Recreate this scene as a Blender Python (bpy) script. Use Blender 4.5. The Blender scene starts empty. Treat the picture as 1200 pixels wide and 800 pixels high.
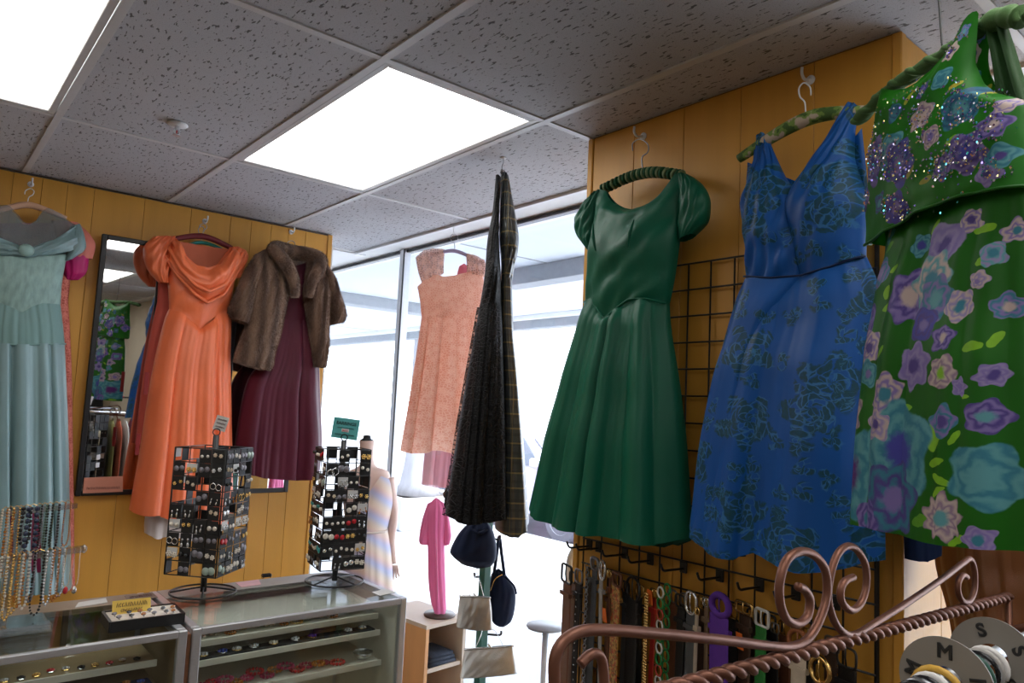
import bpy, math, random
import numpy as np
from mathutils import Vector, Matrix

random.seed(7)
rng = np.random.default_rng(7)
S = bpy.context.scene
COL = S.collection

# ------------------------------------------------------------------ camera
CEIL = 2.61
FPX = 858.07
CAM = np.array([-0.3415, -1.7675, CEIL - 0.9618])
YAW, PITCH, ROLL = 0.8784, 0.0938, 0.0472
_f = np.array([math.cos(YAW) * math.cos(PITCH), math.sin(YAW) * math.cos(PITCH), math.sin(PITCH)])
_r0 = np.array([math.sin(YAW), -math.cos(YAW), 0.0])
_u0 = np.cross(_r0, _f)
_r = math.cos(ROLL) * _r0 + math.sin(ROLL) * _u0
_u = -math.sin(ROLL) * _r0 + math.cos(ROLL) * _u0
cd = bpy.data.cameras.new('camera')
cam = bpy.data.objects.new('camera', cd)
COL.objects.link(cam)
cd.sensor_width = 36.0
cd.lens = FPX / 1200 * 36.0
cd.clip_start = 0.02
cd.clip_end = 300
mw = Matrix.Identity(4)
for i in range(3):
    mw[i][0], mw[i][1], mw[i][2], mw[i][3] = _r[i], _u[i], -_f[i], CAM[i]
cam.matrix_world = mw
S.camera = cam

# ------------------------------------------------------------------ world, sun, exposure
S.view_settings.view_transform = 'Standard'
S.view_settings.look = 'None'
S.view_settings.gamma = 1.0
S.view_settings.use_curve_mapping = False
S.view_settings.exposure = 0.22
LAMP = 4.2          # radiance of the fluorescent diffusers
w = bpy.data.worlds.new('sky')
S.world = w
w.use_nodes = True
bg = w.node_tree.nodes['Background']
bg.inputs['Color'].default_value = (0.86, 0.93, 1.0, 1)
bg.inputs['Strength'].default_value = 5.5
sd = bpy.data.lights.new('sun', 'SUN')
sd.energy = 4.5
sd.angle = math.radians(4)
sd.color = (1.0, 0.96, 0.9)
sun = bpy.data.objects.new('sun', sd)
COL.objects.link(sun)
sun.location = (12, 6, 12)
sun.rotation_euler = Vector((-0.62, 0.05, -0.80)).to_track_quat('-Z', 'Y').to_euler()

# ------------------------------------------------------------------ geometry helpers
def px(x, y, plane):
    """point of the plane (point, normal) that the photograph shows at pixel x, y"""
    d = _f + _r * ((x - 600) / FPX) - _u * ((y - 400) / FPX)
    p0, n = plane
    return CAM + d * (float(np.dot(p0 - CAM, n)) / float(np.dot(d, n)))

def PY(y): return (np.array([0, y, 0.0]), np.array([0, -1.0, 0]))
def PX(x): return (np.array([x, 0, 0.0]), np.array([-1.0, 0, 0]))
def PZ(z): return (np.array([0, 0, z]), np.array([0, 0, 1.0]))
def PN(p, n):
    n = np.array(n, float)
    return (np.array(p, float), n / np.linalg.norm(n))

ABS = {}
def link(o, parent=None):
    COL.objects.link(o)
    if parent is not None:
        o.parent = parent
    return o

def tag(o, label=None, cat=None, group=None, kind=None):
    if label: o['label'] = label
    if cat: o['category'] = cat
    if group: o['group'] = group
    if kind: o['kind'] = kind
    return o

def thing(name, label, cat, loc, group=None, rz=0.0):
    o = bpy.data.objects.new(name, None)
    o.empty_display_size = 0.05
    COL.objects.link(o)
    o.location = loc
    o.rotation_euler = (0, 0, rz)
    ABS[o.name] = np.array(loc, float)
    return tag(o, label, cat, group)

def unit(v):
    v = np.asarray(v, float)
    return v / (np.linalg.norm(v) + 1e-12)

class MB:
    def __init__(self):
        self.v = []; self.f = []; self.uv = {}; self.mi = []
    def add(self, vs, fs, uvs=None):
        o = len(self.v)
        self.v.extend([tuple(map(float, p)) for p in vs])
        self.f.extend([tuple(o + i for i in q) for q in fs])
        if uvs is not None:
            for i, q in enumerate(uvs): self.uv[o + i] = q
        return self
    def box(self, x0, x1, y0, y1, z0, z1):
        vs = [(x, y, z) for z in (z0, z1) for y in (y0, y1) for x in (x0, x1)]
        return self.add(vs, [(0, 2, 3, 1), (4, 5, 7, 6), (0, 1, 5, 4), (2, 6, 7, 3), (0, 4, 6, 2), (1, 3, 7, 5)])
    def bbox(self, x0, x1, y0, y1, z0, z1, b=0.002):
        """box with chamfered edges"""
        vs = []; c = [((x0 + x1) / 2), ((y0 + y1) / 2), ((z0 + z1) / 2)]
        h = [(x1 - x0) / 2, (y1 - y0) / 2, (z1 - z0) / 2]
        b = min(b, min(h) * 0.6)
        idx = {}
        for sx in (-1, 1):
            for sy in (-1, 1):
                for sz in (-1, 1):
                    s = (sx, sy, sz)
                    for a in range(3):
                        p = [c[k] + s[k] * (h[k] - (0 if k == a else b)) for k in range(3)]
                        idx[(s, a)] = len(vs); vs.append(p)
        fs = []
        for a in range(3):
            u_, v_ = [(1, 2), (2, 0), (0, 1)][a]
            for sg in (-1, 1):
                q = []
                for (su, sv) in ((-1, -1), (1, -1), (1, 1), (-1, 1)):
                    s = [0, 0, 0]; s[a] = sg; s[u_] = su; s[v_] = sv
                    q.append(idx[(tuple(s), a)])
                fs.append(tuple(q if sg > 0 else q[::-1]))
        for a in range(3):
            u_, v_ = [(1, 2), (2, 0), (0, 1)][a]
            for su in (-1, 1):
                for sv in (-1, 1):
                    s0 = [0, 0, 0]; s0[a] = -1; s0[u_] = su; s0[v_] = sv
                    s1 = list(s0); s1[a] = 1
                    fs.append((idx[(tuple(s0), u_)], idx[(tuple(s1), u_)], idx[(tuple(s1), v_)], idx[(tuple(s0), v_)]))
        for sx in (-1, 1):
            for sy in (-1, 1):
                for sz in (-1, 1):
                    s = (sx, sy, sz); fs.append((idx[(s, 0)], idx[(s, 1)], idx[(s, 2)]))
        return self.add(vs, fs)
    def obox(self, c, ax, h):
        """box with centre c, three axes and half sizes"""
        c = np.asarray(c, float); A = [unit(a) for a in ax]
        vs = [c + A[0] * h[0] * i + A[1] * h[1] * j + A[2] * h[2] * k for k in (-1, 1) for j in (-1, 1) for i in (-1, 1)]
        return self.add(vs, [(0, 2, 3, 1), (4, 5, 7, 6), (0, 1, 5, 4), (2, 6, 7, 3), (0, 4, 6, 2), (1, 3, 7, 5)])
    def tube(self, path, r, n=8, closed=False, caps=True, flat=None):
        P = [np.asarray(p, float) for p in path]; k = len(P)
        R = r if hasattr(r, '__len__') else [r] * k
        T = []
        for i in range(k):
            a = P[(i - 1) % k] if (closed or i > 0) else P[i]
            b = P[(i + 1) % k] if (closed or i < k - 1) else P[i]
            T.append(unit(b - a))
        ref = np.array([0, 0, 1.0])
        if abs(T[0] @ ref) > 0.9: ref = np.array([1.0, 0, 0])
        U = unit(np.cross(T[0], ref)); vs = []
        for i in range(k):
            U = unit(U - T[i] * (U @ T[i])); V = np.cross(T[i], U)
            for j in range(n):
                a = 2 * math.pi * j / n
                fl = 1.0 if flat is None else flat
                vs.append(P[i] + R[i] * (math.cos(a) * U + fl * math.sin(a) * V))
        fs = []
        for i in range(k if closed else k - 1):
            for j in range(n):
                i2 = (i + 1) % k; j2 = (j + 1) % n
                fs.append((i * n + j, i * n + j2, i2 * n + j2, i2 * n + j))
        if caps and not closed:
            fs.append(tuple(range(n - 1, -1, -1))); fs.append(tuple((k - 1) * n + j for j in range(n)))
        return self.add(vs, fs)
    def lathe(self, prof, c, n=16, axis=(0, 0, 1)):
        A = unit(axis); ref = np.array([1.0, 0, 0]) if abs(A[0]) < 0.9 else np.array([0, 1.0, 0])
        U = unit(np.cross(A, ref)); V = np.cross(A, U); c = np.asarray(c, float)
        vs = []; k = len(prof)
        for (r, z) in prof:
            for j in range(n):
                a = 2 * math.pi * j / n
                vs.append(c + A * z + max(r, 1e-5) * (math.cos(a) * U + math.sin(a) * V))
        fs = [(i * n + j, i * n + (j + 1) % n, (i + 1) * n + (j + 1) % n, (i + 1) * n + j) for i in range(k - 1) for j in range(n)]
        fs.append(tuple(range(n - 1, -1, -1))); fs.append(tuple((k - 1) * n + j for j in range(n)))
        return self.add(vs, fs)
    def ball(self, c, r, n=6, sc=(1, 1, 1)):
        m = max(3, n // 2 + 1); c = np.asarray(c, float)
        vs = [c + np.array([0, 0, r * sc[2]])]
        for i in range(1, m):
            t = math.pi * i / m
            for j in range(n):
                a = 2 * math.pi * j / n
                vs.append(c + r * np.array([sc[0] * math.sin(t) * math.cos(a), sc[1] * math.sin(t) * math.sin(a), sc[2] * math.cos(t)]))
        vs.append(c - np.array([0, 0, r * sc[2]]))
        fs = [(0, 1 + j, 1 + (j + 1) % n) for j in range(n)]
        for i in range(m - 2):
            for j in range(n):
                a = 1 + i * n + j; b = 1 + i * n + (j + 1) % n
                fs.append((a, a + n, b + n, b))
        l = len(vs) - 1
        fs += [(l, 1 + (m - 2) * n + (j + 1) % n, 1 + (m - 2) * n + j) for j in range(n)]
        return self.add(vs, fs)
    def torus(self, c, R, r, axis=(0, 0, 1), n=20, m=6, a0=0.0, a1=2 * math.pi):
        A = unit(axis); ref = np.array([0, 0, 1.0]) if abs(A[2]) < 0.9 else np.array([1.0, 0, 0])
        U = unit(ref - A * (ref @ A)); V = np.cross(A, U); c = np.asarray(c, float)
        full = abs(a1 - a0 - 2 * math.pi) < 1e-6
        k = n if full else n + 1
        return self.tube([c + R * (math.cos(a0 + (a1 - a0) * i / n) * U + math.sin(a0 + (a1 - a0) * i / n) * V) for i in range(k)], r, m, closed=full)
    def prism(self, poly, ax, a, b):
        """polygon of 2D points in the two other axes, extruded along axis ax from a to b"""
        o = [k for k in range(3) if k != ax]; n = len(poly); vs = []
        for t in (a, b):
            for (p, q) in poly:
                v = [0, 0, 0]; v[ax] = t; v[o[0]] = p; v[o[1]] = q; vs.append(v)
        fs = [(i, (i + 1) % n, n + (i + 1) % n, n + i) for i in range(n)]
        fs += [tuple(range(n - 1, -1, -1)), tuple(range(n, 2 * n))]
        return self.add(vs, fs)
    def grid(self, P, uv=None, closed=False):
        P = np.asarray(P, float); a, b = P.shape[:2]
        fs = []
        for i in range(a - 1):
            for j in range(b if closed else b - 1):
                j2 = (j + 1) % b
                fs.append((i * b + j, i * b + j2, (i + 1) * b + j2, (i + 1) * b + j))
        return self.add(P.reshape(-1, 3), fs, None if uv is None else [tuple(q) for q in np.asarray(uv).reshape(-1, 2)])
    def mesh(self, name, mat=None, off=(0, 0, 0), smooth=False):
        me = bpy.data.meshes.new(name)
        off = np.asarray(off, float)
        me.from_pydata([tuple(np.array(p) - off) for p in self.v], [], self.f)
        if self.uv:
            ul = me.uv_layers.new(name='UVMap')
            li = np.zeros(len(me.loops), np.int32); me.loops.foreach_get('vertex_index', li)
            arr = np.array([self.uv.get(i, (0, 0)) for i in range(len(self.v))], np.float32)
            ul.data.foreach_set('uv', arr[li].ravel())
        if mat is not None: me.materials.append(mat)
        if smooth: me.polygons.foreach_set('use_smooth', [True] * len(me.polygons))
        me.update()
        return me
    def build(self, name, mat, parent=None, smooth=False, label=None, cat=None, group=None, kind=None):
        if parent is not None:
            off = ABS[parent.name]
            o = bpy.data.objects.new(name, self.mesh(name, mat, off, smooth))
            link(o, parent); ABS[o.name] = off
        else:
            A = np.array(self.v); lo = A.min(0); hi = A.max(0)
            off = np.array([(lo[0] + hi[0]) / 2, (lo[1] + hi[1]) / 2, lo[2]])
            o = bpy.data.objects.new(name, self.mesh(name, mat, off, smooth))
            link(o); o.location = off; ABS[o.name] = off
        return tag(o, label, cat, group, kind)

def inst(name, me, parent, loc, rot=(0, 0, 0)):
    """an object that shares mesh data, at loc relative to its parent"""
    o = bpy.data.objects.new(name, me); link(o, parent)
    o.location = loc; o.rotation_euler = rot
    return o

def bez(pts, n=8):
    """Catmull-Rom through points"""
    P = [np.asarray(p, float) for p in pts]; out = []
    for i in range(len(P) - 1):
        p0 = P[max(i - 1, 0)]; p1 = P[i]; p2 = P[i + 1]; p3 = P[min(i + 2, len(P) - 1)]
        for k in range(n):
            t = k / n
            out.append(0.5 * ((2 * p1) + (-p0 + p2) * t + (2 * p0 - 5 * p1 + 4 * p2 - p3) * t * t + (-p0 + 3 * p1 - 3 * p2 + p3) * t ** 3))
    out.append(P[-1]); return out

# ------------------------------------------------------------------ node helper
class X:
    def __init__(s, g, k): s.g = g; s.k = k
    def _b(s, op, o, c=None): return s.g.m(op, s, o, c)
    def __add__(s, o): return s._b('ADD', o)
    __radd__ = __add__
    def __sub__(s, o): return s._b('SUBTRACT', o)
    def __rsub__(s, o): return s.g.m('SUBTRACT', o, s)
    def __mul__(s, o): return s._b('MULTIPLY', o)
    __rmul__ = __mul__
    def __truediv__(s, o): return s._b('DIVIDE', o)

class Gr:
    """small wrapper for writing shader graphs as expressions"""
    def __init__(s, mat):
        mat.use_nodes = True; s.nt = mat.node_tree; s.nt.nodes.clear()
    def n(s, t): return s.nt.nodes.new(t)
    def put(s, sock, v):
        if isinstance(v, X): s.nt.links.new(v.k, sock)
        elif isinstance(v, (tuple, list)): sock.default_value = tuple(v) + ((1,) if len(v) == 3 and len(sock.default_value) == 4 else ())
        else: sock.default_value = v
    def m(s, op, a, b=None, c=None):
        q = s.n('ShaderNodeMath'); q.operation = op
        for i, v in enumerate((a, b, c)):
            if v is not None: s.put(q.inputs[i], v)
        return X(s, q.outputs[0])
    def sep(s, v):
        q = s.n('ShaderNodeSeparateXYZ'); s.put(q.inputs[0], v)
        return [X(s, o) for o in q.outputs]
    def comb(s, x, y, z=0.0):
        q = s.n('ShaderNodeCombineXYZ')
        for i, v in enumerate((x, y, z)): s.put(q.inputs[i], v)
        return X(s, q.outputs[0])
    def step(s, e0, e1, v):
        q = s.n('ShaderNodeMapRange'); q.interpolation_type = 'SMOOTHSTEP'
        s.put(q.inputs['Value'], v); q.inputs['From Min'].default_value = e0; q.inputs['From Max'].default_value = e1
        return X(s, q.outputs[0])
    def mix(s, f, a, b):
        q = s.n('ShaderNodeMix'); q.data_type = 'RGBA'
        s.put(q.inputs[0], f); s.put(q.inputs[6], a); s.put(q.inputs[7], b)
        return X(s, q.outputs[2])
    def noise(s, vec, scale, detail=2.0, rough=0.5, color=False):
        q = s.n('ShaderNodeTexNoise'); s.put(q.inputs['Vector'], vec)
        q.inputs['Scale'].default_value = scale; q.inputs['Detail'].default_value = detail; q.inputs['Roughness'].default_value = rough
        return X(s, q.outputs['Color' if color else 'Fac'])
    def voro(s, vec, scale, feat='F1', dim='2D', rnd=1.0):
        q = s.n('ShaderNodeTexVoronoi'); q.feature = feat; q.voronoi_dimensions = dim
        s.put(q.inputs['Vector'], vec); q.inputs['Scale'].default_value = scale; q.inputs['Randomness'].default_value = rnd
        return {o.name: X(s, o) for o in q.outputs}
    def coord(s, k='Object'):
        q = s.n('ShaderNodeTexCoord'); return X(s, q.outputs[k])
    def mapv(s, vec, sc=(1, 1, 1), loc=(0, 0, 0)):
        q = s.n('ShaderNodeMapping'); s.put(q.inputs[0], vec); q.inputs['Scale'].default_value = sc; q.inputs['Location'].default_value = loc
        return X(s, q.outputs[0])
    def bump(s, h, strength=0.3, dist=0.01):
        q = s.n('ShaderNodeBump'); s.put(q.inputs['Height'], h)
        q.inputs['Strength'].default_value = strength; q.inputs['Distance'].default_value = dist
        return X(s, q.outputs[0])
    def out(s, col, rough=0.5, metal=0.0, normal=None, alpha=None, sheen=0.0, coat=0.0, spec=0.5, emit=None, estr=0.0, sheencol=None, aniso=None, trl=0.0):
        b = s.n('ShaderNodeBsdfPrincipled'); o = s.n('ShaderNodeOutputMaterial')
        s.put(b.inputs['Base Color'], col); s.put(b.inputs['Roughness'], rough); s.put(b.inputs['Metallic'], metal)
        b.inputs['Specular IOR Level'].default_value = spec
        if normal is not None: s.put(b.inputs['Normal'], normal)
        if alpha is not None: s.put(b.inputs['Alpha'], alpha)
        if sheen: b.inputs['Sheen Weight'].default_value = sheen; b.inputs['Sheen Roughness'].default_value = 0.4
        if sheencol: b.inputs['Sheen Tint'].default_value = tuple(sheencol) + (1,)
        if coat: b.inputs['Coat Weight'].default_value = coat; b.inputs['Coat Roughness'].default_value = 0.1
        if emit is not None:
            s.put(b.inputs['Emission Color'], emit); b.inputs['Emission Strength'].default_value = estr
        if trl:
            t = s.n('ShaderNodeBsdfTranslucent'); s.put(t.inputs['Color'], col)
            mx = s.n('ShaderNodeMixShader'); mx.inputs[0].default_value = trl
            s.nt.links.new(b.outputs[0], mx.inputs[1]); s.nt.links.new(t.outputs[0], mx.inputs[2]); s.nt.links.new(mx.outputs[0], o.inputs[0])
        else:
            s.nt.links.new(b.outputs[0], o.inputs[0])

def srgb(r, g, b):
    f = lambda c: (c / 12.92 if c <= 0.04045 else ((c + 0.055) / 1.055) ** 2.4)
    return (f(r / 255), f(g / 255), f(b / 255))

MC = {}
def mat(name, col, rough=0.5, metal=0.0, var=0.08, vs=25.0, bump=0.0, bs=150.0, bd=0.004, stretch=(1, 1, 1), **kw):
    if name in MC: return MC[name]
    m = bpy.data.materials.new(name); g = Gr(m)
    c = g.mapv(g.coord(), stretch)
    nz = g.noise(c, vs, 3.0)
    lo = tuple(max(0, q * (1 - var * 1.6)) for q in col); hi = tuple(min(1, q * (1 + var * 1.6)) for q in col)
    nrm = None
    if bump: nrm = g.bump(g.noise(c, bs, 2.0), bump, bd)
    g.out(g.mix(nz, lo, hi), rough, metal, nrm, **kw)
    MC[name] = m
    return m

def glass_mat(name, tint, refl=0.06, rough=0.02):
    m = bpy.data.materials.new(name); g = Gr(m)
    t = g.n('ShaderNodeBsdfTransparent'); t.inputs[0].default_value = tuple(tint) + (1,)
    gl = g.n('ShaderNodeBsdfGlossy'); gl.inputs['Roughness'].default_value = rough
    fr = g.n('ShaderNodeLayerWeight'); fr.inputs[0].default_value = 0.5
    k = g.m('POWER', X(g, fr.outputs['Facing']), 4.0) * (0.75 if refl > 0.5 or refl < 0.1 else 0.45) + refl * 0.4 + g.noise(g.coord(), 3.0) * 0.01
    mx = g.n('ShaderNodeMixShader'); g.put(mx.inputs[0], k)
    g.nt.links.new(t.outputs[0], mx.inputs[1]); g.nt.links.new(gl.outputs[0], mx.inputs[2])
    o = g.n('ShaderNodeOutputMaterial'); g.nt.links.new(mx.outputs[0], o.inputs[0])
    return m

# ------------------------------------------------------------------ garment helper
def resample(P, n):
    P = np.asarray(P, float)
    d = np.r_[0, np.cumsum(np.linalg.norm(np.diff(P, axis=0), axis=1))]
    t = np.linspace(0, d[-1], n)
    return np.stack([np.interp(t, d, P[:, k]) for k in range(P.shape[1])], 1)

def fold_fn(seed, count, sharp=0.5):
    """irregular pleats: ridges of uneven spacing, width, height and lean"""
    r = random.Random(seed)
    n = max(3, int(round(count * 1.25)))
    K = []
    for k in range(n):
        c = -1 + 2 * (k + 0.5 + r.uniform(-0.34, 0.34)) / n
        K.append((c, 2.0 / n * r.uniform(0.55, 1.2), r.uniform(0.25, 1.2), r.uniform(-0.7, 0.7)))
    ph = r.uniform(0, 6.28)
    def F(s):
        out = np.zeros_like(s)
        for c, w, a, sk in K:
            d = (s - c) / w
            d = np.where(d > 0, d / (1 + sk * 0.6), d / (1 - sk * 0.6))
            t = np.clip(1 - np.abs(d), 0, 1)
            out += a * (t ** (0.8 + sharp) * (1.6 - 0.6 * t))
        return 1.7 * (out - 0.42) + 0.05 * np.sin(math.pi * count * 2.3 * s + ph)
    return F

def ordinal(k):
    return ['first', 'second', 'third', 'fourth', 'fifth', 'sixth', 'seventh', 'eighth', 'ninth', 'tenth', 'eleventh', 'twelfth', 'thirteenth', 'fourteenth', 'fifteenth', 'sixteenth'][k]

def loft(rows, plane, front, back, cols=44, sub=6, folds=None, wrinkle=0.0, seed=1, mb=None, shift=0.0, power=2.3, sheet=False, offset=0.0):
    """a garment piece: rows of pixel polylines on its plane, from top to bottom, swollen to a front and a back"""
    n = plane[1]
    right = unit(np.cross(np.array([0, 0, 1.0]), n))
    R = [resample([px(q[0], q[1], plane) for q in row], cols + 1) for row in rows]
    k = len(R); V = []; fd = []; bd = []; tt = []
    for i in range(k - 1):
        p0, p1, p2, p3 = R[max(i - 1, 0)], R[i], R[i + 1], R[min(i + 2, k - 1)]
        for j in range(sub + (1 if i == k - 2 else 0)):
            t = j / sub
            V.append(0.5 * ((2 * p1) + (-p0 + p2) * t + (2 * p0 - 5 * p1 + 4 * p2 - p3) * t * t + (-p0 + 3 * p1 - 3 * p2 + p3) * t ** 3))
            e = t * t * (3 - 2 * t)
            fd.append(front[i] * (1 - e) + front[i + 1] * e); bd.append(back[i] * (1 - e) + back[i + 1] * e)
            tt.append((i + t) / (k - 1))
    B = np.array(V); fd = np.array(fd); bd = np.array(bd); tt = np.array(tt)
    s = np.linspace(-1, 1, cols + 1)
    prof = np.sqrt(np.clip(1 - np.abs(s) ** power, 0, 1))
    edge = np.clip((1 - np.abs(s)) * 7, 0, 1)
    D = np.zeros((len(tt), cols + 1)); Lx = np.zeros_like(D)
    if folds:
        cnt, a0, a1, sharp = folds
        F = fold_fn(seed, cnt, sharp)(s); F2 = fold_fn(seed + 9, cnt, sharp)(s)
        amp = (a0 + (a1 - a0) * tt ** 1.1)[:, None]
        tw = np.clip(tt * 1.2 - 0.1, 0, 1)[:, None]
        D = amp * (F * (1 - 0.35 * tw) + F2 * 0.35 * tw) * edge
        Lx = amp * 0.5 * np.roll(F, 2) * edge
    if wrinkle:
        r = random.Random(seed + 3)
        for _ in range(14):
            fx, fy, p = r.uniform(2, 9), r.uniform(3, 16), r.uniform(0, 6.28)
            D = D + wrinkle * r.uniform(0.2, 0.6) * np.sin(fx * s[None, :] * 2 + fy * tt[:, None] * 2 + p) * edge
    B = B + n * offset
    base = B + right * (Lx[..., None])
    Fp = base + n * ((fd[:, None] * prof + D + shift * edge)[..., None])
    uv = np.stack([B @ right, B[..., 2]], -1)
    mb = mb or MB()
    if sheet:
        mb.grid(Fp, uv); return mb, Fp
    Bp = B - n * ((bd[:, None] * prof - 0.5 * D)[..., None])
    ring = np.concatenate([Fp, Bp[:, -2:0:-1]], 1)
    uvr = np.concatenate([uv, uv[:, -2:0:-1]], 1)
    mb.grid(ring, uvr, closed=True)
    return mb, Fp

def text_mesh(txt, size, M4, mat_, name, parent, depth=0.0004, bold=0.0):
    """flat lettering: M4 is the 4x4 placement in world space"""
    cu = bpy.data.curves.new(name, 'FONT'); cu.body = txt; cu.size = size; cu.align_x = 'CENTER'; cu.align_y = 'CENTER'; cu.extrude = depth; cu.bevel_depth = bold
    o = bpy.data.objects.new(name + '_tmp', cu); COL.objects.link(o)
    bpy.context.view_layer.update()
    me = bpy.data.meshes.new_from_object(o.evaluated_get(bpy.context.evaluated_depsgraph_get()))
    bpy.data.objects.remove(o); bpy.data.curves.remove(cu)
    me.name = name
    me.transform(Matrix.Translation(-Vector(ABS[parent.name])) @ M4)
    me.materials.clear(); me.materials.append(mat_)
    q = bpy.data.objects.new(name, me); link(q, parent); ABS[q.name] = ABS[parent.name]
    return q

def frame4(c, right, up):
    right = unit(right); up = unit(np.asarray(up, float) - right * (np.asarray(up, float) @ right)); nn = np.cross(right, up)
    M = Matrix.Identity(4)
    for i in range(3):
        M[i][0], M[i][1], M[i][2], M[i][3] = right[i], up[i], nn[i], c[i]
    return M
# ================================================================== materials of the shell
def tile_mat():
    m = bpy.data.materials.new('acoustic_tile'); g = Gr(m); c = g.coord()
    n1 = g.noise(g.mapv(c, (1.0, 0.32, 1)), 95.0, 2.0, 0.6)
    n3 = g.noise(c, 9.0, 2.0)
    fis = g.step(0.605, 0.64, n1 + n3 * 0.12 - 0.06)
    n2 = g.noise(c, 330.0, 2.0, 0.7)
    spk = g.step(0.56, 0.66, n2)
    dark = g.m('MAXIMUM', fis * 0.9, spk * 0.5)
    base = g.mix(g.noise(c, 3.0), (0.50, 0.505, 0.54), (0.57, 0.575, 0.61))
    g.out(g.mix(dark, base, (0.10, 0.095, 0.095)), 0.9, normal=g.bump(1.0 - dark, 0.5, 0.004))
    return m
M_TILE = tile_mat()
M_RUN = mat('painted_grid_bar', (0.62, 0.62, 0.63), 0.45, var=0.04)
M_YEL = mat('mustard_panelling', (0.63, 0.305, 0.042), 0.45, var=0.10, vs=2.5, bump=0.10, bs=70, stretch=(6, 6, 0.5))
M_GROOVE = mat('groove_brown', (0.30, 0.15, 0.025), 0.8)
M_CREAM = mat('cream_plaster', (0.62, 0.54, 0.42), 0.8, var=0.05, vs=3)
M_WHITE = mat('white_paint', (0.78, 0.79, 0.81), 0.5, var=0.04, vs=4)
M_ALU = mat('brushed_aluminium', (0.60, 0.61, 0.64), 0.38, metal=0.65, var=0.06, vs=40, stretch=(1, 1, 8))
M_ALUD = mat('dark_bronze_frame', (0.06, 0.06, 0.065), 0.4, metal=0.5)
M_FLOOR = mat('worn_brown_carpet', (0.16, 0.12, 0.09), 0.95, var=0.25, vs=40, bump=0.4, bs=400)
M_BLACK = mat('black_paint', (0.012, 0.012, 0.013), 0.38, var=0.1)
M_GLASS = glass_mat('window_glass', (0.96, 0.98, 1.0))
M_CASEGL = glass_mat('case_glass', (0.93, 0.96, 0.95), 0.12, 0.015)

def lamp_mat():
    m = bpy.data.materials.new('lit_diffuser'); g = Gr(m)
    c = g.coord(); x, y, z = g.sep(c)
    band = g.m('ABSOLUTE', g.m('SINE', x * 10.3))
    k = 0.82 + 0.18 * band + (g.noise(c, 2.0) - 0.5) * 0.05
    g.out((0.8, 0.8, 0.78), 0.4, emit=g.mix(k, (0.80, 0.76, 0.68), (1.0, 0.985, 0.95)), estr=LAMP)
    return m
M_LAMP = lamp_mat()

# ================================================================== ceiling
T = 0.61
ceil = MB().box(-3.66, 2.3, -5.6, 4.3, CEIL + 0.12, CEIL + 0.16).build('ceiling', M_WHITE); tag(ceil, 'suspended grid ceiling of fissured acoustic tiles', None, None, 'structure')
off = ABS['ceiling']
LIGHTS = [(-1, 0), (1, 0), (-1, -2), (1, -2), (-1, -4), (1, -4), (-4, 0), (-4, -2)]   # cells x, y(1.22)
tile_me = MB().bbox(-T / 2 + 0.006, T / 2 - 0.006, -T + 0.006, T - 0.006, 0, 0.016, 0.003).mesh('ceiling_tile', M_TILE)
rr = random.Random(3)
for i in range(-6, 3):
    for j in range(-5, 2):
        if (i, j) in LIGHTS: continue
        if i == 2 and j >= 1: pass
        if i == 2 and j == -5: pass
        c = (i * T + T / 2, j * 2 * T + T, CEIL + 0.002)
        o = inst('ceiling_tile', tile_me, ceil, tuple(np.array(c) - off))
        if rr.random() < 0.5: o.rotation_euler = (0, 0, math.pi)
for i in range(-6, 4):
    run = MB(); run.box(i * T - 0.012, i * T + 0.012, -5.5, 2.44, CEIL - 0.004, CEIL + 0.002); run.box(i * T - 0.002, i * T + 0.002, -5.5, 2.44, CEIL, CEIL + 0.035)
    run.build('main_runner', M_RUN, ceil)
for j in range(-4, 3):
    for i in range(-6, 3):
        MB().box(i * T + 0.012, (i + 1) * T - 0.012, j * 2 * T - 0.012, j * 2 * T + 0.012, CEIL - 0.003, CEIL + 0.002).build('cross_tee', M_RUN, ceil)
MB().box(1.82, 1.845, -5.5, 2.44, CEIL - 0.012, CEIL + 0.02).build('edge_trim', M_WHITE, ceil)

LBL = {(-1, 0): 'lit fluorescent troffer at the upper left corner of the picture', (1, 0): 'lit fluorescent troffer in the ceiling between black dress and sprinkler head'}
lz = {(-1, -2): 'leftmost', (1, -2): 'nearest the window'}
for k, (i, j) in enumerate(LIGHTS):
    x0, x1, y0, y1 = i * T, (i + 1) * T, j * 2 * T, (j + 1) * 2 * T
    lab = LBL.get((i, j), 'lit fluorescent troffer %s row back, %s, seen only in the mirror' % (ordinal(-j), 'towards the window' if i == 1 else ('towards the middle' if i == -1 else 'by the left wall')))
    t = thing('ceiling_light', lab, 'light', ((x0 + x1) / 2, (y0 + y1) / 2, CEIL), 'fluorescent ceiling lights')
    f = MB(); a = 0.014; b = 0.036
    f.bbox(x0 + a, x0 + b, y0 + a, y1 - a, CEIL - 0.002, CEIL + 0.02); f.bbox(x1 - b, x1 - a, y0 + a, y1 - a, CEIL - 0.002, CEIL + 0.02)
    f.bbox(x0 + b, x1 - b, y0 + a, y0 + b, CEIL - 0.002, CEIL + 0.02); f.bbox(x0 + b, x1 - b, y1 - b, y1 - a, CEIL - 0.002, CEIL + 0.02)
    f.build('frame', M_RUN, t)
    MB().box(x0 + a, x1 - a, y0 + a, y1 - a, CEIL + 0.05, CEIL + 0.09).build('housing', M_WHITE, t)
    MB().box(x0 + b, x1 - b, y0 + b, y1 - b, CEIL + 0.010, CEIL + 0.016).build('diffuser', M_LAMP, t)

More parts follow.
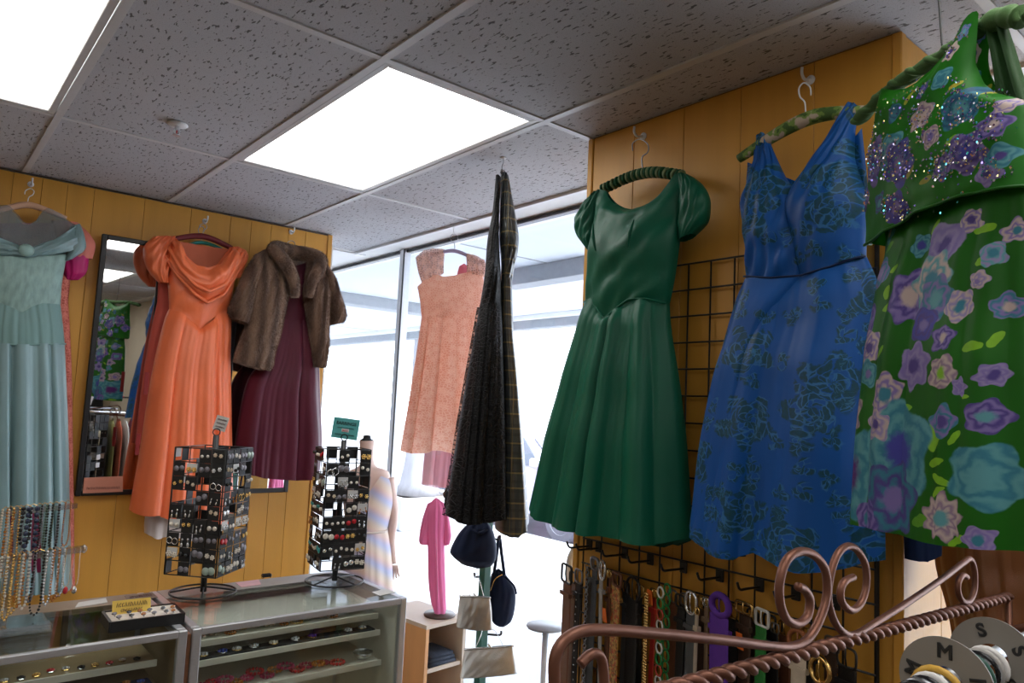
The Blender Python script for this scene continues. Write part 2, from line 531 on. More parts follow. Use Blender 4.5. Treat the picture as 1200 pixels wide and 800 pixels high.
# sprinkler
sp = px(208, 145, PZ(CEIL))
t = thing('sprinkler_head', 'small pendant sprinkler head with round escutcheon on ceiling tile', 'sprinkler', (sp[0], sp[1], CEIL))
MB().lathe([(0.0, 0.0), (0.034, 0.0), (0.036, -0.004), (0.026, -0.010), (0.010, -0.010)], sp, 20).build('escutcheon', M_WHITE, t, True)
b = MB().lathe([(0.008, -0.008), (0.008, -0.022), (0.004, -0.024)], sp, 10).build('body', MC['brushed_aluminium'], t)
q = MB()
for s_ in (-1, 1): q.tube([sp + (s_ * 0.008, 0, -0.02), sp + (s_ * 0.011, 0, -0.032), sp + (s_ * 0.003, 0, -0.042)], 0.0018, 6)
q.build('frame_arms', M_ALU, t)
MB().lathe([(0.0, -0.042), (0.015, -0.042), (0.016, -0.044), (0.0, -0.0445)], sp, 16).build('deflector', M_ALU, t)
MB().lathe([(0.002, -0.022), (0.0025, -0.03), (0.002, -0.04)], sp, 8).build('glass_bulb', mat('red_glass', (0.5, 0.02, 0.02), 0.1), t)

# ================================================================== walls
BW = 2.13      # face of the back wall
RW = 1.44      # face of the right wall block
def planks(wall, x0, x1, z0, z1, seed, place):
    r = random.Random(seed); a = x0
    while a < x1 - 0.02:
        wd = r.choice([0.10, 0.11, 0.13, 0.20, 0.22])
        b = min(x1, a + wd)
        if x1 - b < 0.03: b = x1
        m = MB(); place(m, a + 0.0007, b - 0.0007, z0, z1); m.build('panel_board', M_YEL, wall)
        a = b
wb = MB().box(-3.66, 1.49, BW + 0.006, BW + 0.12, 0, CEIL + 0.11).build('wall_back', M_GROOVE); tag(wb, 'back wall of mustard grooved panelling behind the gowns', kind='structure')
planks(wb, -3.6, 1.475, 0.0, CEIL - 0.004, 5, lambda m, a, b, z0, z1: m.bbox(a, b, BW, BW + 0.008, z0, z1, 0.0012))
tr = MB().bbox(1.472, 1.502, BW - 0.006, BW + 0.13, 0, CEIL - 0.002, 0.004).build('trim_1', M_YEL); tag(tr, 'mustard corner trim closing the back wall by the window', kind='structure')
MB().bbox(1.503, 1.512, BW - 0.002, BW + 0.13, 0, CEIL - 0.06, 0.002).build('edge_strip', M_WHITE, tr)
tr2 = MB().box(-3.6, 1.47, BW - 0.014, BW, CEIL - 0.009, CEIL - 0.004).build('trim_2', M_ALUD); tag(tr2, 'narrow wall angle where ceiling meets back wall', kind='structure')

wr = MB().box(RW + 0.006, 2.07, -1.035, -0.005, 0, CEIL + 0.11).build('wall_right', M_GROOVE); tag(wr, 'mustard panelled wall block behind the green and blue dresses', kind='structure')
planks(wr, -1.022, -0.018, 0.0, CEIL - 0.004, 11, lambda m, a, b, z0, z1: m.bbox(RW, RW + 0.008, a, b, z0, z1, 0.0012))
planks(wr, RW + 0.02, 1.96, 0.0, CEIL - 0.004, 12, lambda m, a, b, z0, z1: m.bbox(a, b, -1.042, -1.034, z0, z1, 0.0012))
planks(wr, RW + 0.02, 1.8, 0.0, CEIL - 0.004, 13, lambda m, a, b, z0, z1: m.bbox(a, b, -0.006, 0.002, z0, z1, 0.0012))
for y_ in (-1.034, -0.006):
    MB().bbox(RW - 0.006, RW + 0.022, y_ - 0.012, y_ + 0.012, 0, CEIL - 0.003, 0.003).build('corner_trim', M_YEL, wr)

for nm, lab, bx in (('wall_left', 'plain cream side wall behind the photographer', (-3.78, -3.66, -5.6, 2.3, 0, 2.73)),
                    ('wall_rear', 'cream rear wall seen in the mirror', (-3.66, 2.08, -5.72, -5.6, 0, 2.73))):
    tag(MB().box(*bx).build(nm, M_CREAM), lab, kind='structure')
fl = MB().box(-3.7, 2.06, -5.65, 4.3, -0.08, 0.0).build('floor', M_FLOOR); tag(fl, 'dark shop floor', kind='structure')
# wall that closes the display bay beyond the back wall
tag(MB().box(-0.2, 2.07, 4.2, 4.3, 0, 2.73).build('wall_bay', M_WHITE), 'white wall at the far end of the display bay', kind='structure')
tag(MB().box(-0.2, -0.1, 2.26, 4.2, 0, 2.73).build('wall_bay_side', M_WHITE), 'white inner side wall of the display bay', kind='structure')
tag(MB().box(-0.1, 1.9, 2.46, 4.2, CEIL - 0.01, CEIL + 0.11).build('ceiling_bay', M_WHITE), 'white ceiling of the display bay', kind='structure')

# ================================================================== shop window
WX = 2.0
HZ = CEIL - 0.004
bh = MB().box(1.846, 2.08, -5.6, 4.2, CEIL + 0.002, CEIL + 0.12).build('trim_3', mat('stained_white_plaster', (0.78, 0.79, 0.80), 0.7, var=0.10, vs=5)); tag(bh, 'white plaster strip of ceiling along the shop window', kind='structure')
def window(n, y0, y1, z0, label):
    wdw = thing('window_%d' % n, None, None, (WX, (y0 + y1) / 2, z0)); tag(wdw, label, kind='structure')
    MB().box(WX - 0.003, WX + 0.003, y0 + 0.02, y1 - 0.02, z0 + 0.03, HZ - 0.02).build('pane', M_GLASS, wdw)
    MB().bbox(WX - 0.014, WX + 0.03, y0, y1, HZ - 0.016, HZ, 0.003).build('head_frame', M_ALUD, wdw)
    MB().bbox(WX - 0.04, WX + 0.04, y0, y1, z0, z0 + 0.04, 0.004).build('sill_frame', M_ALU, wdw)
    return wdw
PYW = px(466, 470, PX(2.0))[1]
w1 = window(1, -0.005, PYW, 0.04, 'large shop window pane between the wall block and the aluminium post')
w2 = window(2, PYW, 4.2, 0.04, 'shop window pane left of the aluminium post')
w3 = window(3, -2.4, -1.04, 0.75, 'shop window right of the mustard wall block')
po = px(466, 470, PX(WX))
pst = MB().bbox(WX - 0.035, WX + 0.022, PYW - 0.022, PYW + 0.022, 0.0, HZ, 0.004).build('post', M_ALU, w2)
MB().box(WX - 0.036, WX - 0.03, PYW - 0.031, PYW - 0.022, 0.0, HZ).build('post_gasket', M_BLACK, w2)
for k in range(6):
    MB().lathe([(0.004, 0), (0.004, 0.003), (0.0, 0.004)], (WX - 0.036, PYW, 0.35 + k * 0.36), 8, (-1, 0, 0)).build('post_screw', M_ALU, pst)
tag(MB().box(1.96, 2.07, -5.6, -1.04, 0, 0.75).build('wall_window_low', M_CREAM), 'low wall below the right hand window', kind='structure')
tag(MB().box(1.96, 2.07, -5.6, -2.4, 0.75, HZ).build('wall_window_solid', M_CREAM), 'cream wall beyond the right hand window', kind='structure')
tag(MB().bbox(1.62, 1.83, -2.3, -1.35, 2.15, CEIL - 0.005, 0.004).build('trim_4', M_WHITE), 'pale blue-white box header hung above the right hand window', kind='structure')

# ================================================================== outdoors
M_SIDE = mat('pale_concrete', (0.66, 0.67, 0.69), 0.85, var=0.06, vs=3, bump=0.2, bs=90)
M_ROAD = mat('bleached_asphalt', (0.42, 0.42, 0.45), 0.9, var=0.1, vs=5)
M_SOFF = mat('soffit_stucco', (0.66, 0.70, 0.78), 0.8, var=0.03, vs=2)
M_SOFG = mat('soffit_grey_beam', (0.33, 0.35, 0.38), 0.7)
sw = MB().box(2.07, 6.3, -9.5, 34, -0.25, -0.012).build('sidewalk', mat('concrete_joint', (0.40, 0.40, 0.42), 0.9)); tag(sw, 'sunlit pale concrete sidewalk outside the shop window', kind='structure')
so = ABS['sidewalk']
slab = MB().bbox(-0.705, 0.705, -0.747, 0.747, 0, 0.012, 0.004).mesh('sidewalk_slab', M_SIDE)
for a in range(3):
    for b in range(-5, 20):
        inst('sidewalk_slab', slab, sw, tuple(np.array((2.08 + 0.715 + a * 1.42, b * 1.5 + 0.75, -0.012)) - so))
tag(MB().box(6.3, 45, -30, 80, -0.30, -0.15).build('street', M_ROAD), 'bleached asphalt street beyond the sidewalk', kind='structure')
tag(MB().bbox(6.26, 6.42, -9.5, 34, -0.25, -0.005, 0.015).build('kerb', M_SIDE), 'pale concrete kerb at the street edge', kind='structure')
sf = MB().box(2.07, 5.2, -9, 30, 2.75, 2.95).build('ceiling_canopy', M_SOFF); tag(sf, 'blue-white canopy soffit over the sidewalk', kind='structure')
MB().bbox(5.2, 5.34, -9, 30, 2.60, 3.05, 0.01).build('fascia', M_SOFG, sf)
MB().bbox(5.12, 5.2, -9, 30, 2.70, 2.75, 0.005).build('edge_rail', M_WHITE, sf)
bm = MB()
bm.bbox(2.1, 5.15, 4.90, 5.10, 2.64, 2.75, 0.006).build('cross_beam', M_SOFG, sf)
MB().bbox(2.1, 5.15, 5.12, 5.18, 2.68, 2.75, 0.004).build('cross_beam_cap', M_WHITE, sf)
MB().bbox(3.25, 3.42, 1.75, 2.75, 2.62, 2.75, 0.004).build('canopy_fixture', M_SOFG, sf)
for y_ in (-1.2, 2.2, 8.0): MB().box(2.1, 5.15, y_, y_ + 0.012, 2.745, 2.751).build('soffit_joint', M_SOFG, sf)
tag(MB().box(2.03, 2.10, -9, 30, HZ + 0.0, 3.2).build('wall_facade', M_WHITE), 'white shop front above the window', kind='structure')
tag(MB().box(2.02, 2.10, 4.3, 30, -0.02, HZ).build('wall_neighbour', M_WHITE), 'pale neighbouring shop front', kind='structure')

# cars parked along the kerb
M_CAR1 = mat('lilac_grey_paint', (0.66, 0.60, 0.76), 0.3, metal=0.1, var=0.03, coat=0.6)
M_CAR2 = mat('silver_paint', (0.60, 0.62, 0.66), 0.3, metal=0.3, var=0.03, coat=0.6)
M_CARG = mat('car_glass', (0.22, 0.24, 0.29), 0.08, var=0.03)
M_TYRE = mat('tyre_rubber', (0.22, 0.21, 0.25), 0.8)
def car(x, y, label, paint, sgn, suv=False):
    """nose towards -y when sgn = 1"""
    t = thing('parked_car', label, 'car', (x, y, -0.15), 'cars outside')
    L, Wd = 4.5, 1.8; h = 0.25 if suv else 0.0
    prof = [(-2.2, 0.30), (-2.25, 0.62), (-2.1, 0.82 + h * .6), (-1.05, 0.98 + h), (-0.35, 1.42 + h), (0.3, 1.48 + h), (1.15, 1.45 + h), (1.75, 1.02 + h), (2.2, 0.98 + h), (2.28, 0.55), (2.2, 0.30)]
    z0 = -0.15
    ring = []
    for wdt, ins, up in ((-1, 0.07, 0), (-0.96, 0.0, 0), (0.96, 0.0, 0), (1, 0.07, 0)):
        row = []
        for (p, q) in prof:
            tumble = max(0, q - 0.9 - h) * 0.32
            row.append((x + wdt * (Wd / 2 - tumble), y + sgn * p * (1 - ins * 0.3), z0 + q - (ins * 0.5 if q > 0.5 else -ins * 0.3)))
        ring.append(row)
    b = MB(); G = np.array(ring); b.grid(G.transpose(1, 0, 2))
    n = len(prof); b.f.append(tuple(4 * i for i in range(n))); b.f.append(tuple(4 * i + 3 for i in range(n))[::-1]); b.f.append((0, 1, 2, 3)); b.f.append((4 * n - 1, 4 * n - 2, 4 * n - 3, 4 * n - 4))
    body = b.build('body', paint, t)
    for s_ in (-1, 1):
        for (p0, p1, u0, u1) in ((-0.85, 0.28, -0.32, 0.28), (0.36, 1.55, 0.36, 1.08)):
            q = MB(); zz = (1.0 + h, 1.40 + h)
            qs = [(p0, zz[0]), (p1, zz[0]), (u1, zz[1]), (u0, zz[1])]
            vs = []
            for dx in (0.02, -0.02):
                for (p, z) in qs:
                    tumble = max(0, z - 0.9 - h) * 0.32
                    vs.append((x + s_ * (Wd / 2 - tumble - 0.015 + dx), y + sgn * p, z0 + z))
            q.add(vs, [(0, 1, 2, 3), (7, 6, 5, 4), (0, 4, 5, 1), (1, 5, 6, 2), (2, 6, 7, 3), (3, 7, 4, 0)]).build('side_window', M_CARG, t)
        for yy in (-1.35, 1.35):
            c = (x + s_ * (Wd / 2 - 0.10), y + sgn * yy, z0 + 0.33)
            wh = MB().lathe([(0.20, -0.10), (0.31, -0.10), (0.33, -0.06), (0.33, 0.08), (0.31, 0.115), (0.21, 0.115)], c, 24, (s_, 0, 0)).build('wheel', M_TYRE, t, False)
            hb = MB().lathe([(0.0, 0.10), (0.05, 0.115), (0.06, 0.09), (0.20, 0.09), (0.215, 0.118), (0.20, 0.10)], c, 24, (s_, 0, 0))
            for k in range(5):
                a = k * 2 * math.pi / 5
                hb.obox(np.array(c) + np.array([s_ * 0.10, 0.12 * math.cos(a), 0.12 * math.sin(a)]), ((1, 0, 0), (0, math.cos(a), math.sin(a)), (0, -math.sin(a), math.cos(a))), (0.012, 0.09, 0.022))
            hb.build('rim', M_ALU, wh)
        MB().bbox(x + s_ * (Wd / 2 - 0.02) - 0.08, x + s_ * (Wd / 2 - 0.02) + 0.08, y - sgn * 0.75 - 0.07, y - sgn * 0.75 + 0.07, z0 + 0.98 + h, z0 + 1.12 + h, 0.03).build('side_mirror', paint, t)
        MB().bbox(x + s_ * 0.72 - 0.14, x + s_ * 0.72 + 0.14, y - sgn * 2.24 - 0.03, y - sgn * 2.24 + 0.03, z0 + 0.62, z0 + 0.76, 0.02).build('headlamp', M_WHITE, t)
    for p, q in (((-1.0, 1.02 + h), (-0.40, 1.38 + h)), ((1.70, 1.06 + h), (1.2, 1.40 + h))):
        m = MB(); wd = 0.72
        m.add([(x - wd, y + sgn * p[0], z0 + p[1]), (x + wd, y + sgn * p[0], z0 + p[1]), (x + wd * 0.85, y + sgn * q[0], z0 + q[1] + 0.02), (x - wd * 0.85, y + sgn * q[0], z0 + q[1] + 0.02),
               (x - wd, y + sgn * p[0], z0 + p[1] + 0.02), (x + wd, y + sgn * p[0], z0 + p[1] + 0.02), (x + wd * 0.85, y + sgn * q[0], z0 + q[1] + 0.04), (x - wd * 0.85, y + sgn * q[0], z0 + q[1] + 0.04)],
              [(0, 3, 2, 1), (4, 5, 6, 7), (0, 1, 5, 4), (1, 2, 6, 5), (2, 3, 7, 6), (3, 0, 4, 7)]).build('windscreen', M_CARG, t)
    return t
car(7.75, 7.02, 'lilac grey car parked at the kerb behind the green dress', M_CAR1, 1)
car(8.0, 24.0, 'silver sports utility car parked further down the street', M_CAR2, 1, True)
car(14.5, 11.0, 'pale silver car across the street beside the plaid dress', M_CAR2, -1, True)

# street tree in a concrete planter seen under the pink dress
tp = px(486, 612, PZ(0.0))
t = thing('street_tree', 'glare-washed tree trunk with flared roots rising from a planter on sidewalk', 'tree', (tp[0], tp[1], 0))
M_BARK = mat('hazed_bark', (0.55, 0.53, 0.56), 0.9, var=0.2, vs=12, bump=0.6, bs=30, stretch=(1, 1, 0.2))  # bark colour lightened to carry the haze and glare outdoors
MB().lathe([(0.34, 0.40), (0.25, 0.55), (0.19, 0.9), (0.17, 1.6), (0.16, 3.2), (0.12, 4.6)], tp, 14).build('trunk', M_BARK, t, True)
for k in range(5):
    a = k * 1.3
    MB().tube([tp + np.array([0.1 * math.cos(a), 0.1 * math.sin(a), 4.2]), tp + np.array([0.8 * math.cos(a), 0.8 * math.sin(a), 5.2])], [0.07, 0.03], 7).build('branch', M_BARK, t)
pl = thing('planter_box', 'low square pale concrete planter around the street tree', 'planter', (tp[0], tp[1], 0))
pm = MB()
for (a0, a1, b0, b1) in ((-0.6, 0.6, -0.6, -0.48), (-0.6, 0.6, 0.48, 0.6), (-0.6, -0.48, -0.48, 0.48), (0.48, 0.6, -0.48, 0.48)):
    MB().bbox(tp[0] + a0, tp[0] + a1, tp[1] + b0, tp[1] + b1, 0, 0.42, 0.02).build('side_wall', M_SIDE, pl)
MB().box(tp[0] - 0.48, tp[0] + 0.48, tp[1] - 0.48, tp[1] + 0.48, 0, 0.36).build('soil', mat('soil', (0.16, 0.12, 0.09), 0.95), pl)
# ================================================================== fabrics
def fabric(name, col, rough=0.5, sheen=0.3, var=0.10, bump=0.22, bs=500, spec=0.28, trl=0.0, vs=9, sheencol=None):
    m = bpy.data.materials.new(name); g = Gr(m); uv = g.coord('UV'); ob = g.coord()
    nz = g.noise(g.mapv(uv, (1, 0.35, 1)), vs, 3.0)
    lo = tuple(q * (1 - var * 1.8) for q in col); hi = tuple(min(1, q * (1 + var * 1.8)) for q in col)
    h = g.noise(ob, bs, 2.0) * 0.25 + g.noise(g.mapv(uv, (1, 0.5, 1)), 26.0, 2.0)
    g.out(g.mix(nz, lo, hi), rough, 0.0, g.bump(h, bump, 0.012), sheen=sheen * 0.22, spec=spec, trl=trl, sheencol=sheencol)
    MC[name] = m; return m

def lace(name, col, dark, scale=90, hole=0.0, rough=0.7, flower=22, trl=0.0):
    m = bpy.data.materials.new(name); g = Gr(m); uv = g.coord('UV')
    w_ = uv
    e = g.voro(uv, scale, 'DISTANCE_TO_EDGE')['Distance']
    net = g.step(0.02, 0.16, e)                          # 1 inside the meshes, 0 on the threads
    fv = g.voro(uv, flower, 'F1'); pos = g.sep(fv['Position']); ux = g.sep(uv)
    dx = ux[0] - pos[0]; dy = ux[1] - pos[1]
    r_ = g.m('SQRT', dx * dx + dy * dy) * flower; a_ = g.m('ARCTAN2', dy, dx)
    pet = g.step(0.05, -0.05, r_ - 0.36 - 0.10 * g.m('SINE', a_ * 6.0))
    ring = g.step(0.2, 0.6, g.m('SINE', r_ * 26.0 + 2.0 * g.m('SINE', a_ * 6.0)))
    solid = g.m('MAXIMUM', 1.0 - net, pet * (0.35 + 0.65 * ring))
    c = g.mix(solid, dark, col)
    al = None
    if hole: al = 1.0 - hole * (1.0 - solid)
    g.out(c, rough, 0.0, g.bump(solid, 0.6, 0.006), alpha=al, sheen=0.0, spec=0.2, trl=trl)
    MC[name] = m; return m

def sheer(name, col, dens=0.5):
    m = bpy.data.materials.new(name); g = Gr(m)
    g.out(col, 0.6, alpha=dens + (g.noise(g.coord('UV'), 900.0) - 0.5) * 0.2)
    MC[name] = m; return m

def blue_print():
    m = bpy.data.materials.new('blue_rose_print'); g = Gr(m); uv = g.coord('UV')
    wv = g.noise(uv, 22.0, 3.0, color=True)
    q = g.n('ShaderNodeVectorMath'); q.operation = 'MULTIPLY_ADD'
    g.put(q.inputs[0], wv); q.inputs[1].default_value = (0.030, 0.030, 0); g.put(q.inputs[2], uv); u2 = X(g, q.outputs[0])
    ux = g.sep(u2)
    br = g.noise(uv, 120.0, 3.0)
    def layer(sc, R, ka, kr, seed, pet, cut):
        v = g.voro(g.mapv(u2, (1, 1, 1), (seed, seed * 0.7, 0)), sc, 'F1', rnd=0.9)
        p = g.sep(v['Position']); rc = g.sep(v['Color'])
        dx = ux[0] + seed - p[0]; dy = ux[1] + seed * 0.7 - p[1]
        r_ = g.m('SQRT', dx * dx + dy * dy); a_ = g.m('ARCTAN2', dy, dx)
        edge = R * (0.9 + 0.22 * g.m('SINE', a_ * float(pet) + rc[1] * 6.0) + 0.3 * (br - 0.5))
        mask = g.step(0.004, -0.004, r_ - edge) * g.step(cut, cut + 0.02, rc[0])
        pv = g.comb(a_ * ka, r_ * kr + a_ * 0.5, rc[2] * 9.0)
        e = g.voro(pv, 1.0, 'DISTANCE_TO_EDGE', '3D')['Distance']; cc = g.sep(g.voro(pv, 1.0, 'F1', '3D')['Color'])
        line = g.step(0.11, 0.03, e + (br - 0.5) * 0.14)
        fill = g.step(0.16, 0.22, cc[0])
        return mask * fill * (1.0 - line), mask * line * g.step(0.3, 0.5, cc[1])
    d1, l1 = layer(6.5, 0.068, 1.25, 62.0, 0.37, 5, 0.22)
    d2, l2 = layer(16.0, 0.022, 1.0, 70.0, 1.91, 3, 0.30)
    base = g.mix(g.noise(uv, 7.0, 2.0), (0.003, 0.058, 0.24), (0.006, 0.088, 0.34))
    dk = g.m('MAXIMUM', d1, d2) * (0.80 + 0.7 * (br - 0.5))
    c = g.mix(dk, base, (0.008, 0.050, 0.045))
    c = g.mix(g.m('MAXIMUM', l1, l2) * 0.55, c, (0.045, 0.18, 0.33))
    g.out(c, 0.5, 0.0, g.bump(g.noise(g.mapv(uv, (1, 0.4, 1)), 20.0, 2.0), 0.25, 0.015), spec=0.25)
    return m

def floral_print(name, base, flowers, leaves, plane, warp=0.020, fscale=1.3):
    """printed cotton: each flower is (pixel x, pixel y, radius in px, petals, edge, mid, heart)"""
    n = plane[1]; right = unit(np.cross(np.array([0, 0, 1.0]), n))
    def q(x, y):
        p = px(x, y, plane); return float(p @ right), float(p[2])
    m = bpy.data.materials.new(name); g = Gr(m); uv = g.coord('UV')
    wv = g.noise(uv, 26.0, 3.0, color=True); w = g.sep(wv); u = g.sep(uv)
    U = u[0] + (w[0] - 0.5) * warp; V = u[1] + (w[1] - 0.5) * warp
    br = g.noise(uv, 75.0, 3.0)
    c = g.mix(g.noise(uv, 6.0, 2.0), base[0], base[1])
    def pxr(x, y, r):
        a = np.array(q(x, y)); b = np.array(q(x, y + r)); return abs(a[1] - b[1])
    for (x, y, r, ang, col) in leaves:
        cu, cv = q(x, y); R = pxr(x, y, r)
        ca, sa = math.cos(ang), math.sin(ang)
        dx = U - cu; dy = V - cv
        a = (dx * ca + dy * sa) / R; b = (dy * ca - dx * sa) / (R * 0.42)
        d = a * a + b * b
        c = g.mix(g.step(1.1, 0.9, d), c, g.mix(br, tuple(k * 0.7 for k in col), tuple(min(1, k * 1.2) for k in col)))
    for (x, y, r, k, ce, cm, cc) in flowers:
        cu, cv = q(x, y); R = pxr(x, y, r) * fscale
        dx = U - cu; dy = V - cv
        rr_ = g.m('SQRT', dx * dx + dy * dy) / R; a = g.m('ARCTAN2', dy, dx)
        lim = 0.92 + 0.13 * g.m('SINE', a * float(k) + x)
        mk = g.step(0.04, -0.04, rr_ - lim)
        st = g.m('SINE', rr_ * 15.0 + 1.6 * g.m('SINE', a * float(k) + rr_ * 4.0) + (br - 0.5) * 5.0) * 0.5 + 0.5
        fc = g.mix(st, ce, cm)
        fc = g.mix(g.step(0.45, 0.22, rr_ + (br - 0.5) * 0.3), fc, cc)
        c = g.mix(mk, c, fc)
    g.out(c, 0.5, 0.0, g.bump(g.noise(g.mapv(uv, (1, 0.4, 1)), 18.0, 2.0), 0.2, 0.015), spec=0.22, trl=0.08)
    return m

def plaid():
    m = bpy.data.materials.new('plaid_taffeta'); g = Gr(m); uv = g.coord('UV'); u = g.sep(uv)
    def band(v, f, lo): return g.step(lo, lo + 0.1, g.m('SINE', v * f))
    c = g.mix(g.noise(uv, 8.0), (0.050, 0.058, 0.060), (0.085, 0.09, 0.085))
    c = g.mix(band(u[0], 190.0, 0.3) * 0.5, c, (0.02, 0.024, 0.03))
    c = g.mix(band(u[1], 190.0, 0.5) * 0.5, c, (0.03, 0.03, 0.035))
    c = g.mix(band(u[0], 120.0, 0.93) * 0.6, c, (0.30, 0.23, 0.10))
    c = g.mix(band(u[1], 120.0, 0.90) * 0.75, c, (0.32, 0.24, 0.10))
    g.out(c, 0.35, 0.0, g.bump(g.noise(g.mapv(uv, (1, 0.4, 1)), 24.0, 2.0), 0.3, 0.015), spec=0.5)
    return m

M_WIRE = mat('hanger_wire', (0.35, 0.36, 0.38), 0.3, metal=0.9)
M_GOLDM = mat('gold_metal', (0.75, 0.50, 0.18), 0.25, metal=1.0)
M_SILV = mat('silver_metal', (0.72, 0.72, 0.72), 0.22, metal=1.0, var=0.15, vs=60)

# ------------------------------------------------------------------ hangers
def hanger(label, plane, left, right_, apex, hook_top, mats, rad=(0.012, 0.016), hook_mat=None, wrap=None, curl=1, hookw=9.0, mid=None, name='clothes_hanger'):
    """shoulder hanger through pixel points: left end, right end, neck and top of its hook"""
    a, b, c = px(left[0], left[1], plane), px(right_[0], right_[1], plane), px(apex[0], apex[1], plane)
    h = px(hook_top[0], hook_top[1], plane)
    t = thing(name, label, 'hanger', (c[0], c[1], c[2]), 'hangers')
    pth = bez([a, (a * 0.42 + c * 0.58) + np.array([0, 0, 0.006]), c, (b * 0.42 + c * 0.58) + np.array([0, 0, 0.006]), b], 7)
    k = len(pth)
    rs = [rad[0] + (rad[1] - rad[0]) * math.sin(math.pi * i / (k - 1)) for i in range(k)]
    MB().tube(pth, rs, 10).build('shoulder_bar', mats, t, True)
    d = px(hook_top[0] + curl * hookw, hook_top[1], plane) - h
    L = h - c
    hk = bez([c, c + L * 0.45 + d * 0.05, c + L * 0.62 + d * 0.75, c + L * 0.85 + d * 0.85, h + d * 0.1, h - d * 0.75 - L * 0.12, h - d * 0.85 - L * 0.34], 6)
    MB().tube(hk, 0.0020, 7).build('hook', hook_mat or M_WIRE, t, True)
    if wrap:
        for i in range(wrap[1]):
            f_ = (i + 0.5) / wrap[1] * (k - 1); i0 = int(f_); p = pth[i0] * (1 - f_ + i0) + pth[min(i0 + 1, k - 1)] * (f_ - i0)
            tg = unit(pth[min(i0 + 1, k - 1)] - pth[i0])
            MB().torus(p, rad[1] * 0.98, rad[1] * 0.34, tg, 12, 6).build('wrap_band', wrap[0][i % len(wrap[0])], t, True)
    return t

def wall_hook(label, p, axis, cat='hook'):
    t = thing('wall_hook', label, cat, tuple(p), 'garment hooks')
    ax = unit(axis)
    MB().lathe([(0.013, 0.0), (0.013, 0.003), (0.007, 0.006), (0.0, 0.006)], p, 14, ax).build('base_plate', M_WHITE, t)
    q = np.asarray(p)
    MB().tube(bez([q + ax * 0.005, q + ax * 0.03 + (0, 0, -0.008), q + ax * 0.045 + (0, 0, 0.002), q + ax * 0.045 + (0, 0, 0.02)], 5), 0.004, 8).build('prong', M_WHITE, t, True)
    return t

# ================================================================== GREEN DRESS
PG = PX(1.335)
M_GREEN = fabric('emerald_taffeta', (0.004, 0.105, 0.058), 0.42, 0.05, var=0.10)
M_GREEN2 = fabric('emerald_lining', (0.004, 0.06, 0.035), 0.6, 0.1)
M_GVEL = fabric('green_velvet', (0.008, 0.07, 0.025), 0.8, 0.5)
M_SAGE = fabric('sage_ribbon', (0.16, 0.22, 0.10), 0.5, 0.3)
g0 = px(740, 630, PG)
t = thing('green_dress', 'emerald green dress with cap sleeves and full pleated skirt', 'dress', (g0[0], g0[1], g0[2]))
neck = [(698, 226), (703, 222), (709, 223), (714, 231), (721, 238), (732, 244), (743, 246), (755, 243), (767, 236), (778, 226), (787, 214), (793, 205), (800, 203), (804, 208)]
nb = [(698, 226), (703, 221), (709, 222), (730, 229), (750, 228), (775, 218), (793, 204), (800, 202), (804, 208)]
wst = [(687, 355), (704, 353), (712, 364), (721, 376), (735, 364), (750, 353), (768, 352), (785, 356)]
rows = [neck, [(699, 250), (720, 256), (743, 258), (775, 252), (800, 242)], [(695, 292), (718, 296), (740, 298), (770, 292), (797, 282)], [(690, 330), (740, 332), (791, 326)], wst]
m, _ = loft(rows, PG, [0.012, 0.055, 0.085, 0.065, 0.05], [0.01, 0.02, 0.03, 0.03, 0.03], 52, 7, wrinkle=0.0028, seed=4)
bod = m.build('bodice', M_GREEN, t, True)
# bust darts: four short tucks
for (p, q) in (((716, 268), (722, 300)), ((764, 264), (760, 296))):
    a = px(p[0], p[1], PG) + np.array([-0.082, 0, 0]); b = px(q[0], q[1], PG) + np.array([-0.092, 0, 0])
    MB().tube([a, (a + b) / 2 + np.array([-0.006, 0, 0]), b], [0.002, 0.006, 0.002], 8).build('bust_dart', M_GREEN, bod, True)
wl = [px(x, y, PG) + np.array([-0.052 * math.sqrt(max(0, 1 - abs((x - 737) / 51.0) ** 2.3)) - 0.001, 0, 0]) for x, y in resample(wst, 30)]
MB().tube(wl, 0.003, 6).build('waist_piping', M_GREEN, t, True)
rows = [wst, [(680, 384), (735, 388), (787, 387)], [(662, 450), (733, 455), (797, 450)], [(645, 516), (728, 535), (805, 522)], [(629, 588), (641, 597), (655, 606), (680, 614), (704, 619), (740, 626), (788, 636), (812, 630)]]
m, SK = loft(rows, PG, [0.05, 0.07, 0.09, 0.11, 0.12], [0.02, 0.025, 0.03, 0.04, 0.04], 90, 8, folds=(6, 0.007, 0.036, 0.4), seed=21)
m.build('skirt', M_GREEN, t, True)
m, _ = loft([[(700, 600), (812, 615)], [(702, 618), (750, 630), (790, 640), (810, 633)]], PG, [0.05, 0.06], [0.02, 0.02], 40, 4, folds=(5, 0.004, 0.008, 0.8), seed=8)
m.build('lining', M_GREEN2, t, True)
for nm, rws in (('sleeve', [[(695, 228), (704, 222)], [(684, 241), (701, 244)], [(676, 258), (699, 266)], [(679, 276), (697, 280)], [(690, 293), (697, 290)]]),
                ('sleeve', [[(796, 203), (806, 204)], [(798, 216), (822, 215)], [(798, 240), (831, 233)], [(797, 264), (829, 257)], [(797, 283), (814, 274)]])):
    m, _ = loft(rws, PG, [0.012, 0.028, 0.034, 0.03, 0.02], [0.01, 0.02, 0.03, 0.03, 0.02], 24, 6, wrinkle=0.002, seed=5)
    m.build(nm, M_GREEN, t, True)
hanger('padded hanger ribbed in green velvet and sage, holding the emerald dress', PN(PG[0] + np.array([0.03, 0, 0]), PG[1]), (706, 222), (800, 206), (754, 203), (749, 163), M_GVEL, (0.009, 0.014), wrap=((M_GVEL, M_SAGE), 26), curl=1, hookw=11, name='padded_hanger')
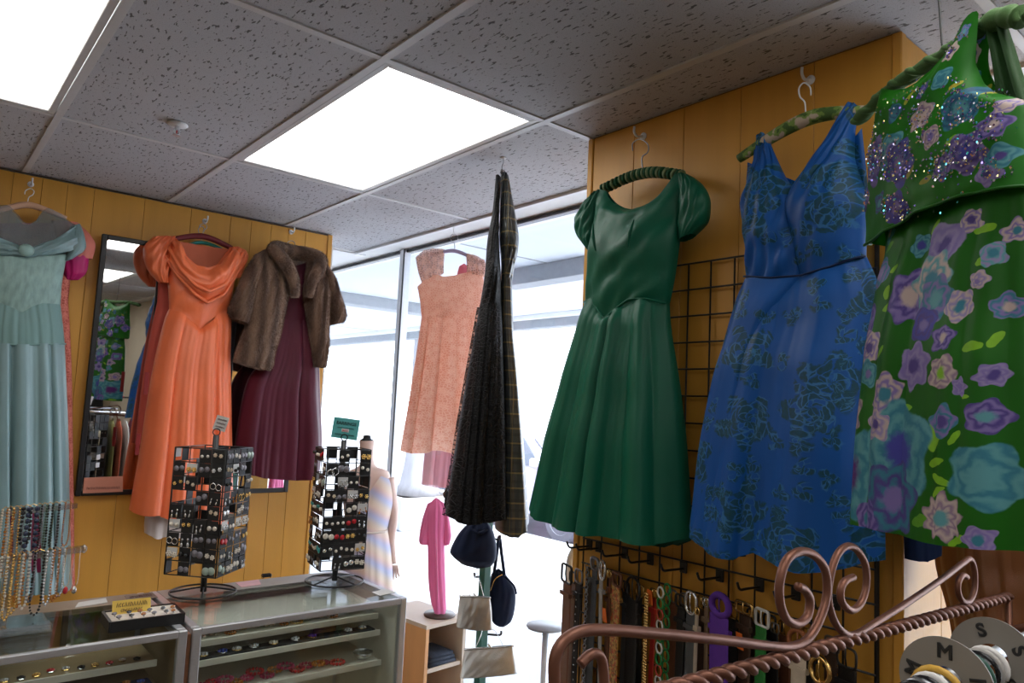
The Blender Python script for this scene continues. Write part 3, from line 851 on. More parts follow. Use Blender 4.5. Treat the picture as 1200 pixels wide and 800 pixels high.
wall_hook('white plastic wall hook holding the hanger of the emerald dress', px(754, 160, PX(RW)), (-1, 0, 0))

# ================================================================== BLUE DRESS
PB = PX(1.315)
M_BLUE = blue_print()
M_NAVY = fabric('navy_cotton', (0.004, 0.016, 0.06), 0.7, 0.2)
g0 = px(930, 655, PB)
t = thing('blue_dress', 'royal blue V-neck dress printed with dark green roses', 'dress', (g0[0], g0[1], g0[2]))
neckL = [(872, 240), (879, 212), (883, 180), (887, 162), (893, 157), (900, 160), (908, 178), (917, 198), (926, 215), (933, 225)]
rowsL = [[(887, 166), (890, 158), (896, 156), (900, 161)], [(884, 185), (909, 182)], [(879, 212), (922, 209)], [(871, 241), (942, 240)], [(874, 270), (946, 278)], [(876, 296), (948, 305)], [(876, 324), (915, 328), (951, 326)]]
m, _ = loft(rowsL, PB, [0.010, 0.02, 0.04, 0.055, 0.065, 0.055, 0.045], [0.01, 0.01, 0.015, 0.02, 0.03, 0.03, 0.03], 36, 6, wrinkle=0.0022, seed=14)
bl = m.build('bodice_panel', M_BLUE, t, True)
rowsR = [[(990, 126), (997, 121), (1004, 122), (1008, 127)], [(972, 160), (1003, 150)], [(950, 195), (1002, 182)], [(928, 230), (1006, 200)], [(924, 252), (1018, 238)], [(932, 290), (1016, 275)], [(940, 327), (980, 317), (1015, 301)]]
m, _ = loft(rowsR, PB, [0.012, 0.03, 0.05, 0.065, 0.075, 0.065, 0.05], [0.01, 0.01, 0.015, 0.02, 0.03, 0.03, 0.03], 40, 6, wrinkle=0.0022, seed=15)
m.build('bodice_panel', M_BLUE, t, True)
m, _ = loft([[(876, 190), (940, 215), (1010, 150)], [(873, 250), (940, 255), (1017, 225)], [(877, 322), (940, 322), (1014, 300)]], PB, [-0.012, -0.015, -0.02], [0.02, 0.03, 0.03], 20, 4)
m.build('back_panel', M_BLUE, t, True)
wl = [px(x, y, PB) + np.array([-0.055 * math.sqrt(max(0, 1 - abs((x - 945) / 72.0) ** 2.3)), 0, 0]) for x, y in resample([(876, 325), (915, 329), (951, 327), (985, 316), (1016, 301)], 26)]
MB().tube(wl, 0.0028, 6).build('waist_seam', M_NAVY, t, True)
rows = [[(876, 324), (915, 328), (951, 326), (985, 315), (1016, 301)], [(862, 360), (945, 375), (1032, 345)], [(845, 430), (940, 445), (1034, 430)], [(826, 525), (935, 545), (1036, 520)], [(815, 606), (830, 620), (860, 642), (888, 649), (915, 642), (932, 650), (960, 660), (992, 661), (1038, 656)]]
m, _ = loft(rows, PB, [0.046, 0.062, 0.088, 0.105, 0.115], [0.02, 0.03, 0.04, 0.04, 0.04], 80, 8, folds=(4.2, 0.005, 0.038, 0.5), seed=33)
m.build('skirt', M_BLUE, t, True)
# overskirt panel that crosses the front
rows = [[(884, 330), (920, 331), (951, 329)], [(872, 380), (918, 380)], [(852, 450), (900, 448)], [(838, 540), (893, 545)], [(832, 622), (886, 650)]]
m, _ = loft(rows, PB, [0.010, 0.035, 0.055, 0.072, 0.082], [0.0, 0, 0, 0, 0], 26, 6, folds=(2, 0.001, 0.012, 0.9), seed=3, sheet=True, shift=0.004, offset=0.045)
m.build('overskirt_panel', M_BLUE, t, True)
M_HFLOR = floral_print('painted_hanger_print', ((0.45, 0.36, 0.27), (0.52, 0.43, 0.33)), [(905, 178, 10, 4, (0.10, 0.20, 0.04), (0.25, 0.33, 0.10), (0.5, 0.4, 0.3)), (965, 140, 12, 5, (0.08, 0.20, 0.05), (0.2, 0.3, 0.1), (0.1, 0.2, 0.1)), (930, 158, 8, 4, (0.12, 0.25, 0.06), (0.3, 0.36, 0.12), (0.4, 0.3, 0.25))], [], PB)
M_HF2 = bpy.data.materials.new('cream_green_padding'); g = Gr(M_HF2); c_ = g.coord()
k_ = g.noise(c_, 34.0, 2.0); g.out(g.mix(g.step(0.50, 0.56, k_), g.mix(g.step(0.40, 0.44, k_), (0.05, 0.11, 0.02), (0.16, 0.26, 0.05)), (0.50, 0.41, 0.32)), 0.7)
hanger('padded hanger covered in cream and green floral cloth, holding the blue dress', PN(PB[0] + np.array([0.0, 0, 0]), PB[1]), (866, 186), (1014, 130), (944, 140), (943, 97), M_HF2, (0.012, 0.018), curl=-1, hookw=8, name='padded_hanger', hook_mat=M_WHITE)
wall_hook('white wall hook tied with string above the blue dress', px(950, 94, PX(RW)), (-1, 0, 0))
# navy dress behind, its hem showing right of the corner trim
PNV = PN((1.40, -1.10, 1.5), (-0.75, -0.66, 0))
t = thing('navy_dress', 'dark navy dress hanging behind, only its hem visible under green floral skirt', 'dress', tuple(px(1075, 650, PNV)))
m, _ = loft([[(1052, 330), (1090, 330)], [(1052, 450), (1100, 450)], [(1056, 560), (1105, 560)], [(1060, 654), (1080, 655), (1102, 648)]], PNV, [0.02, 0.03, 0.03, 0.03], [0.01, 0.01, 0.02, 0.02], 24, 5, folds=(3, 0.002, 0.008, 0.9), seed=6)
m.build('skirt', M_NAVY, t, True)
m, _ = loft([[(1058, 230), (1082, 228)], [(1052, 280), (1090, 280)], [(1052, 332), (1090, 332)]], PNV, [0.01, 0.03, 0.02], [0.01, 0.01, 0.01], 18, 5)
m.build('bodice', M_NAVY, t, True)

# ================================================================== GREEN FLORAL TWO-PIECE DRESS
PF = PN((1.07, -1.24, 2.0), (-0.844, 0.536, 0))
LIL, LILD, LIL2 = (0.20, 0.15, 0.38), (0.075, 0.05, 0.22), (0.27, 0.22, 0.42)
TEA, TEAD, TEAL_ = (0.035, 0.18, 0.25), (0.02, 0.08, 0.16), (0.10, 0.30, 0.33)
CRM, CRMD = (0.48, 0.38, 0.35), (0.26, 0.18, 0.26)
LIME, LIMED = (0.20, 0.45, 0.02), (0.10, 0.30, 0.02)
BLU = (0.06, 0.06, 0.32)
fls = [(1132, 289, 24, 3, LIL, LIL2, LILD), (1103, 289, 11, 5, TEA, TEAL_, BLU), (1100, 350, 26, 6, LIL, LILD, CRM), (1126, 330, 26, 6, CRM, TEAL_, TEA), (1133, 352, 22, 5, TEA, LIL, TEAL_), (1124, 383, 18, 4, BLU, LILD, LIL),
       (1118, 432, 22, 6, LIL, LIL2, LILD), (1152, 440, 15, 5, CRM, CRMD, LIME), (1086, 465, 20, 6, CRM, LIL, TEA), (1048, 378, 16, 4, LIL, LILD, TEAL_), (1058, 323, 15, 4, LIL, TEA, LIL2),
       (1042, 485, 18, 5, CRM, CRMD, LIL), (1045, 555, 42, 6, TEAL_, TEA, (0.10, 0.02, 0.16)), (1105, 530, 46, 5, TEA, TEAL_, BLU), (1100, 585, 34, 6, TEA, LILD, LIL), (1163, 608, 22, 9, CRM, CRMD, TEAL_),
       (1196, 560, 32, 5, TEAL_, TEA, TEAL_), (1176, 330, 9, 5, CRM, LIL2, LIL), (1185, 300, 12, 4, TEAL_, LIL2, TEA), (1158, 495, 14, 4, LIL, TEA, LILD), (1195, 442, 12, 6, LIL2, LIL, LILD), (1170, 455, 9, 5, LIL, LIL2, LIL), (1072, 608, 18, 4, LIL, LILD, TEA), (1198, 635, 12, 5, LIL2, LIL, TEA), (1060, 410, 16, 5, CRM, LIL, LILD), (1062, 440, 13, 4, TEA, TEAL_, LIL), (1150, 400, 13, 5, LIL, LILD, CRM), (1160, 360, 15, 5, CRM, LIL2, TEA), (1195, 490, 16, 5, LIL, LILD, TEAL_), (1080, 500, 16, 5, CRM, LIL2, LILD), (1200, 360, 13, 5, TEA, LIL, CRM), (1058, 275, 10, 5, TEAL_, TEA, CRM), (1160, 260, 12, 5, LIL, CRM, LILD), (1200, 270, 12, 5, CRM, LIL, TEA)]
lvs = [(1078, 318, 9, 0.3, LIME), (1072, 345, 10, 1.2, LIME), (1074, 362, 10, 0.5, LIME), (1036, 385, 9, 1.0, LIME), (1044, 330, 9, 0.4, LIME), (1117, 267, 9, 0.8, LIME), (1110, 480, 13, 0.1, LIME), (1080, 415, 8, 0.9, LIME), (1150, 510, 22, 1.4, LIME), (1155, 545, 12, 0.3, LIME), (1160, 565, 12, 2.6, LIME), (1158, 578, 9, 0.4, LIME),
       (1180, 308, 13, 0.2, LIME), (1173, 270, 14, 0.1, LIME), (1180, 410, 12, 0.3, LIME), (1195, 400, 10, 1.3, LIME), (1040, 605, 10, 0.1, LIME), (1180, 635, 14, 0.6, LIME), (1140, 610, 16, 0.3, LIMED), (1170, 515, 10, 0.8, LIME), (1177, 467, 6, 0.0, LIME), (1062, 290, 9, 0.5, LIMED)]
M_FLOR = floral_print('green_flower_print', ((0.006, 0.075, 0.003), (0.013, 0.135, 0.004)), fls, lvs, PF)
M_FGRN = fabric('grass_green_satin', (0.008, 0.10, 0.004), 0.4, 0.2, trl=0.1)
g0 = px(1120, 640, PF)
t = thing('green_floral_dress', 'bright green floral two-piece dress with sequinned top and lilac flowers', 'dress', tuple(g0))
top = [(1032, 112), (1034, 103), (1050, 106), (1067, 104), (1082, 97), (1097, 85), (1110, 68), (1124, 49), (1136, 27), (1146, 16), (1155, 14), (1153, 45), (1151, 76), (1158, 98), (1172, 109), (1190, 114), (1204, 118)]
rows = [top, [(1031, 135), (1100, 130), (1150, 115), (1206, 128)], [(1029, 178), (1110, 175), (1209, 160)], [(1023, 238), (1110, 222), (1212, 195)], [(1022, 286), (1034, 289), (1075, 270), (1112, 251), (1157, 232), (1214, 218)]]
M_FTOP = floral_print('sequin_top_print', ((0.008, 0.10, 0.003), (0.014, 0.17, 0.006)),
    [(1052, 192, 22, 5, LILD, LIL, BLU), (1080, 180, 18, 4, TEA, TEAL_, LIL), (1090, 195, 22, 5, LILD, BLU, LIL), (1112, 140, 14, 5, CRM, CRMD, CRM), (1133, 63, 9, 5, CRM, CRM, LILD), (1154, 130, 20, 4, TEA, TEAD, TEAL_), (1166, 182, 20, 5, LIL, LILD, BLU), (1032, 235, 14, 4, LILD, LIL, BLU), (1083, 248, 16, 5, LILD, BLU, LIL), (1108, 108, 8, 5, LILD, BLU, LIL), (1076, 135, 9, 3, TEA, TEAD, TEA), (1185, 205, 12, 5, LIL, LIL2, LILD), (1130, 95, 10, 4, TEA, TEAL_, TEA), (1188, 150, 13, 5, LILD, LIL, CRM), (1195, 185, 12, 4, TEA, TEAL_, LILD), (1140, 200, 12, 5, LILD, LIL, TEA), (1128, 165, 10, 4, CRM, CRMD, LIL), (1142, 40, 7, 5, TEA, LIL, TEAL_), (1060, 240, 10, 4, TEA, LILD, TEAL_), (1195, 125, 8, 5, CRM, LIL, CRM)],
    [(1145, 103, 8, 0.2, (0.40, 0.36, 0.04)), (1090, 118, 8, 1.0, (0.3, 0.33, 0.03)), (1152, 168, 9, 0.4, LIME), (1105, 205, 9, 0.6, (0.3, 0.3, 0.04)), (1044, 165, 7, 0.5, (0.3, 0.3, 0.04)), (1120, 215, 9, 0.2, (0.3, 0.3, 0.04)), (1170, 110, 8, 0.2, (0.4, 0.4, 0.06))], PF, 0.012)
m, TP = loft(rows, PF, [0.012, 0.05, 0.065, 0.06, 0.055], [0.012, 0.02, 0.03, 0.03, 0.03], 56, 7, wrinkle=0.0012, folds=(4, 0.003, 0.006, 0.9), seed=41)
topo = m.build('sequinned_top', M_FTOP, t, True)
MB().tube([p + PF[1] * 0.002 for p in TP[-1]], 0.003, 6).build('top_hem', M_FGRN, t, True)
# back strap behind the neckline
m, _ = loft([[(1150, 16), (1163, 15)], [(1160, 60), (1178, 70)], [(1166, 100), (1190, 112)], [(1168, 130), (1200, 140)]], PF, [-0.02, -0.025, -0.03, -0.03], [0.03, 0.035, 0.04, 0.04], 12, 5)
m.build('back_strap', fabric('dark_green_lining', (0.012, 0.055, 0.008), 0.6), t, True)
rows = [[(1038, 262), (1100, 235), (1206, 195)], [(1040, 292), (1110, 275), (1208, 245)], [(1034, 345), (1120, 340), (1212, 335)], [(1029, 430), (1120, 432), (1220, 440)], [(1025, 530), (1120, 540), (1228, 545)], [(1025, 609), (1040, 613), (1082, 620), (1115, 630), (1146, 637), (1200, 645), (1234, 648)]]
m, SKF = loft(rows, PF, [0.02, 0.035, 0.055, 0.075, 0.085, 0.09], [0.02, 0.02, 0.03, 0.03, 0.04, 0.04], 72, 8, folds=(4.2, 0.005, 0.030, 0.4), seed=52)
m.build('skirt', M_FLOR, t, True)
# sequins sewn over the flowers of the top: one sprinkle of tiny discs
M_SEQ = bpy.data.materials.new('iridescent_sequins'); g = Gr(M_SEQ)
rv = g.n('ShaderNodeNewGeometry'); rp = X(g, rv.outputs['Random Per Island'])
c = g.mix(g.step(0.30, 0.34, rp), (0.75, 0.72, 0.80), (0.30, 0.24, 0.75)); c = g.mix(g.step(0.60, 0.64, rp), c, (0.10, 0.55, 0.65)); c = g.mix(g.step(0.80, 0.83, rp), c, (0.80, 0.72, 0.25))
g.out(c, 0.18, 0.85)
sq = MB(); r = random.Random(9)
cl = [(1052, 192, 24, 190), (1085, 190, 28, 220), (1154, 130, 22, 130), (1166, 182, 22, 160), (1083, 248, 18, 110), (1032, 235, 14, 70), (1112, 140, 16, 60), (1133, 63, 9, 26), (1108, 108, 9, 40), (1145, 103, 12, 45), (1140, 45, 10, 20), (1178, 118, 14, 45), (1192, 200, 14, 60), (1120, 212, 50, 90), (1050, 165, 20, 40), (1100, 150, 60, 110), (1090, 120, 30, 45), (1188, 150, 18, 90), (1140, 200, 16, 70), (1128, 165, 14, 45)]
Vg = np.array([[px(x, y, PF) for x, y in resample(rw, 2)] for rw in rows])
nrm = PF[1]; rt = unit(np.cross(np.array([0, 0, 1.0]), nrm)); flat = TP.reshape(-1, 3)
fu = flat @ rt; fz = flat[:, 2]
for (x, y, R, k) in cl:
    for _ in range(k):
        a, q = r.uniform(0, 6.28), R * math.sqrt(r.random())
        p = px(x + q * math.cos(a), y + q * math.sin(a), PF)
        i = int(np.argmin((fu - p @ rt) ** 2 + (fz - p[2]) ** 2))
        if (fu[i] - p @ rt) ** 2 + (fz[i] - p[2]) ** 2 > 0.0003: continue
        p = p + nrm * ((flat[i] - p) @ nrm + 0.002)
        tn = unit(nrm + np.array([r.uniform(-.55, .55), r.uniform(-.55, .55), r.uniform(-.55, .55)]))
        e1 = unit(np.cross(tn, (0, 0, 1))); e2 = np.cross(tn, e1); s_ = r.uniform(0.0014, 0.0024)
        sq.add([p + s_ * (math.cos(h) * e1 + math.sin(h) * e2) for h in (0.5, 1.57, 2.62, 3.67, 4.71, 5.76)], [(0, 1, 2, 3, 4, 5)])
tag(sq.build('sequins', M_SEQ, t), kind='stuff')
# braided velvet hanger
PH = PN(PF[0] - PF[1] * 0.01, PF[1])
a, b = px(1004, 142, PH), px(1196, 20, PH); mid = px(1110, 62, PH)
hp = bez([a, px(1050, 100, PH), mid, px(1165, 24, PH), b], 9)
ht = thing('padded_hanger', 'thick hanger wrapped in crushed moss green velvet holding the floral dress', 'hanger', tuple(mid), 'hangers')
M_MOSS = fabric('moss_velvet', (0.055, 0.12, 0.035), 0.85, 0.8, var=0.35, vs=60, sheencol=(0.6, 0.8, 0.5))
k = len(hp)
MB().tube(hp, [0.011 + 0.004 * abs(math.sin(i * 0.75)) + (0.004 if i > k - 12 else 0) for i in range(k)], 12).build('velvet_bar', M_MOSS, ht, True)
for s_ in (0, math.pi):
    pp = []
    for i in range(0, (k - 1) * 3 + 1):
        f_ = i / 3; i0 = min(int(f_), k - 2); p = hp[i0] * (1 - f_ + i0) + hp[i0 + 1] * (f_ - i0); tg = unit(hp[i0 + 1] - hp[i0])
        e1 = unit(np.cross(tg, (0, 0, 1))); e2 = np.cross(tg, e1); an = i * 0.33 + s_
        pp.append(p + 0.009 * (math.cos(an) * e1 + math.sin(an) * e2))
    MB().tube(pp, 0.0075, 8).build('velvet_twist', M_MOSS, ht, True)
q = px(1098, 40, PH); hk = bez([mid, (mid + q) / 2, np.array([q[0], q[1], CEIL - 0.02]), np.array([q[0], q[1] - 0.015, CEIL - 0.004])], 5)
MB().tube(hk, 0.002, 7).build('hook', M_BLACK, ht, True)
# ================================================================== BACK WALL GOWNS
# --- aqua gown
PA = PY(1.96)
M_AQUA = fabric('aqua_satin', (0.17, 0.27, 0.28), 0.28, 0.2, var=0.16, spec=0.6)
M_AQUAB = fabric('aqua_brocade', (0.24, 0.36, 0.33), 0.45, 0.3, var=0.22, vs=60, bump=0.35)
M_AQUAD = fabric('aqua_taffeta', (0.15, 0.26, 0.25), 0.4, 0.2)
M_AQSH = sheer('aqua_net', (0.16, 0.20, 0.21), 0.5)
t = thing('aqua_gown', 'pale aqua satin gown with sheer yoke and draped collar', 'dress', tuple(px(30, 690, PA)))
m, _ = loft([[(-28, 256), (-5, 241), (10, 241), (20, 252), (27, 261), (34, 263), (42, 259), (50, 247), (56, 244), (72, 252), (86, 263)], [(-34, 268), (0, 284), (30, 297), (62, 284), (92, 264)]], PA, [0.02, 0.05], [0.02, 0.04], 36, 5)
m.build('sheer_yoke', M_AQSH, t, True)
m, _ = loft([[(-36, 266), (0, 281), (30, 293), (62, 282), (94, 262)], [(-42, 276), (-5, 290), (30, 298), (64, 290), (98, 278)], [(-44, 288), (-8, 299), (28, 304), (60, 300), (99, 292)]], PA, [0.05, 0.075, 0.055], [0.03, 0.03, 0.03], 40, 6, wrinkle=0.004, seed=3)
m.build('draped_collar', M_AQUA, t, True)
MB().ball(px(28, 296, PA) + (0, -0.075, 0), 0.03, 12, (1.0, 0.5, 0.9)).build('collar_knot', M_AQUAB, t, True)
for rws in ([[(82, 266), (94, 262)], [(80, 280), (99, 276)], [(78, 292), (100, 292)], [(76, 306), (84, 304)]], [[(-38, 266), (-28, 270)], [(-44, 280), (-22, 284)], [(-42, 295), (-22, 298)], [(-34, 306), (-22, 306)]]):
    m, _ = loft(rws, PA, [0.02, 0.04, 0.045, 0.03], [0.02, 0.03, 0.03, 0.02], 18, 5, wrinkle=0.001); m.build('sleeve', M_AQUA, t, True)
wa = [(-18, 358), (0, 356), (12, 361), (24, 367), (36, 360), (48, 356), (71, 357)]
m, _ = loft([[(-24, 298), (0, 301), (30, 303), (60, 300), (79, 298)], [(-20, 330), (28, 332), (73, 330)], wa], PA, [0.05, 0.07, 0.05], [0.03, 0.03, 0.03], 40, 6, wrinkle=0.0015, seed=9)
m.build('bodice', M_AQUAB, t, True)
m, _ = loft([wa, [(-22, 382), (26, 384), (74, 382)], [(-24, 404), (26, 406), (76, 404)]], PA, [0.05, 0.06, 0.065], [0.03, 0.03, 0.03], 60, 5, folds=(11, 0.003, 0.005, 0.9), seed=2)
m.build('gathered_midriff', M_AQUAD, t, True)
m, _ = loft([[(-24, 402), (26, 404), (76, 402)], [(-30, 500), (26, 502), (80, 500)], [(-35, 600), (25, 602), (82, 600)], [(-38, 686), (25, 690), (84, 688)]], PA, [0.07, 0.09, 0.10, 0.11], [0.03, 0.03, 0.03, 0.03], 70, 7, folds=(6, 0.010, 0.040, 0.4), seed=17)
m.build('skirt', M_AQUA, t, True)
MB().tube([px(x, y, PA) + (0, -0.07 * math.sqrt(max(0, 1 - abs((x - 26) / 51) ** 2.3)), 0) for x, y in resample([(-24, 403), (26, 405), (76, 403)], 24)], 0.004, 6).build('seam', M_AQUAD, t, True)
M_PINKW = mat('peach_wood', (0.62, 0.36, 0.24), 0.4, var=0.1)
M_WHP = mat('white_plastic', (0.78, 0.76, 0.74), 0.35)
hanger('pale wooden hanger with white hook above the aqua gown', PN(PA[0] + np.array([0, 0.02, 0]), PA[1]), (-20, 252), (78, 256), (32, 240), (35, 221), M_PINKW, (0.010, 0.014), hook_mat=M_WHP, curl=1, hookw=6)
wall_hook('white wall hook above the aqua gown', px(36, 216, PY(BW)), (0, -1, 0))

# --- magenta and coral gown behind it
PC = PY(2.05)
M_MAG = fabric('magenta_satin', (0.42, 0.012, 0.12), 0.35, 0.3)
M_CORL = lace('coral_lace', (0.72, 0.24, 0.18), (0.45, 0.10, 0.07), 80, 0.0, flower=24)
M_CORSH = sheer('coral_organza', (0.75, 0.22, 0.16), 0.8)
t = thing('coral_lace_gown', 'coral lace gown with magenta puff sleeve mostly hidden behind aqua gown', 'dress', tuple(px(60, 700, PC)))
m, _ = loft([[(60, 258), (92, 261)], [(62, 275), (106, 276)], [(66, 292), (112, 288)], [(72, 304), (108, 304)]], PC, [0.02, 0.06, 0.07, 0.05], [0.02, 0.04, 0.04, 0.03], 26, 6, folds=(4, 0.004, 0.008, 0.9), seed=3); m.build('shoulder_puff', M_CORSH, t, True)
m, _ = loft([[(66, 292), (104, 290)], [(66, 308), (104, 306)], [(70, 320), (101, 320)], [(74, 328), (92, 328)]], PC, [0.05, 0.06, 0.05, 0.02], [0.03, 0.04, 0.03, 0.02], 24, 6, folds=(5, 0.003, 0.005, 0.9), seed=4); m.build('sleeve', M_MAG, t, True)
m, _ = loft([[(0, 262), (76, 262)], [(0, 300), (84, 300)], [(0, 350), (80, 352)]], PC, [0.02, 0.04, 0.04], [0.02, 0.02, 0.02], 24, 5); m.build('bodice', M_CORL, t, True)
m, _ = loft([[(0, 350), (80, 352)], [(-6, 430), (84, 430)], [(-10, 560), (86, 560)], [(-12, 690), (88, 690)]], PC, [0.04, 0.05, 0.06, 0.06], [0.02, 0.02, 0.02, 0.02], 44, 6, folds=(5, 0.003, 0.012, 0.9), seed=5); m.build('skirt', M_CORL, t, True)
# burgundy velvet dress low behind the necklaces
PV = PY(1.99)
M_BVEL = fabric('burgundy_velvet', (0.11, 0.004, 0.03), 0.85, 0.6)
t = thing('burgundy_velvet_skirt', 'dark burgundy velvet skirt hem behind the hanging necklaces', 'skirt', tuple(px(20, 690, PV)))
m, _ = loft([[(-20, 600), (64, 600)], [(-22, 640), (70, 636)], [(-22, 668), (70, 660)]], PV, [0.14, 0.15, 0.155], [0.02, 0.02, 0.02], 40, 5, folds=(6, 0.004, 0.010, 0.9), seed=8); m.build('cloth', M_BVEL, t, True)
m, _ = loft([[(-18, 590), (62, 590)], [(-18, 602), (62, 602)]], PV, [0.135, 0.14], [0.02, 0.02], 20, 3); m.build('waistband', M_BVEL, t, True)

# --- orange satin gown
PO = PY(1.99)
M_OR = fabric('orange_satin', (0.80, 0.165, 0.055), 0.30, 0.2, var=0.12, spec=0.55, bump=0.4)
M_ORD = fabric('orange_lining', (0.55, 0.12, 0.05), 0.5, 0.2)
M_SLIP = fabric('white_slip', (0.70, 0.62, 0.60), 0.6, 0.3)
t = thing('orange_gown', 'long orange satin gown with deep cowl neck and puff sleeves', 'dress', tuple(px(212, 612, PO)))
wo = [(198, 362), (208, 366), (220, 376), (231, 386), (242, 377), (256, 366), (270, 360)]
m, _ = loft([[(196, 284), (206, 279), (213, 301), (222, 311), (238, 315), (252, 311), (262, 298), (270, 290), (276, 292)], [(195, 315), (235, 332), (276, 316)], [(197, 340), (233, 352), (273, 340)], wo], PO, [0.02, 0.06, 0.07, 0.05], [0.02, 0.03, 0.03, 0.03], 50, 6, wrinkle=0.003, seed=11)
bod = m.build('bodice', M_OR, t, True)
m, _ = loft([[(202, 281), (220, 284), (240, 288), (272, 292)], [(200, 310), (238, 318), (274, 315)]], PO, [-0.01, -0.01], [0.03, 0.04], 20, 3); m.build('back_panel', M_ORD, t, True)
cow = [[(205, 279), (213, 302), (226, 313), (240, 316), (254, 311), (264, 298), (272, 290)],
       [(200, 285), (208, 312), (222, 326), (237, 331), (255, 322), (268, 304), (277, 293)],
       [(194, 292), (205, 318), (220, 336), (237, 344), (256, 335), (270, 312), (281, 297)],
       [(190, 299), (202, 323), (222, 346), (237, 356), (256, 347), (272, 322), (285, 301)]]
m, _ = loft(cow, PO, [0.03, 0.075, 0.06, 0.03], [0, 0, 0, 0], 44, 8, sheet=True, shift=0.045, wrinkle=0.004, seed=6, power=3)
V = np.array(m.v); m.build('cowl_drape', M_OR, t, True)
for k, (a_, off_) in enumerate(((1, 0.105), (2, 0.115), (3, 0.085))):
    P = [px(x, y, PO) + (0, -off_ * (1 - 0.55 * abs(i / 13 - 1) ** 2), 0) for i, (x, y) in enumerate(resample(cow[a_], 27))]
    MB().tube(bez(P, 2), 0.011, 8, flat=0.8).build('cowl_fold', M_OR, t, True)
for rws in ([[(180, 277), (206, 277)], [(169, 288), (203, 288)], [(168, 302), (200, 304)], [(174, 318), (198, 320)], [(186, 331), (197, 332)]], [[(268, 290), (280, 289)], [(268, 300), (290, 298)], [(270, 314), (287, 311)], [(271, 328), (279, 326)]]):
    m, _ = loft(rws, PO, [0.02, 0.05, 0.06, 0.05, 0.03][:len(rws)], [0.02, 0.03, 0.03, 0.03, 0.02][:len(rws)], 26, 6, wrinkle=0.004, seed=len(rws)); m.build('sleeve', M_OR, t, True)
m, _ = loft([wo, [(192, 376), (231, 396), (271, 374)], [(181, 420), (225, 428), (270, 424)], [(172, 470), (220, 480), (271, 480)], [(163, 530), (218, 540), (272, 540)], [(151, 597), (162, 601), (175, 600), (195, 608), (220, 611), (250, 613), (273, 610)]], PO, [0.05, 0.075, 0.09, 0.10, 0.11, 0.12], [0.03, 0.03, 0.03, 0.03, 0.03, 0.03], 90, 7, folds=(6.5, 0.012, 0.044, 0.4), seed=77)
m.build('skirt', M_OR, t, True)
m, _ = loft([[(172, 590), (258, 594)], [(169, 612), (256, 616)], [(169, 624), (180, 629), (195, 624), (215, 630), (254, 628)]], PO, [0.08, 0.09, 0.09], [0.02, 0.02, 0.02], 50, 4, folds=(8, 0.006, 0.014, 1.0), seed=4); m.build('slip', M_SLIP, t, True)
MB().bbox(*(lambda p: (p[0] - 0.016, p[0] + 0.016, p[1] + 0.028, p[1] + 0.032, p[2] - 0.012, p[2] + 0.012))(px(233, 311, PO)), 0.001).build('size_tag', mat('blue_tag', (0.05, 0.35, 0.60), 0.5), t)
M_BUR = mat('burgundy_flock', (0.14, 0.006, 0.012), 0.6)
M_TEAL = mat('teal_plastic', (0.01, 0.22, 0.19), 0.35)
hanger('dark burgundy flocked hanger holding the orange gown', PN(PO[0] + np.array([0, 0.01, 0]), PO[1]), (203, 280), (272, 291), (238, 277), (238, 262), M_BUR, (0.012, 0.015), curl=1, hookw=5)
hanger('teal hanger behind the burgundy one in the orange gown', PN(PO[0] + np.array([0, 0.045, 0]), PO[1]), (214, 290), (260, 292), (236, 284), (236, 265), M_TEAL, (0.008, 0.009), curl=-1, hookw=4)
wall_hook('small metal hook above the orange gown', px(240, 259, PY(BW)), (0, -1, 0))
PO2 = PY(2.065)
M_RSH = fabric('red_coral_crepe', (0.48, 0.075, 0.05), 0.6, 0.3)
t = thing('red_coral_dress', 'red coral crepe dress peeking out left behind the orange gown', 'dress', tuple(px(200, 520, PO2)))
m, _ = loft([[(186, 318), (240, 320)], [(184, 355), (240, 356)]], PO2, [0.03, 0.03], [0.02, 0.02], 20, 4); m.build('bodice', M_RSH, t, True)
m, _ = loft([[(184, 354), (240, 356)], [(174, 400), (245, 400)], [(166, 450), (250, 450)], [(158, 520), (255, 520)]], PO2, [0.03, 0.04, 0.04, 0.04], [0.02, 0.02, 0.02, 0.02], 40, 5, folds=(6, 0.003, 0.01, 0.9), seed=5); m.build('skirt', M_RSH, t, True)

# --- burgundy gown and fur jacket
PU = PY(2.0)
M_BURG = fabric('burgundy_crepe', (0.080, 0.006, 0.020), 0.55, 0.3, var=0.12)
t = thing('burgundy_gown', 'long burgundy gown with pleated skirt worn under the fur jacket', 'dress', tuple(px(330, 560, PU)))
m, _ = loft([[(322, 300), (346, 312), (368, 304)], [(322, 340), (346, 342), (368, 342)], [(324, 374), (346, 378), (367, 376)]], PU, [0.02, 0.05, 0.04], [0.02, 0.03, 0.03], 30, 5, wrinkle=0.001); m.build('bodice', M_BURG, t, True)
m, _ = loft([[(324, 372), (346, 376), (367, 374)], [(306, 420), (340, 425), (373, 425)], [(288, 450), (335, 460), (374, 460)], [(276, 510), (330, 514), (376, 515)], [(272, 552), (300, 558), (340, 561), (373, 555)]], PU, [0.04, 0.07, 0.09, 0.10, 0.10], [0.03, 0.03, 0.03, 0.03, 0.03], 80, 7, folds=(6, 0.004, 0.042, 0.4), seed=61); m.build('skirt', M_BURG, t, True)
M_WOODH = mat('pale_wood_hanger', (0.55, 0.42, 0.28), 0.45)
hanger('pale wooden hanger inside the brown fur jacket', PN(PU[0] + np.array([0, -0.005, 0]), PU[1]), (322, 303), (366, 306), (342, 297), (341, 282), M_WOODH, (0.008, 0.012), curl=1, hookw=5)
wall_hook('small wire ceiling hook above the fur jacket', px(341, 272, PY(BW)), (0, -1, 0))

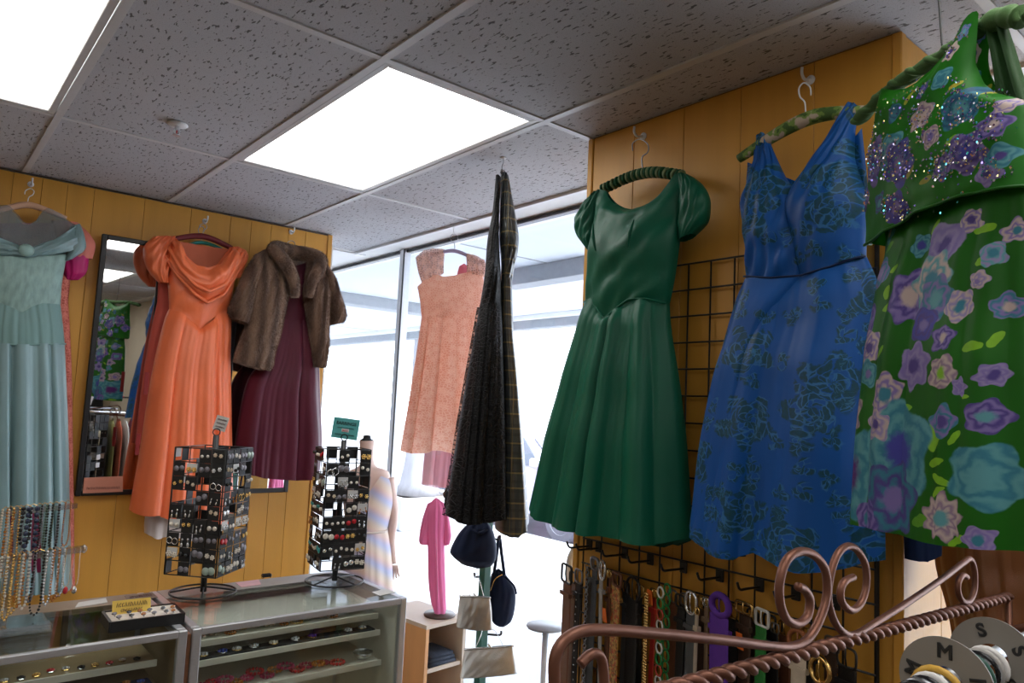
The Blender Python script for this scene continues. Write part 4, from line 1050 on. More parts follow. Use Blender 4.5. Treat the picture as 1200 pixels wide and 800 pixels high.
def fur_mat():
    m = bpy.data.materials.new('brown_mink'); g = Gr(m); uv = g.coord('UV'); ob = g.coord()
    x = g.sep(uv)
    st = g.m('SINE', x[0] * 95.0 + g.noise(uv, 7.0) * 3.0) * 0.5 + 0.5
    hr = g.noise(g.mapv(uv, (1, 0.12, 1)), 420.0, 3.0)
    c = g.mix(st * 0.7 + (hr - 0.5) * 0.9, (0.082, 0.042, 0.026), (0.28, 0.168, 0.108))
    g.out(c, 0.75, 0.0, g.bump(hr, 0.8, 0.006), sheen=0.5, sheencol=(0.8, 0.68, 0.6))
    return m
M_FUR = fur_mat()
PJ = PY(1.93)
jt = thing('fur_jacket', 'short brown mink fur jacket with shawl collar over the burgundy gown', 'jacket', tuple(px(330, 434, PJ)))
def fur(mb, dens, name, seed, ln=0.011):
    """short hairs standing on the outer faces of a piece"""
    V = np.array(mb.v); r = np.random.default_rng(seed); out = MB(); vs = []; fs = []; uvs = []
    for f_ in mb.f:
        if len(f_) != 4: continue
        a, b, c, d = V[list(f_)]
        nn = np.cross(b - a, d - a); ar = np.linalg.norm(nn)
        if ar < 1e-9: continue
        nn = nn / ar
        k = r.poisson(ar * dens)
        for _ in range(k):
            u, v = r.random(2)
            p = a * (1 - u) * (1 - v) + b * u * (1 - v) + c * u * v + d * (1 - u) * v
            dr = unit(nn * 0.8 + np.array([0, 0, -0.9]) + r.normal(0, 0.35, 3))
            sd_ = unit(np.cross(dr, r.normal(0, 1, 3))) * 0.0009
            o_ = len(vs); vs += [p - sd_, p + sd_, p + dr * ln * r.uniform(0.6, 1.3)]; fs.append((o_, o_ + 1, o_ + 2))
            uv_ = mb.uv.get(f_[0], (0, 0)); uvs += [uv_] * 3
    return out.add(vs, fs, uvs)
def jpiece(name, rws, fr, bk, cols, seed, plane=PJ, parent=jt, dens=60000, **kw):
    m, G_ = loft(rws, plane, fr, bk, cols, 7, wrinkle=0.003, seed=seed, **kw)
    # keep outward winding: the loft faces +n on its front half
    o = m.build(name, M_FUR, parent, True)
    fm = MB(); fm.uv = m.uv; fm.v = m.v; fm.f = [f_[::-1] for f_ in m.f]
    h = fur(fm, dens, name, seed); tag(h.build('fur_hair', M_FUR, o), kind='stuff')
    return o
jpiece('front_panel', [[(298, 299), (312, 291), (330, 312)], [(291, 320), (335, 330)], [(289, 345), (337, 347)], [(287, 380), (329, 385)], [(277, 408), (322, 412)], [(273, 424), (292, 430), (312, 435), (319, 426)]], [0.03, 0.06, 0.08, 0.08, 0.07, 0.06], [0.02, 0.02, 0.02, 0.02, 0.02, 0.02], 30, 1)
jpiece('front_panel', [[(360, 302), (371, 303), (381, 312)], [(357, 327), (386, 330)], [(355, 347), (386, 350)], [(361, 385), (384, 385)], [(365, 410), (383, 412)], [(367, 430), (380, 431)]], [0.03, 0.06, 0.08, 0.07, 0.06, 0.05], [0.02, 0.02, 0.02, 0.02, 0.02, 0.02], 24, 2)
jpiece('sleeve', [[(300, 297), (312, 300)], [(287, 317), (304, 322)], [(273, 348), (296, 352)], [(267, 365), (293, 369)], [(273, 374), (289, 381)]], [0.03, 0.07, 0.08, 0.08, 0.06], [0.02, 0.03, 0.03, 0.03, 0.03], 22, 3)
jpiece('sleeve', [[(371, 303), (382, 310)], [(376, 320), (390, 328)], [(381, 345), (397, 350)], [(383, 364), (403, 369)], [(387, 381), (399, 378)]], [0.03, 0.07, 0.08, 0.08, 0.06], [0.02, 0.03, 0.03, 0.03, 0.03], 22, 4)
m, _ = loft([[(318, 294), (342, 300), (366, 304)], [(308, 330), (342, 332), (372, 332)], [(300, 420), (342, 424), (374, 420)]], PY(2.06), [0.0, 0.0, 0.0], [0.02, 0.02, 0.02], 20, 4); m.build('back_panel', M_FUR, jt, True)
cp = [(339, 350, .07), (336, 330, .085), (328, 311, .08), (318, 296, .05), (326, 291, .0), (345, 295, -.02), (360, 298, .0), (370, 305, .05), (366, 318, .08), (358, 332, .085), (355, 350, .07)]
P = bez([px(x, y, PJ) + (0, -d, 0) for x, y, d in cp], 5); k = len(P)
cm = MB().tube(P, [0.018 + 0.022 * math.sin(math.pi * min(1, max(0, i / (k - 1)))) ** 0.5 for i in range(k)], 12)
for i, p in enumerate(cm.v): cm.uv[i] = (p[0] + p[1], p[2])
co = cm.build('shawl_collar', M_FUR, jt, True)
fm = MB(); fm.v = cm.v; fm.uv = cm.uv; fm.f = cm.f
A = np.array(cm.v); f0 = [i for i in cm.f if len(i) == 4][0]
cen = P[0]; a_, b_, c_, d_ = A[list(f0)]
if np.dot(np.cross(b_ - a_, d_ - a_), a_ - cen) < 0: fm.f = [q[::-1] for q in cm.f]
tag(fur(fm, 60000, 'collar', 9).build('fur_hair', M_FUR, co), kind='stuff')
MB().bbox(*(lambda p: (p[0] - 0.017, p[0] + 0.017, p[1] - 0.002, p[1] + 0.001, p[2] - 0.028, p[2] + 0.028))(px(338, 314, PY(1.90))), 0.0008).build('price_tag', mat('orange_card', (0.80, 0.16, 0.02), 0.6), jt)

# ================================================================== WINDOW DRESSES
hk = px(531, 262, PZ(CEIL))
PP = PN((1.70, 1.34, 2.0), (-0.62, -0.78, 0))
M_PLACE = lace('peach_pink_lace', (1.0, 0.72, 0.60), (0.86, 0.47, 0.35), 85, 0.0, flower=26, trl=0.5)
M_PLACE2 = lace('peach_lace_ruffle', (0.85, 0.55, 0.46), (0.58, 0.34, 0.28), 85, 0.45, flower=26, trl=0.3)
M_PSAT = fabric('pink_tulle', (0.72, 0.25, 0.30), 0.5, 0.3, trl=0.5)
t = thing('peach_lace_dress', 'peach pink lace dress with ruffled straps hanging in the shop window', 'dress', tuple(px(525, 530, PP)))
m, _ = loft([[(489, 336), (498, 329), (508, 322), (520, 325), (532, 324), (547, 320), (566, 316)], [(492, 352), (530, 353), (568, 350)], [(494, 372), (530, 375), (566, 372)]], PP, [0.03, 0.07, 0.05], [0.03, 0.06, 0.05], 44, 6, wrinkle=0.002, seed=3); m.build('bodice', M_PLACE, t, True)
m, _ = loft([[(494, 371), (530, 374), (566, 371)], [(487, 420), (529, 422), (571, 420)], [(478, 475), (527, 477), (577, 475)], [(469, 527), (482, 530), (495, 529), (507, 527), (520, 526), (532, 531), (550, 528), (583, 531)]], PP, [0.05, 0.08, 0.11, 0.13], [0.05, 0.07, 0.10, 0.12], 80, 8, folds=(6, 0.008, 0.055, 0.4), seed=29); m.build('skirt', M_PLACE, t, True)
m, _ = loft([[(487, 302), (497, 294), (508, 292), (521, 292)], [(490, 318), (520, 312)], [(494, 331), (510, 324), (520, 320)]], PP, [0.02, 0.035, 0.03], [0.02, 0.03, 0.03], 36, 5, folds=(10, 0.004, 0.004, 1.0), seed=5); m.build('strap_ruffle', M_PLACE2, t, True)
m, _ = loft([[(546, 297), (557, 300), (568, 305)], [(547, 310), (570, 315)], [(547, 322), (568, 324)]], PP, [0.02, 0.03, 0.03], [0.02, 0.03, 0.03], 30, 5, folds=(8, 0.004, 0.004, 1.0), seed=6); m.build('strap_ruffle', M_PLACE2, t, True)
hanger('lilac plastic hanger hung from ceiling wire in the peach dress', PN(PP[0] - PP[1] * 0.0, PP[1]), (506, 299), (566, 309), (533, 294), (532, 274), mat('lilac_plastic', (0.38, 0.32, 0.50), 0.4), (0.007, 0.010), curl=-1, hookw=5)
MB().tube([hk, px(532, 275, PP)], 0.0009, 5).build('ceiling_wire', M_WIRE, None, False, 'thin wire from ceiling edge to the hanger of the peach dress', 'wire')
PP2 = PN(PP[0] - PP[1] * 0.16, PP[1])
t = thing('pink_tulle_dress', 'sheer pink tulle dress hanging behind the peach lace dress', 'dress', tuple(px(515, 570, PP2)))
m, _ = loft([[(538, 312), (544, 309), (551, 314)], [(534, 328), (556, 330)], [(525, 372), (560, 372)]], PP2, [0.01, 0.03, 0.03], [0.01, 0.02, 0.02], 20, 4); m.build('bodice', M_PSAT, t, True)
m, _ = loft([[(520, 372), (555, 372)], [(512, 440), (552, 440)], [(500, 510), (545, 510)], [(494, 567), (512, 570), (540, 571)]], PP2, [0.03, 0.04, 0.05, 0.05], [0.02, 0.03, 0.04, 0.04], 40, 5, folds=(5, 0.003, 0.012, 0.9), seed=8); m.build('skirt', sheer('pink_tulle_sheer', (0.80, 0.34, 0.40), 0.75), t, True)

hb = px(590, 185, PZ(CEIL))
PK = PN((hb[0], hb[1], 2.0), (-0.62, -0.78, 0))
M_BLACE = lace('black_lace', (0.0085, 0.0085, 0.010), (0.003, 0.003, 0.0035), 70, 0.0, 0.55, flower=13)
M_BTRIM = lace('black_lace_edge', (0.02, 0.02, 0.022), (0.004, 0.004, 0.005), 60, 0.75, 0.55, flower=15)
t = thing('black_lace_dress', 'long black lace dress hung edge-on from the ceiling in front of the window', 'dress', tuple(px(556, 606, PK)))
m, _ = loft([[(581, 206), (587, 209)], [(577, 249), (585, 250)], [(571, 282), (585, 284)], [(568, 321), (587, 325)], [(562, 360), (588, 360)]], PK, [0.03, 0.06, 0.10, 0.12, 0.10], [0.03, 0.05, 0.08, 0.08, 0.08], 30, 6, wrinkle=0.002, seed=2, power=2.0); m.build('bodice', M_BLACE, t, True)
m, _ = loft([[(562, 358), (588, 358)], [(551, 420), (590, 420)], [(537, 500), (592, 502)], [(522, 598), (534, 604), (552, 607), (575, 605), (593, 600)]], PK, [0.10, 0.13, 0.15, 0.17], [0.08, 0.10, 0.11, 0.12], 70, 8, folds=(5, 0.004, 0.034, 0.5), seed=19); m.build('skirt', M_BLACE, t, True)
m, _ = loft([[(559, 360), (564, 360)], [(548, 420), (554, 420)], [(534, 500), (541, 500)], [(518, 603), (526, 605)]], PK, [0.003] * 4, [0.003] * 4, 8, 10, folds=(3, 0.001, 0.003, 1), seed=2); m.build('lace_edge', M_BTRIM, t, True)
PK2 = PN(PK[0] - PK[1] * 0.04, PK[1])
M_PLAID = plaid()
t = thing('plaid_dress', 'grey plaid taffeta dress with gold stripes hung beside the black lace dress', 'dress', tuple(px(600, 620, PK2)))
m, _ = loft([[(587, 205), (591, 203), (596, 207)], [(586, 240), (602, 240)], [(585, 280), (608, 279)], [(587, 306), (604, 306)], [(587, 330), (600, 330)]], PK2, [0.03, 0.06, 0.08, 0.07, 0.06], [0.03, 0.05, 0.07, 0.06, 0.06], 30, 6, wrinkle=0.004, seed=7, power=2.0); m.build('bodice', M_PLAID, t, True)
m, _ = loft([[(587, 328), (600, 328)], [(586, 390), (602, 390)], [(587, 440), (607, 440)], [(586, 520), (613, 510)], [(580, 617), (593, 621), (606, 622), (620, 611)]], PK2, [0.06, 0.08, 0.11, 0.13, 0.15], [0.06, 0.08, 0.10, 0.11, 0.12], 50, 7, folds=(3, 0.002, 0.016, 0.9), seed=23); m.build('skirt', M_PLAID, t, True)
m, _ = loft([[(590, 270), (600, 266)], [(594, 285), (607, 284)], [(597, 300), (606, 300)], [(600, 310), (603, 311)]], PK2, [0.07, 0.08, 0.06, 0.04], [0, 0, 0, 0], 14, 5, wrinkle=0.003, sheet=True, seed=4); m.build('shoulder_sash', M_PLAID, t, True)
pa, pb = px(588, 203, PK), px(590, 190, PK)
hh = thing('clothes_hanger', 'black wire hanger seen edge-on holding the black lace and plaid dresses', 'hanger', tuple(pa), 'hangers')
dd = np.array([0.62, 0.78, 0.0])
MB().tube(bez([pa - dd * 0.16 + (0, 0, -0.05), pa - dd * 0.05 + (0, 0, -0.005), pa, pa + dd * 0.05 + (0, 0, -0.005), pa + dd * 0.16 + (0, 0, -0.05)], 5), 0.005, 8).build('shoulder_bar', M_BLACK, hh, True)
MB().tube(bez([pa, pa + (0, 0, 0.03), pb + dd * 0.012, pb + (0, 0, 0.012), pb - dd * 0.012], 6), 0.0017, 7).build('hook', M_WIRE, hh, True)
ch = thing('ceiling_hook', 'small wire hook in ceiling tile above the black lace dress', 'hook', tuple(hb), 'garment hooks')
MB().tube(bez([hb + (0, 0, 0.0), hb + (0, 0, -0.012), np.array([pb[0], pb[1], pb[2] + 0.02]) + dd * 0.01, pb + (0, 0, 0.006), pb - dd * 0.01 + (0, 0, 0.012)], 5), 0.0014, 6).build('wire', M_WIRE, ch, True)
MB().lathe([(0.012, 0.001), (0.012, -0.002), (0.003, -0.004)], hb, 12).build('base_plate', M_WHITE, ch)
# ================================================================== MIRRORS
M_MIR = bpy.data.materials.new('mirror_silver'); g = Gr(M_MIR); g.out((0.86, 0.87, 0.87), 0.015 , 1.0)
def mirror(label, x0, x1, z0, z1, tilt):
    cy = BW - 0.02
    t = thing('wall_mirror', label, 'mirror', ((x0 + x1) / 2, cy, z0), 'black framed mirrors')
    w_ = 0.024; cx = (x0 + x1) / 2; zz = lambda z: z
    def bar(a0, a1, c0, c1): return MB().bbox(a0, a1, cy - 0.012, cy + 0.008, c0, c1, 0.003)
    bar(x0, x0 + w_, z0, z1).build('frame_side', M_BLACK, t); bar(x1 - w_, x1, z0, z1).build('frame_side', M_BLACK, t)
    bar(x0 + w_, x1 - w_, z1 - w_, z1).build('frame_top', M_BLACK, t); bar(x0 + w_, x1 - w_, z0, z0 + w_).build('frame_bottom', M_BLACK, t)
    MB().box(x0 + w_, x1 - w_, cy - 0.006, cy + 0.004, z0 + w_, z1 - w_).build('glass', M_MIR, t)
    t.rotation_euler = (math.radians(tilt), 0, 0)
    return t
mirror('tall narrow black framed mirror between the aqua and orange gowns', 0.322, 0.60, 1.165, 2.385, 0.9)
mirror('black framed mirror mostly hidden behind the burgundy gown', 0.96, 1.335, 1.15, 2.06, 0.0)
M_PCARD = mat('salmon_card', (0.62, 0.25, 0.17), 0.6, var=0.04)
M_INK = mat('dark_ink', (0.10, 0.03, 0.03), 0.7)
def scribble(parent, c, right, up, w_, h, n, seed, m=None, th=0.0009):
    """a line of small hand lettering too blurred to read: uneven pen strokes"""
    r = random.Random(seed); b = MB(); right = unit(right); up = unit(up); nn = np.cross(right, up)
    for i in range(n):
        x = -w_ / 2 + w_ * (i + 0.5) / n
        a = np.asarray(c) + right * x + nn * 0.0006
        k = r.choice([1, 2, 3]); e = w_ / n * 0.32
        if k == 1: pts = [a + right * (-e) - up * h / 2, a + up * h / 2, a + right * e - up * h / 2]
        elif k == 2: pts = [a + right * e + up * h * 0.4, a - right * e + up * h * 0.1, a - right * e * 0.6 - up * h / 2, a + right * e - up * h * 0.3]
        else: pts = [a - right * e - up * h / 2, a - right * e + up * h / 2, a + right * e * 0.6 + up * h * 0.2, a + right * e - up * h / 2]
        b.tube(pts, th, 5)
    return b.build('lettering', m or M_INK, parent)
pp = PY(BW - 0.036)
c4 = [px(*q, pp) for q in ((97, 578), (144, 576), (144, 558), (99, 560))]
t = thing('card_sign', 'salmon pink card with handwriting at the bottom of the narrow mirror', 'sign', tuple((c4[0] + c4[1]) / 2))
q = MB(); dn = np.array([0, 0.002, 0]); q.add(c4 + [p + dn for p in c4], [(0, 1, 2, 3), (7, 6, 5, 4), (0, 4, 5, 1), (1, 5, 6, 2), (2, 6, 7, 3), (3, 7, 4, 0)]); q.build('card', M_PCARD, t)
scribble(t, (c4[0] + c4[1]) / 2 + np.array([0, -0.001, 0.022]), (1, 0, 0), (0, 0, 1), 0.14, 0.012, 14, 5)
M_DRED = mat('dark_red_gel', (0.20, 0.01, 0.01), 0.4)
for k, (x0, y0, x1, y1, lab) in enumerate(((168, 436, 175, 462, 'upper small dark red ribbon square on the edge of the narrow mirror'), (158, 508, 165, 533, 'lower small dark red ribbon square on the edge of the narrow mirror'))):
    a, b = px(x0, y1, PY(1.86)), px(x1, y0, PY(1.86))
    MB().bbox(a[0], b[0], 1.862, 1.866, a[2], b[2], 0.001).build('ribbon_tag', M_DRED, None, False, lab, 'ribbon', 'dark red ribbon squares')

# ================================================================== DISPLAY CASES
CT = 0.97
M_CASEW = mat('cream_case_lining', (0.74, 0.71, 0.62), 0.6, var=0.05)
M_LEDGE = mat('worn_grey_laminate', (0.36, 0.33, 0.31), 0.4, var=0.12, vs=8)
M_LEDGB = mat('brown_laminate', (0.25, 0.17, 0.11), 0.4, var=0.15, vs=8)
M_WOOD = mat('red_brown_wood', (0.22, 0.09, 0.04), 0.5, var=0.2, vs=12, stretch=(1, 1, 4))
def case(label, x0, x1, y0, y1, ledge, shelves, lining):
    t = thing('display_case', label, 'display case', ((x0 + x1) / 2, (y0 + y1) / 2, 0), 'jewellery display cases')
    f = 0.025
    for (a, b) in ((x0, y0), (x1 - f, y0), (x0, y1 - f), (x1 - f, y1 - f)):
        MB().bbox(a, a + f, b, b + f, 0.0, CT, 0.003).build('corner_post', M_ALU, t)
    MB().bbox(x0 + f, x1 - f, y0, y0 + f * 0.7, CT - f * 0.8, CT, 0.002).build('front_rail', M_ALU, t)
    MB().bbox(x0, x0 + f, y0 + f, y1 - f, CT - f, CT, 0.002).build('side_rail', M_ALU, t)
    MB().bbox(x1 - f, x1, y0 + f, y1 - f, CT - f, CT, 0.002).build('side_rail', M_ALU, t)
    MB().box(x0 + f, x1 - f, y0 + f * 0.7, y1 - 0.11, CT - 0.008, CT - 0.001).build('top_glass', M_CASEGL, t)
    MB().bbox(x0 + f, x1 - f, y1 - 0.11, y1, CT - 0.02, CT, 0.002).build('rear_ledge', ledge, t)
    MB().box(x0 + f, x1 - f, y0 + 0.004, y0 + 0.010, 0.42, CT - f).build('front_glass', M_CASEGL, t)
    MB().box(x0 + f, x1 - f, y1 - 0.03, y1 - 0.015, 0.1, CT - 0.02).build('back_panel', lining, t)
    MB().box(x0 + 0.002, x0 + 0.008, y0 + f, y1 - f, 0.1, CT - f).build('side_panel', lining, t)
    MB().box(x1 - 0.008, x1 - 0.002, y0 + f, y1 - f, 0.1, CT - f).build('side_panel', lining, t)
    MB().bbox(x0 + f, x1 - f, y0 + 0.004, y1 - 0.03, 0.08, 0.42, 0.003).build('base_cabinet', lining, t)
    for (ya, yb, z) in shelves:
        s_ = MB().bbox(x0 + 0.03, x1 - 0.045, ya, yb, z - 0.012, z, 0.002).build('shelf', lining, t)
        MB().bbox(x0 + 0.03, x1 - 0.045, ya - 0.004, ya, z - 0.016, z + 0.004, 0.001).build('shelf_lip', M_CASEW, s_)
    return t
case('aluminium and glass jewellery case under the two earring spinners', 0.385, 1.113, 0.50, 1.0, M_LEDGE, [(0.64, 0.92, 0.925), (0.62, 0.92, 0.893), (0.60, 0.92, 0.84), (0.58, 0.90, 0.742)], M_CASEW)
case('aluminium and glass jewellery case with dark top at the left edge', -0.72, 0.370, 0.50, 1.0, M_LEDGB, [(0.62, 0.9, 0.86), (0.55, 0.9, 0.80)], mat('dark_case_lining', (0.27, 0.195, 0.10), 0.6))
MB().bbox(0.3715, 0.3835, 0.51, 0.99, 0.0, 0.955, 0.001).build('filler_strip', M_WOOD, None, False, 'red brown wooden strip wedged between the two glass cases', 'wood strip')

# goods inside the right case
M_BPAD = mat('black_velvet_pad', (0.012, 0.012, 0.013), 0.9)
M_PEARL = mat('pearl', (0.72, 0.66, 0.58), 0.25, var=0.05)
M_RHINE = mat('rhinestone', (0.75, 0.78, 0.82), 0.08, metal=0.7, var=0.3, vs=300)
M_PINKB = mat('raspberry_bead', (0.45, 0.04, 0.12), 0.3, var=0.3, vs=80)
M_AMBER = mat('amber_bead', (0.45, 0.16, 0.03), 0.25, var=0.3, vs=80)
M_TURQ = mat('turquoise_bead', (0.04, 0.30, 0.30), 0.3, var=0.2)
M_BLUEB = mat('blue_bead', (0.02, 0.06, 0.36), 0.3, var=0.2)
M_GREYB = mat('smoke_bead', (0.20, 0.19, 0.22), 0.25, var=0.3, vs=90)
M_BLKB = mat('jet_bead', (0.012, 0.012, 0.014), 0.15)
M_REDB = mat('red_bead', (0.50, 0.02, 0.03), 0.25)
M_PURB = mat('purple_bead', (0.10, 0.03, 0.28), 0.4)
M_CRMB = mat('cream_bead', (0.62, 0.52, 0.40), 0.4, var=0.1)
def brooch(p, r, m, label, group, k):
    t = thing('brooch', label, 'brooch', tuple(p), group)
    MB().lathe([(0.0, 0.0), (r * 0.9, 0.0), (r, 0.002), (r * 0.8, 0.004), (0, 0.005)], p, 12).build('backing', M_SILV if k % 2 else M_GOLDM, t)
    s_ = MB(); s_.ball(np.asarray(p) + (0, 0, 0.007), r * 0.35, 6)
    for i in range(7):
        a = i * 2 * math.pi / 7; s_.ball(np.asarray(p) + (r * 0.7 * math.cos(a), r * 0.7 * math.sin(a), 0.005), r * 0.28, 6)
    s_.build('stones', m, t, True)
def bracelet(p, R, m, label, group, br=0.005, name='bracelet', cat='bracelet', ax=(0, 0, 1)):
    b = MB(); n = max(10, int(2 * math.pi * R / (br * 1.9))); A = unit(ax)
    ref = np.array([1.0, 0, 0]); U = unit(ref - A * (ref @ A)); V = np.cross(A, U)
    for i in range(n):
        a = 2 * math.pi * i / n; b.ball(np.asarray(p) + R * (math.cos(a) * U + math.sin(a) * V) + (0, 0, br), br, 6)
    return b.build(name, m, None, True, label, cat, group)
sx0, sx1 = 0.43, 1.05
pad = MB().bbox(0.43, 1.05, 0.60, 0.65, 0.841, 0.849, 0.002).build('velvet_pad', M_BPAD, None, False, 'long black velvet strip on the middle case shelf under brooches', 'display pad')
cols_ = [M_RHINE, M_BLUEB, M_RHINE, M_RHINE, M_PEARL, M_RHINE, M_PURB, M_RHINE, M_RHINE]
for k, x in enumerate((0.46, 0.52, 0.565, 0.62, 0.685, 0.76, 0.82, 0.955, 1.01)):
    nm = 'blue' if cols_[k] is M_BLUEB else ('pearl' if cols_[k] is M_PEARL else ('purple' if cols_[k] is M_PURB else 'clear stone'))
    brooch((x, 0.625, 0.849), 0.016, cols_[k], '%s brooch, %s from the left on the black velvet strip' % (nm, ordinal(k)), 'brooches on the black strip', k)
t = thing('oval_box', 'small oval tan wooden box on the middle shelf of the case', 'box', (0.89, 0.66, 0.841))
q = MB(); q.lathe([(0.0, 0), (0.040, 0.0), (0.042, 0.003), (0.042, 0.020), (0.038, 0.024), (0, 0.025)], (0, 0, 0), 24); q.v = [(0.89 + v[0], 0.675 + v[1] * 0.6, 0.841 + v[2]) for v in q.v]; q.build('box_body', mat('tan_wood', (0.42, 0.22, 0.10), 0.45, var=0.2, vs=14), t, True)
q = MB(); q.torus((0, 0, 0.018), 0.0425, 0.0012, (0, 0, 1), 24, 5); q.v = [(0.89 + v[0], 0.675 + v[1] * 0.6, 0.841 + v[2]) for v in q.v]; q.build('lid_seam', M_WOOD, t)
r = random.Random(4)
for k in range(11):
    x = 0.46 + k * 0.045
    bracelet((x, 0.66 + r.uniform(-0.01, 0.03), 0.894), r.uniform(0.012, 0.02), [M_PEARL, M_CRMB, M_AMBER, M_GOLDM][k % 4], '%s beaded ring, %s from the left on the upper shelf of the right case' % (['pearl', 'cream', 'amber', 'gold'][k % 4], ordinal(k)), 'trinkets on the upper shelf', 0.004, 'beaded_bracelet')
for k in range(14):
    x = 0.47 + k * 0.034; m_, nm = [(M_PINKB, 'raspberry'), (M_REDB, 'red'), (M_PINKB, 'raspberry'), (M_AMBER, 'amber')][k % 4]
    bracelet((x, 0.625 + r.uniform(-0.02, 0.03), 0.743 + (k % 3) * 0.006), r.uniform(0.016, 0.026), m_, '%s beaded bracelet, %s from the left on the lower shelf of the right case' % (nm, ordinal(k)), 'pink and red bracelets on the lower shelf', 0.006, 'beaded_bracelet')
t = thing('silver_bowl', 'small round silver dish at the right end of the lower shelf', 'dish', (1.02, 0.625, 0.743))
MB().lathe([(0.0, 0.0), (0.018, 0.0), (0.03, 0.010), (0.036, 0.022), (0.034, 0.024), (0.028, 0.012), (0.0, 0.006)], (1.02, 0.625, 0.743), 24).build('bowl', M_SILV, t, True)
MB().torus((1.02, 0.625, 0.766), 0.035, 0.002, (0, 0, 1), 24, 6).build('rim', M_SILV, t, True)
# goods inside the left case
pad = MB().bbox(-0.5, 0.31, 0.585, 0.64, 0.801, 0.808, 0.002).build('velvet_pad', mat('navy_velvet_pad', (0.02, 0.03, 0.09), 0.9), None, False, 'dark blue velvet strip with jewellery in the left case', 'display pad')
for k in range(13):
    x = -0.15 + k * 0.036
    brooch((x, 0.61 + r.uniform(-0.012, 0.012), 0.808), 0.012, [M_RHINE, M_AMBER, M_BLUEB, M_GOLDM, M_PEARL][k % 5], '%s brooch, %s from the left on the dark blue strip' % (['rhinestone', 'amber', 'blue', 'gold', 'pearl'][k % 5], ordinal(k)), 'brooches in the left case', k)
for k in range(12):
    x = -0.12 + k * 0.036
    brooch((x, 0.655 + r.uniform(-0.01, 0.02), 0.861), 0.011, [M_GOLDM, M_REDB, M_RHINE, M_BLKB][k % 4], '%s brooch, %s from the left on the upper shelf of the left case' % (['gold', 'red', 'rhinestone', 'jet'][k % 4], ordinal(k)), 'brooches on upper shelf of left case', k)
# papers and trinkets on the ledges
def flat_card(label, quad, z, m, cat='card', name='paper_card', th=0.0015, lines=0, sd=1):
    P = [px(x, y, PZ(z)) for x, y in quad]
    t = thing(name, label, cat, tuple(sum(P) / 4))
    up = np.array([0, 0, th]); q = MB().add(P + [p + up for p in P], [(3, 2, 1, 0), (4, 5, 6, 7), (0, 1, 5, 4), (1, 2, 6, 5), (2, 3, 7, 6), (3, 0, 4, 7)]); q.build('card', m, t)
    c = sum(P) / 4 + up; rt = unit(P[1] - P[0]); upv = unit(P[3] - P[0])
    for k in range(lines): scribble(t, c + upv * (0.012 - 0.014 * k), rt, upv, np.linalg.norm(P[1] - P[0]) * 0.75, 0.007, 10, sd + k)
    return t
M_PAPER = mat('pale_paper', (0.62, 0.60, 0.58), 0.7, var=0.04)
flat_card('small pale business card on the rear ledge of the left case', ((88, 712), (126, 706), (124, 701), (92, 706)), CT, M_PAPER)
flat_card('printed card on brown ledge of the left case beside the filler strip', ((150, 705), (185, 700), (178, 694), (146, 698)), CT, mat('brown_print_card', (0.20, 0.15, 0.12), 0.5), lines=2, sd=3)
flat_card('small pink paper card on grey ledge near the left spinner', ((283, 688), (306, 685), (303, 679), (276, 683)), CT, mat('pink_paper', (0.70, 0.42, 0.45), 0.7))
flat_card('small white paper card at the right front corner of the case top', ((445, 698), (464, 694), (452, 690), (436, 694)), CT, M_PAPER)
pb = px(312, 677, PZ(CT))
t = thing('trinket_box', 'tiny black lacquer trinket with brass feet on the case ledge', 'trinket', tuple(pb))
MB().bbox(pb[0] - 0.018, pb[0] + 0.018, pb[1] - 0.010, pb[1] + 0.010, CT + 0.004, CT + 0.016, 0.003).build('body', M_BLKB, t)
for s_ in (-1, 1):
    for s2 in (-1, 1): MB().ball((pb[0] + s_ * 0.014, pb[1] + s2 * 0.007, CT + 0.003), 0.003, 6).build('foot', M_GOLDM, t)

# ring tray with yellow sign
A, B_, C_, D_ = [px(x, y, PZ(CT)) for x, y in ((134, 744), (208, 734), (196, 716), (128, 724))]
cc = (A + B_ + C_ + D_) / 4; rt = unit(B_ - A); up_ = unit(np.cross((0, 0, 1), rt)); hw = 0.098; hd = 0.062
tr_ = thing('ring_tray', 'black tray with white insert holding rows of rings', 'tray', tuple(cc))
for (o1, o2, l1, l2) in ((0, -hd, hw, 0.004), (0, hd, hw, 0.004), (-hw, 0, 0.004, hd), (hw, 0, 0.004, hd)):
    MB().obox(cc + rt * o1 + up_ * o2 + (0, 0, 0.015), (rt, up_, (0, 0, 1)), (l1, l2, 0.015)).build('side_wall', M_BLACK, tr_)
MB().obox(cc + (0, 0, 0.003), (rt, up_, (0, 0, 1)), (hw, hd, 0.002)).build('bottom', M_BLACK, tr_)
M_FOAM = mat('cream_foam', (0.72, 0.64, 0.56), 0.8)
for k in range(6):
    MB().tube([cc + rt * (hw - 0.006) * s_ + up_ * (-hd + 0.012 + k * 0.0196) + (0, 0, 0.020) for s_ in (-1, 1)], 0.0095, 8).build('foam_roll', M_FOAM, tr_, True)
for k in range(16):
    i, j = k % 6, k // 6
    p = cc + rt * (-hw + 0.022 + i * 0.031 + r.uniform(-.006, .006)) + up_ * (-hd + 0.022 + j * 0.039) + (0, 0, 0.027)
    t = thing('finger_ring', '%s stone ring in the tray, %s row, %s from the left' % (['smoky', 'black', 'amber'][k % 3], ['front', 'middle', 'back'][j], ordinal(i)), 'ring', tuple(p), 'rings in the tray')
    MB().torus(p, 0.0085, 0.0014, rt, 12, 5).build('band', M_SILV, t)
    MB().ball(p + (0, 0, 0.009), 0.0065, 6, (1.2, 1, 0.7)).build('stone', [M_GREYB, M_BLKB, M_AMBER][k % 3], t)
sg = cc + up_ * (-0.0 + 0.022) - rt * 0.028 + (0, 0, 0.028)
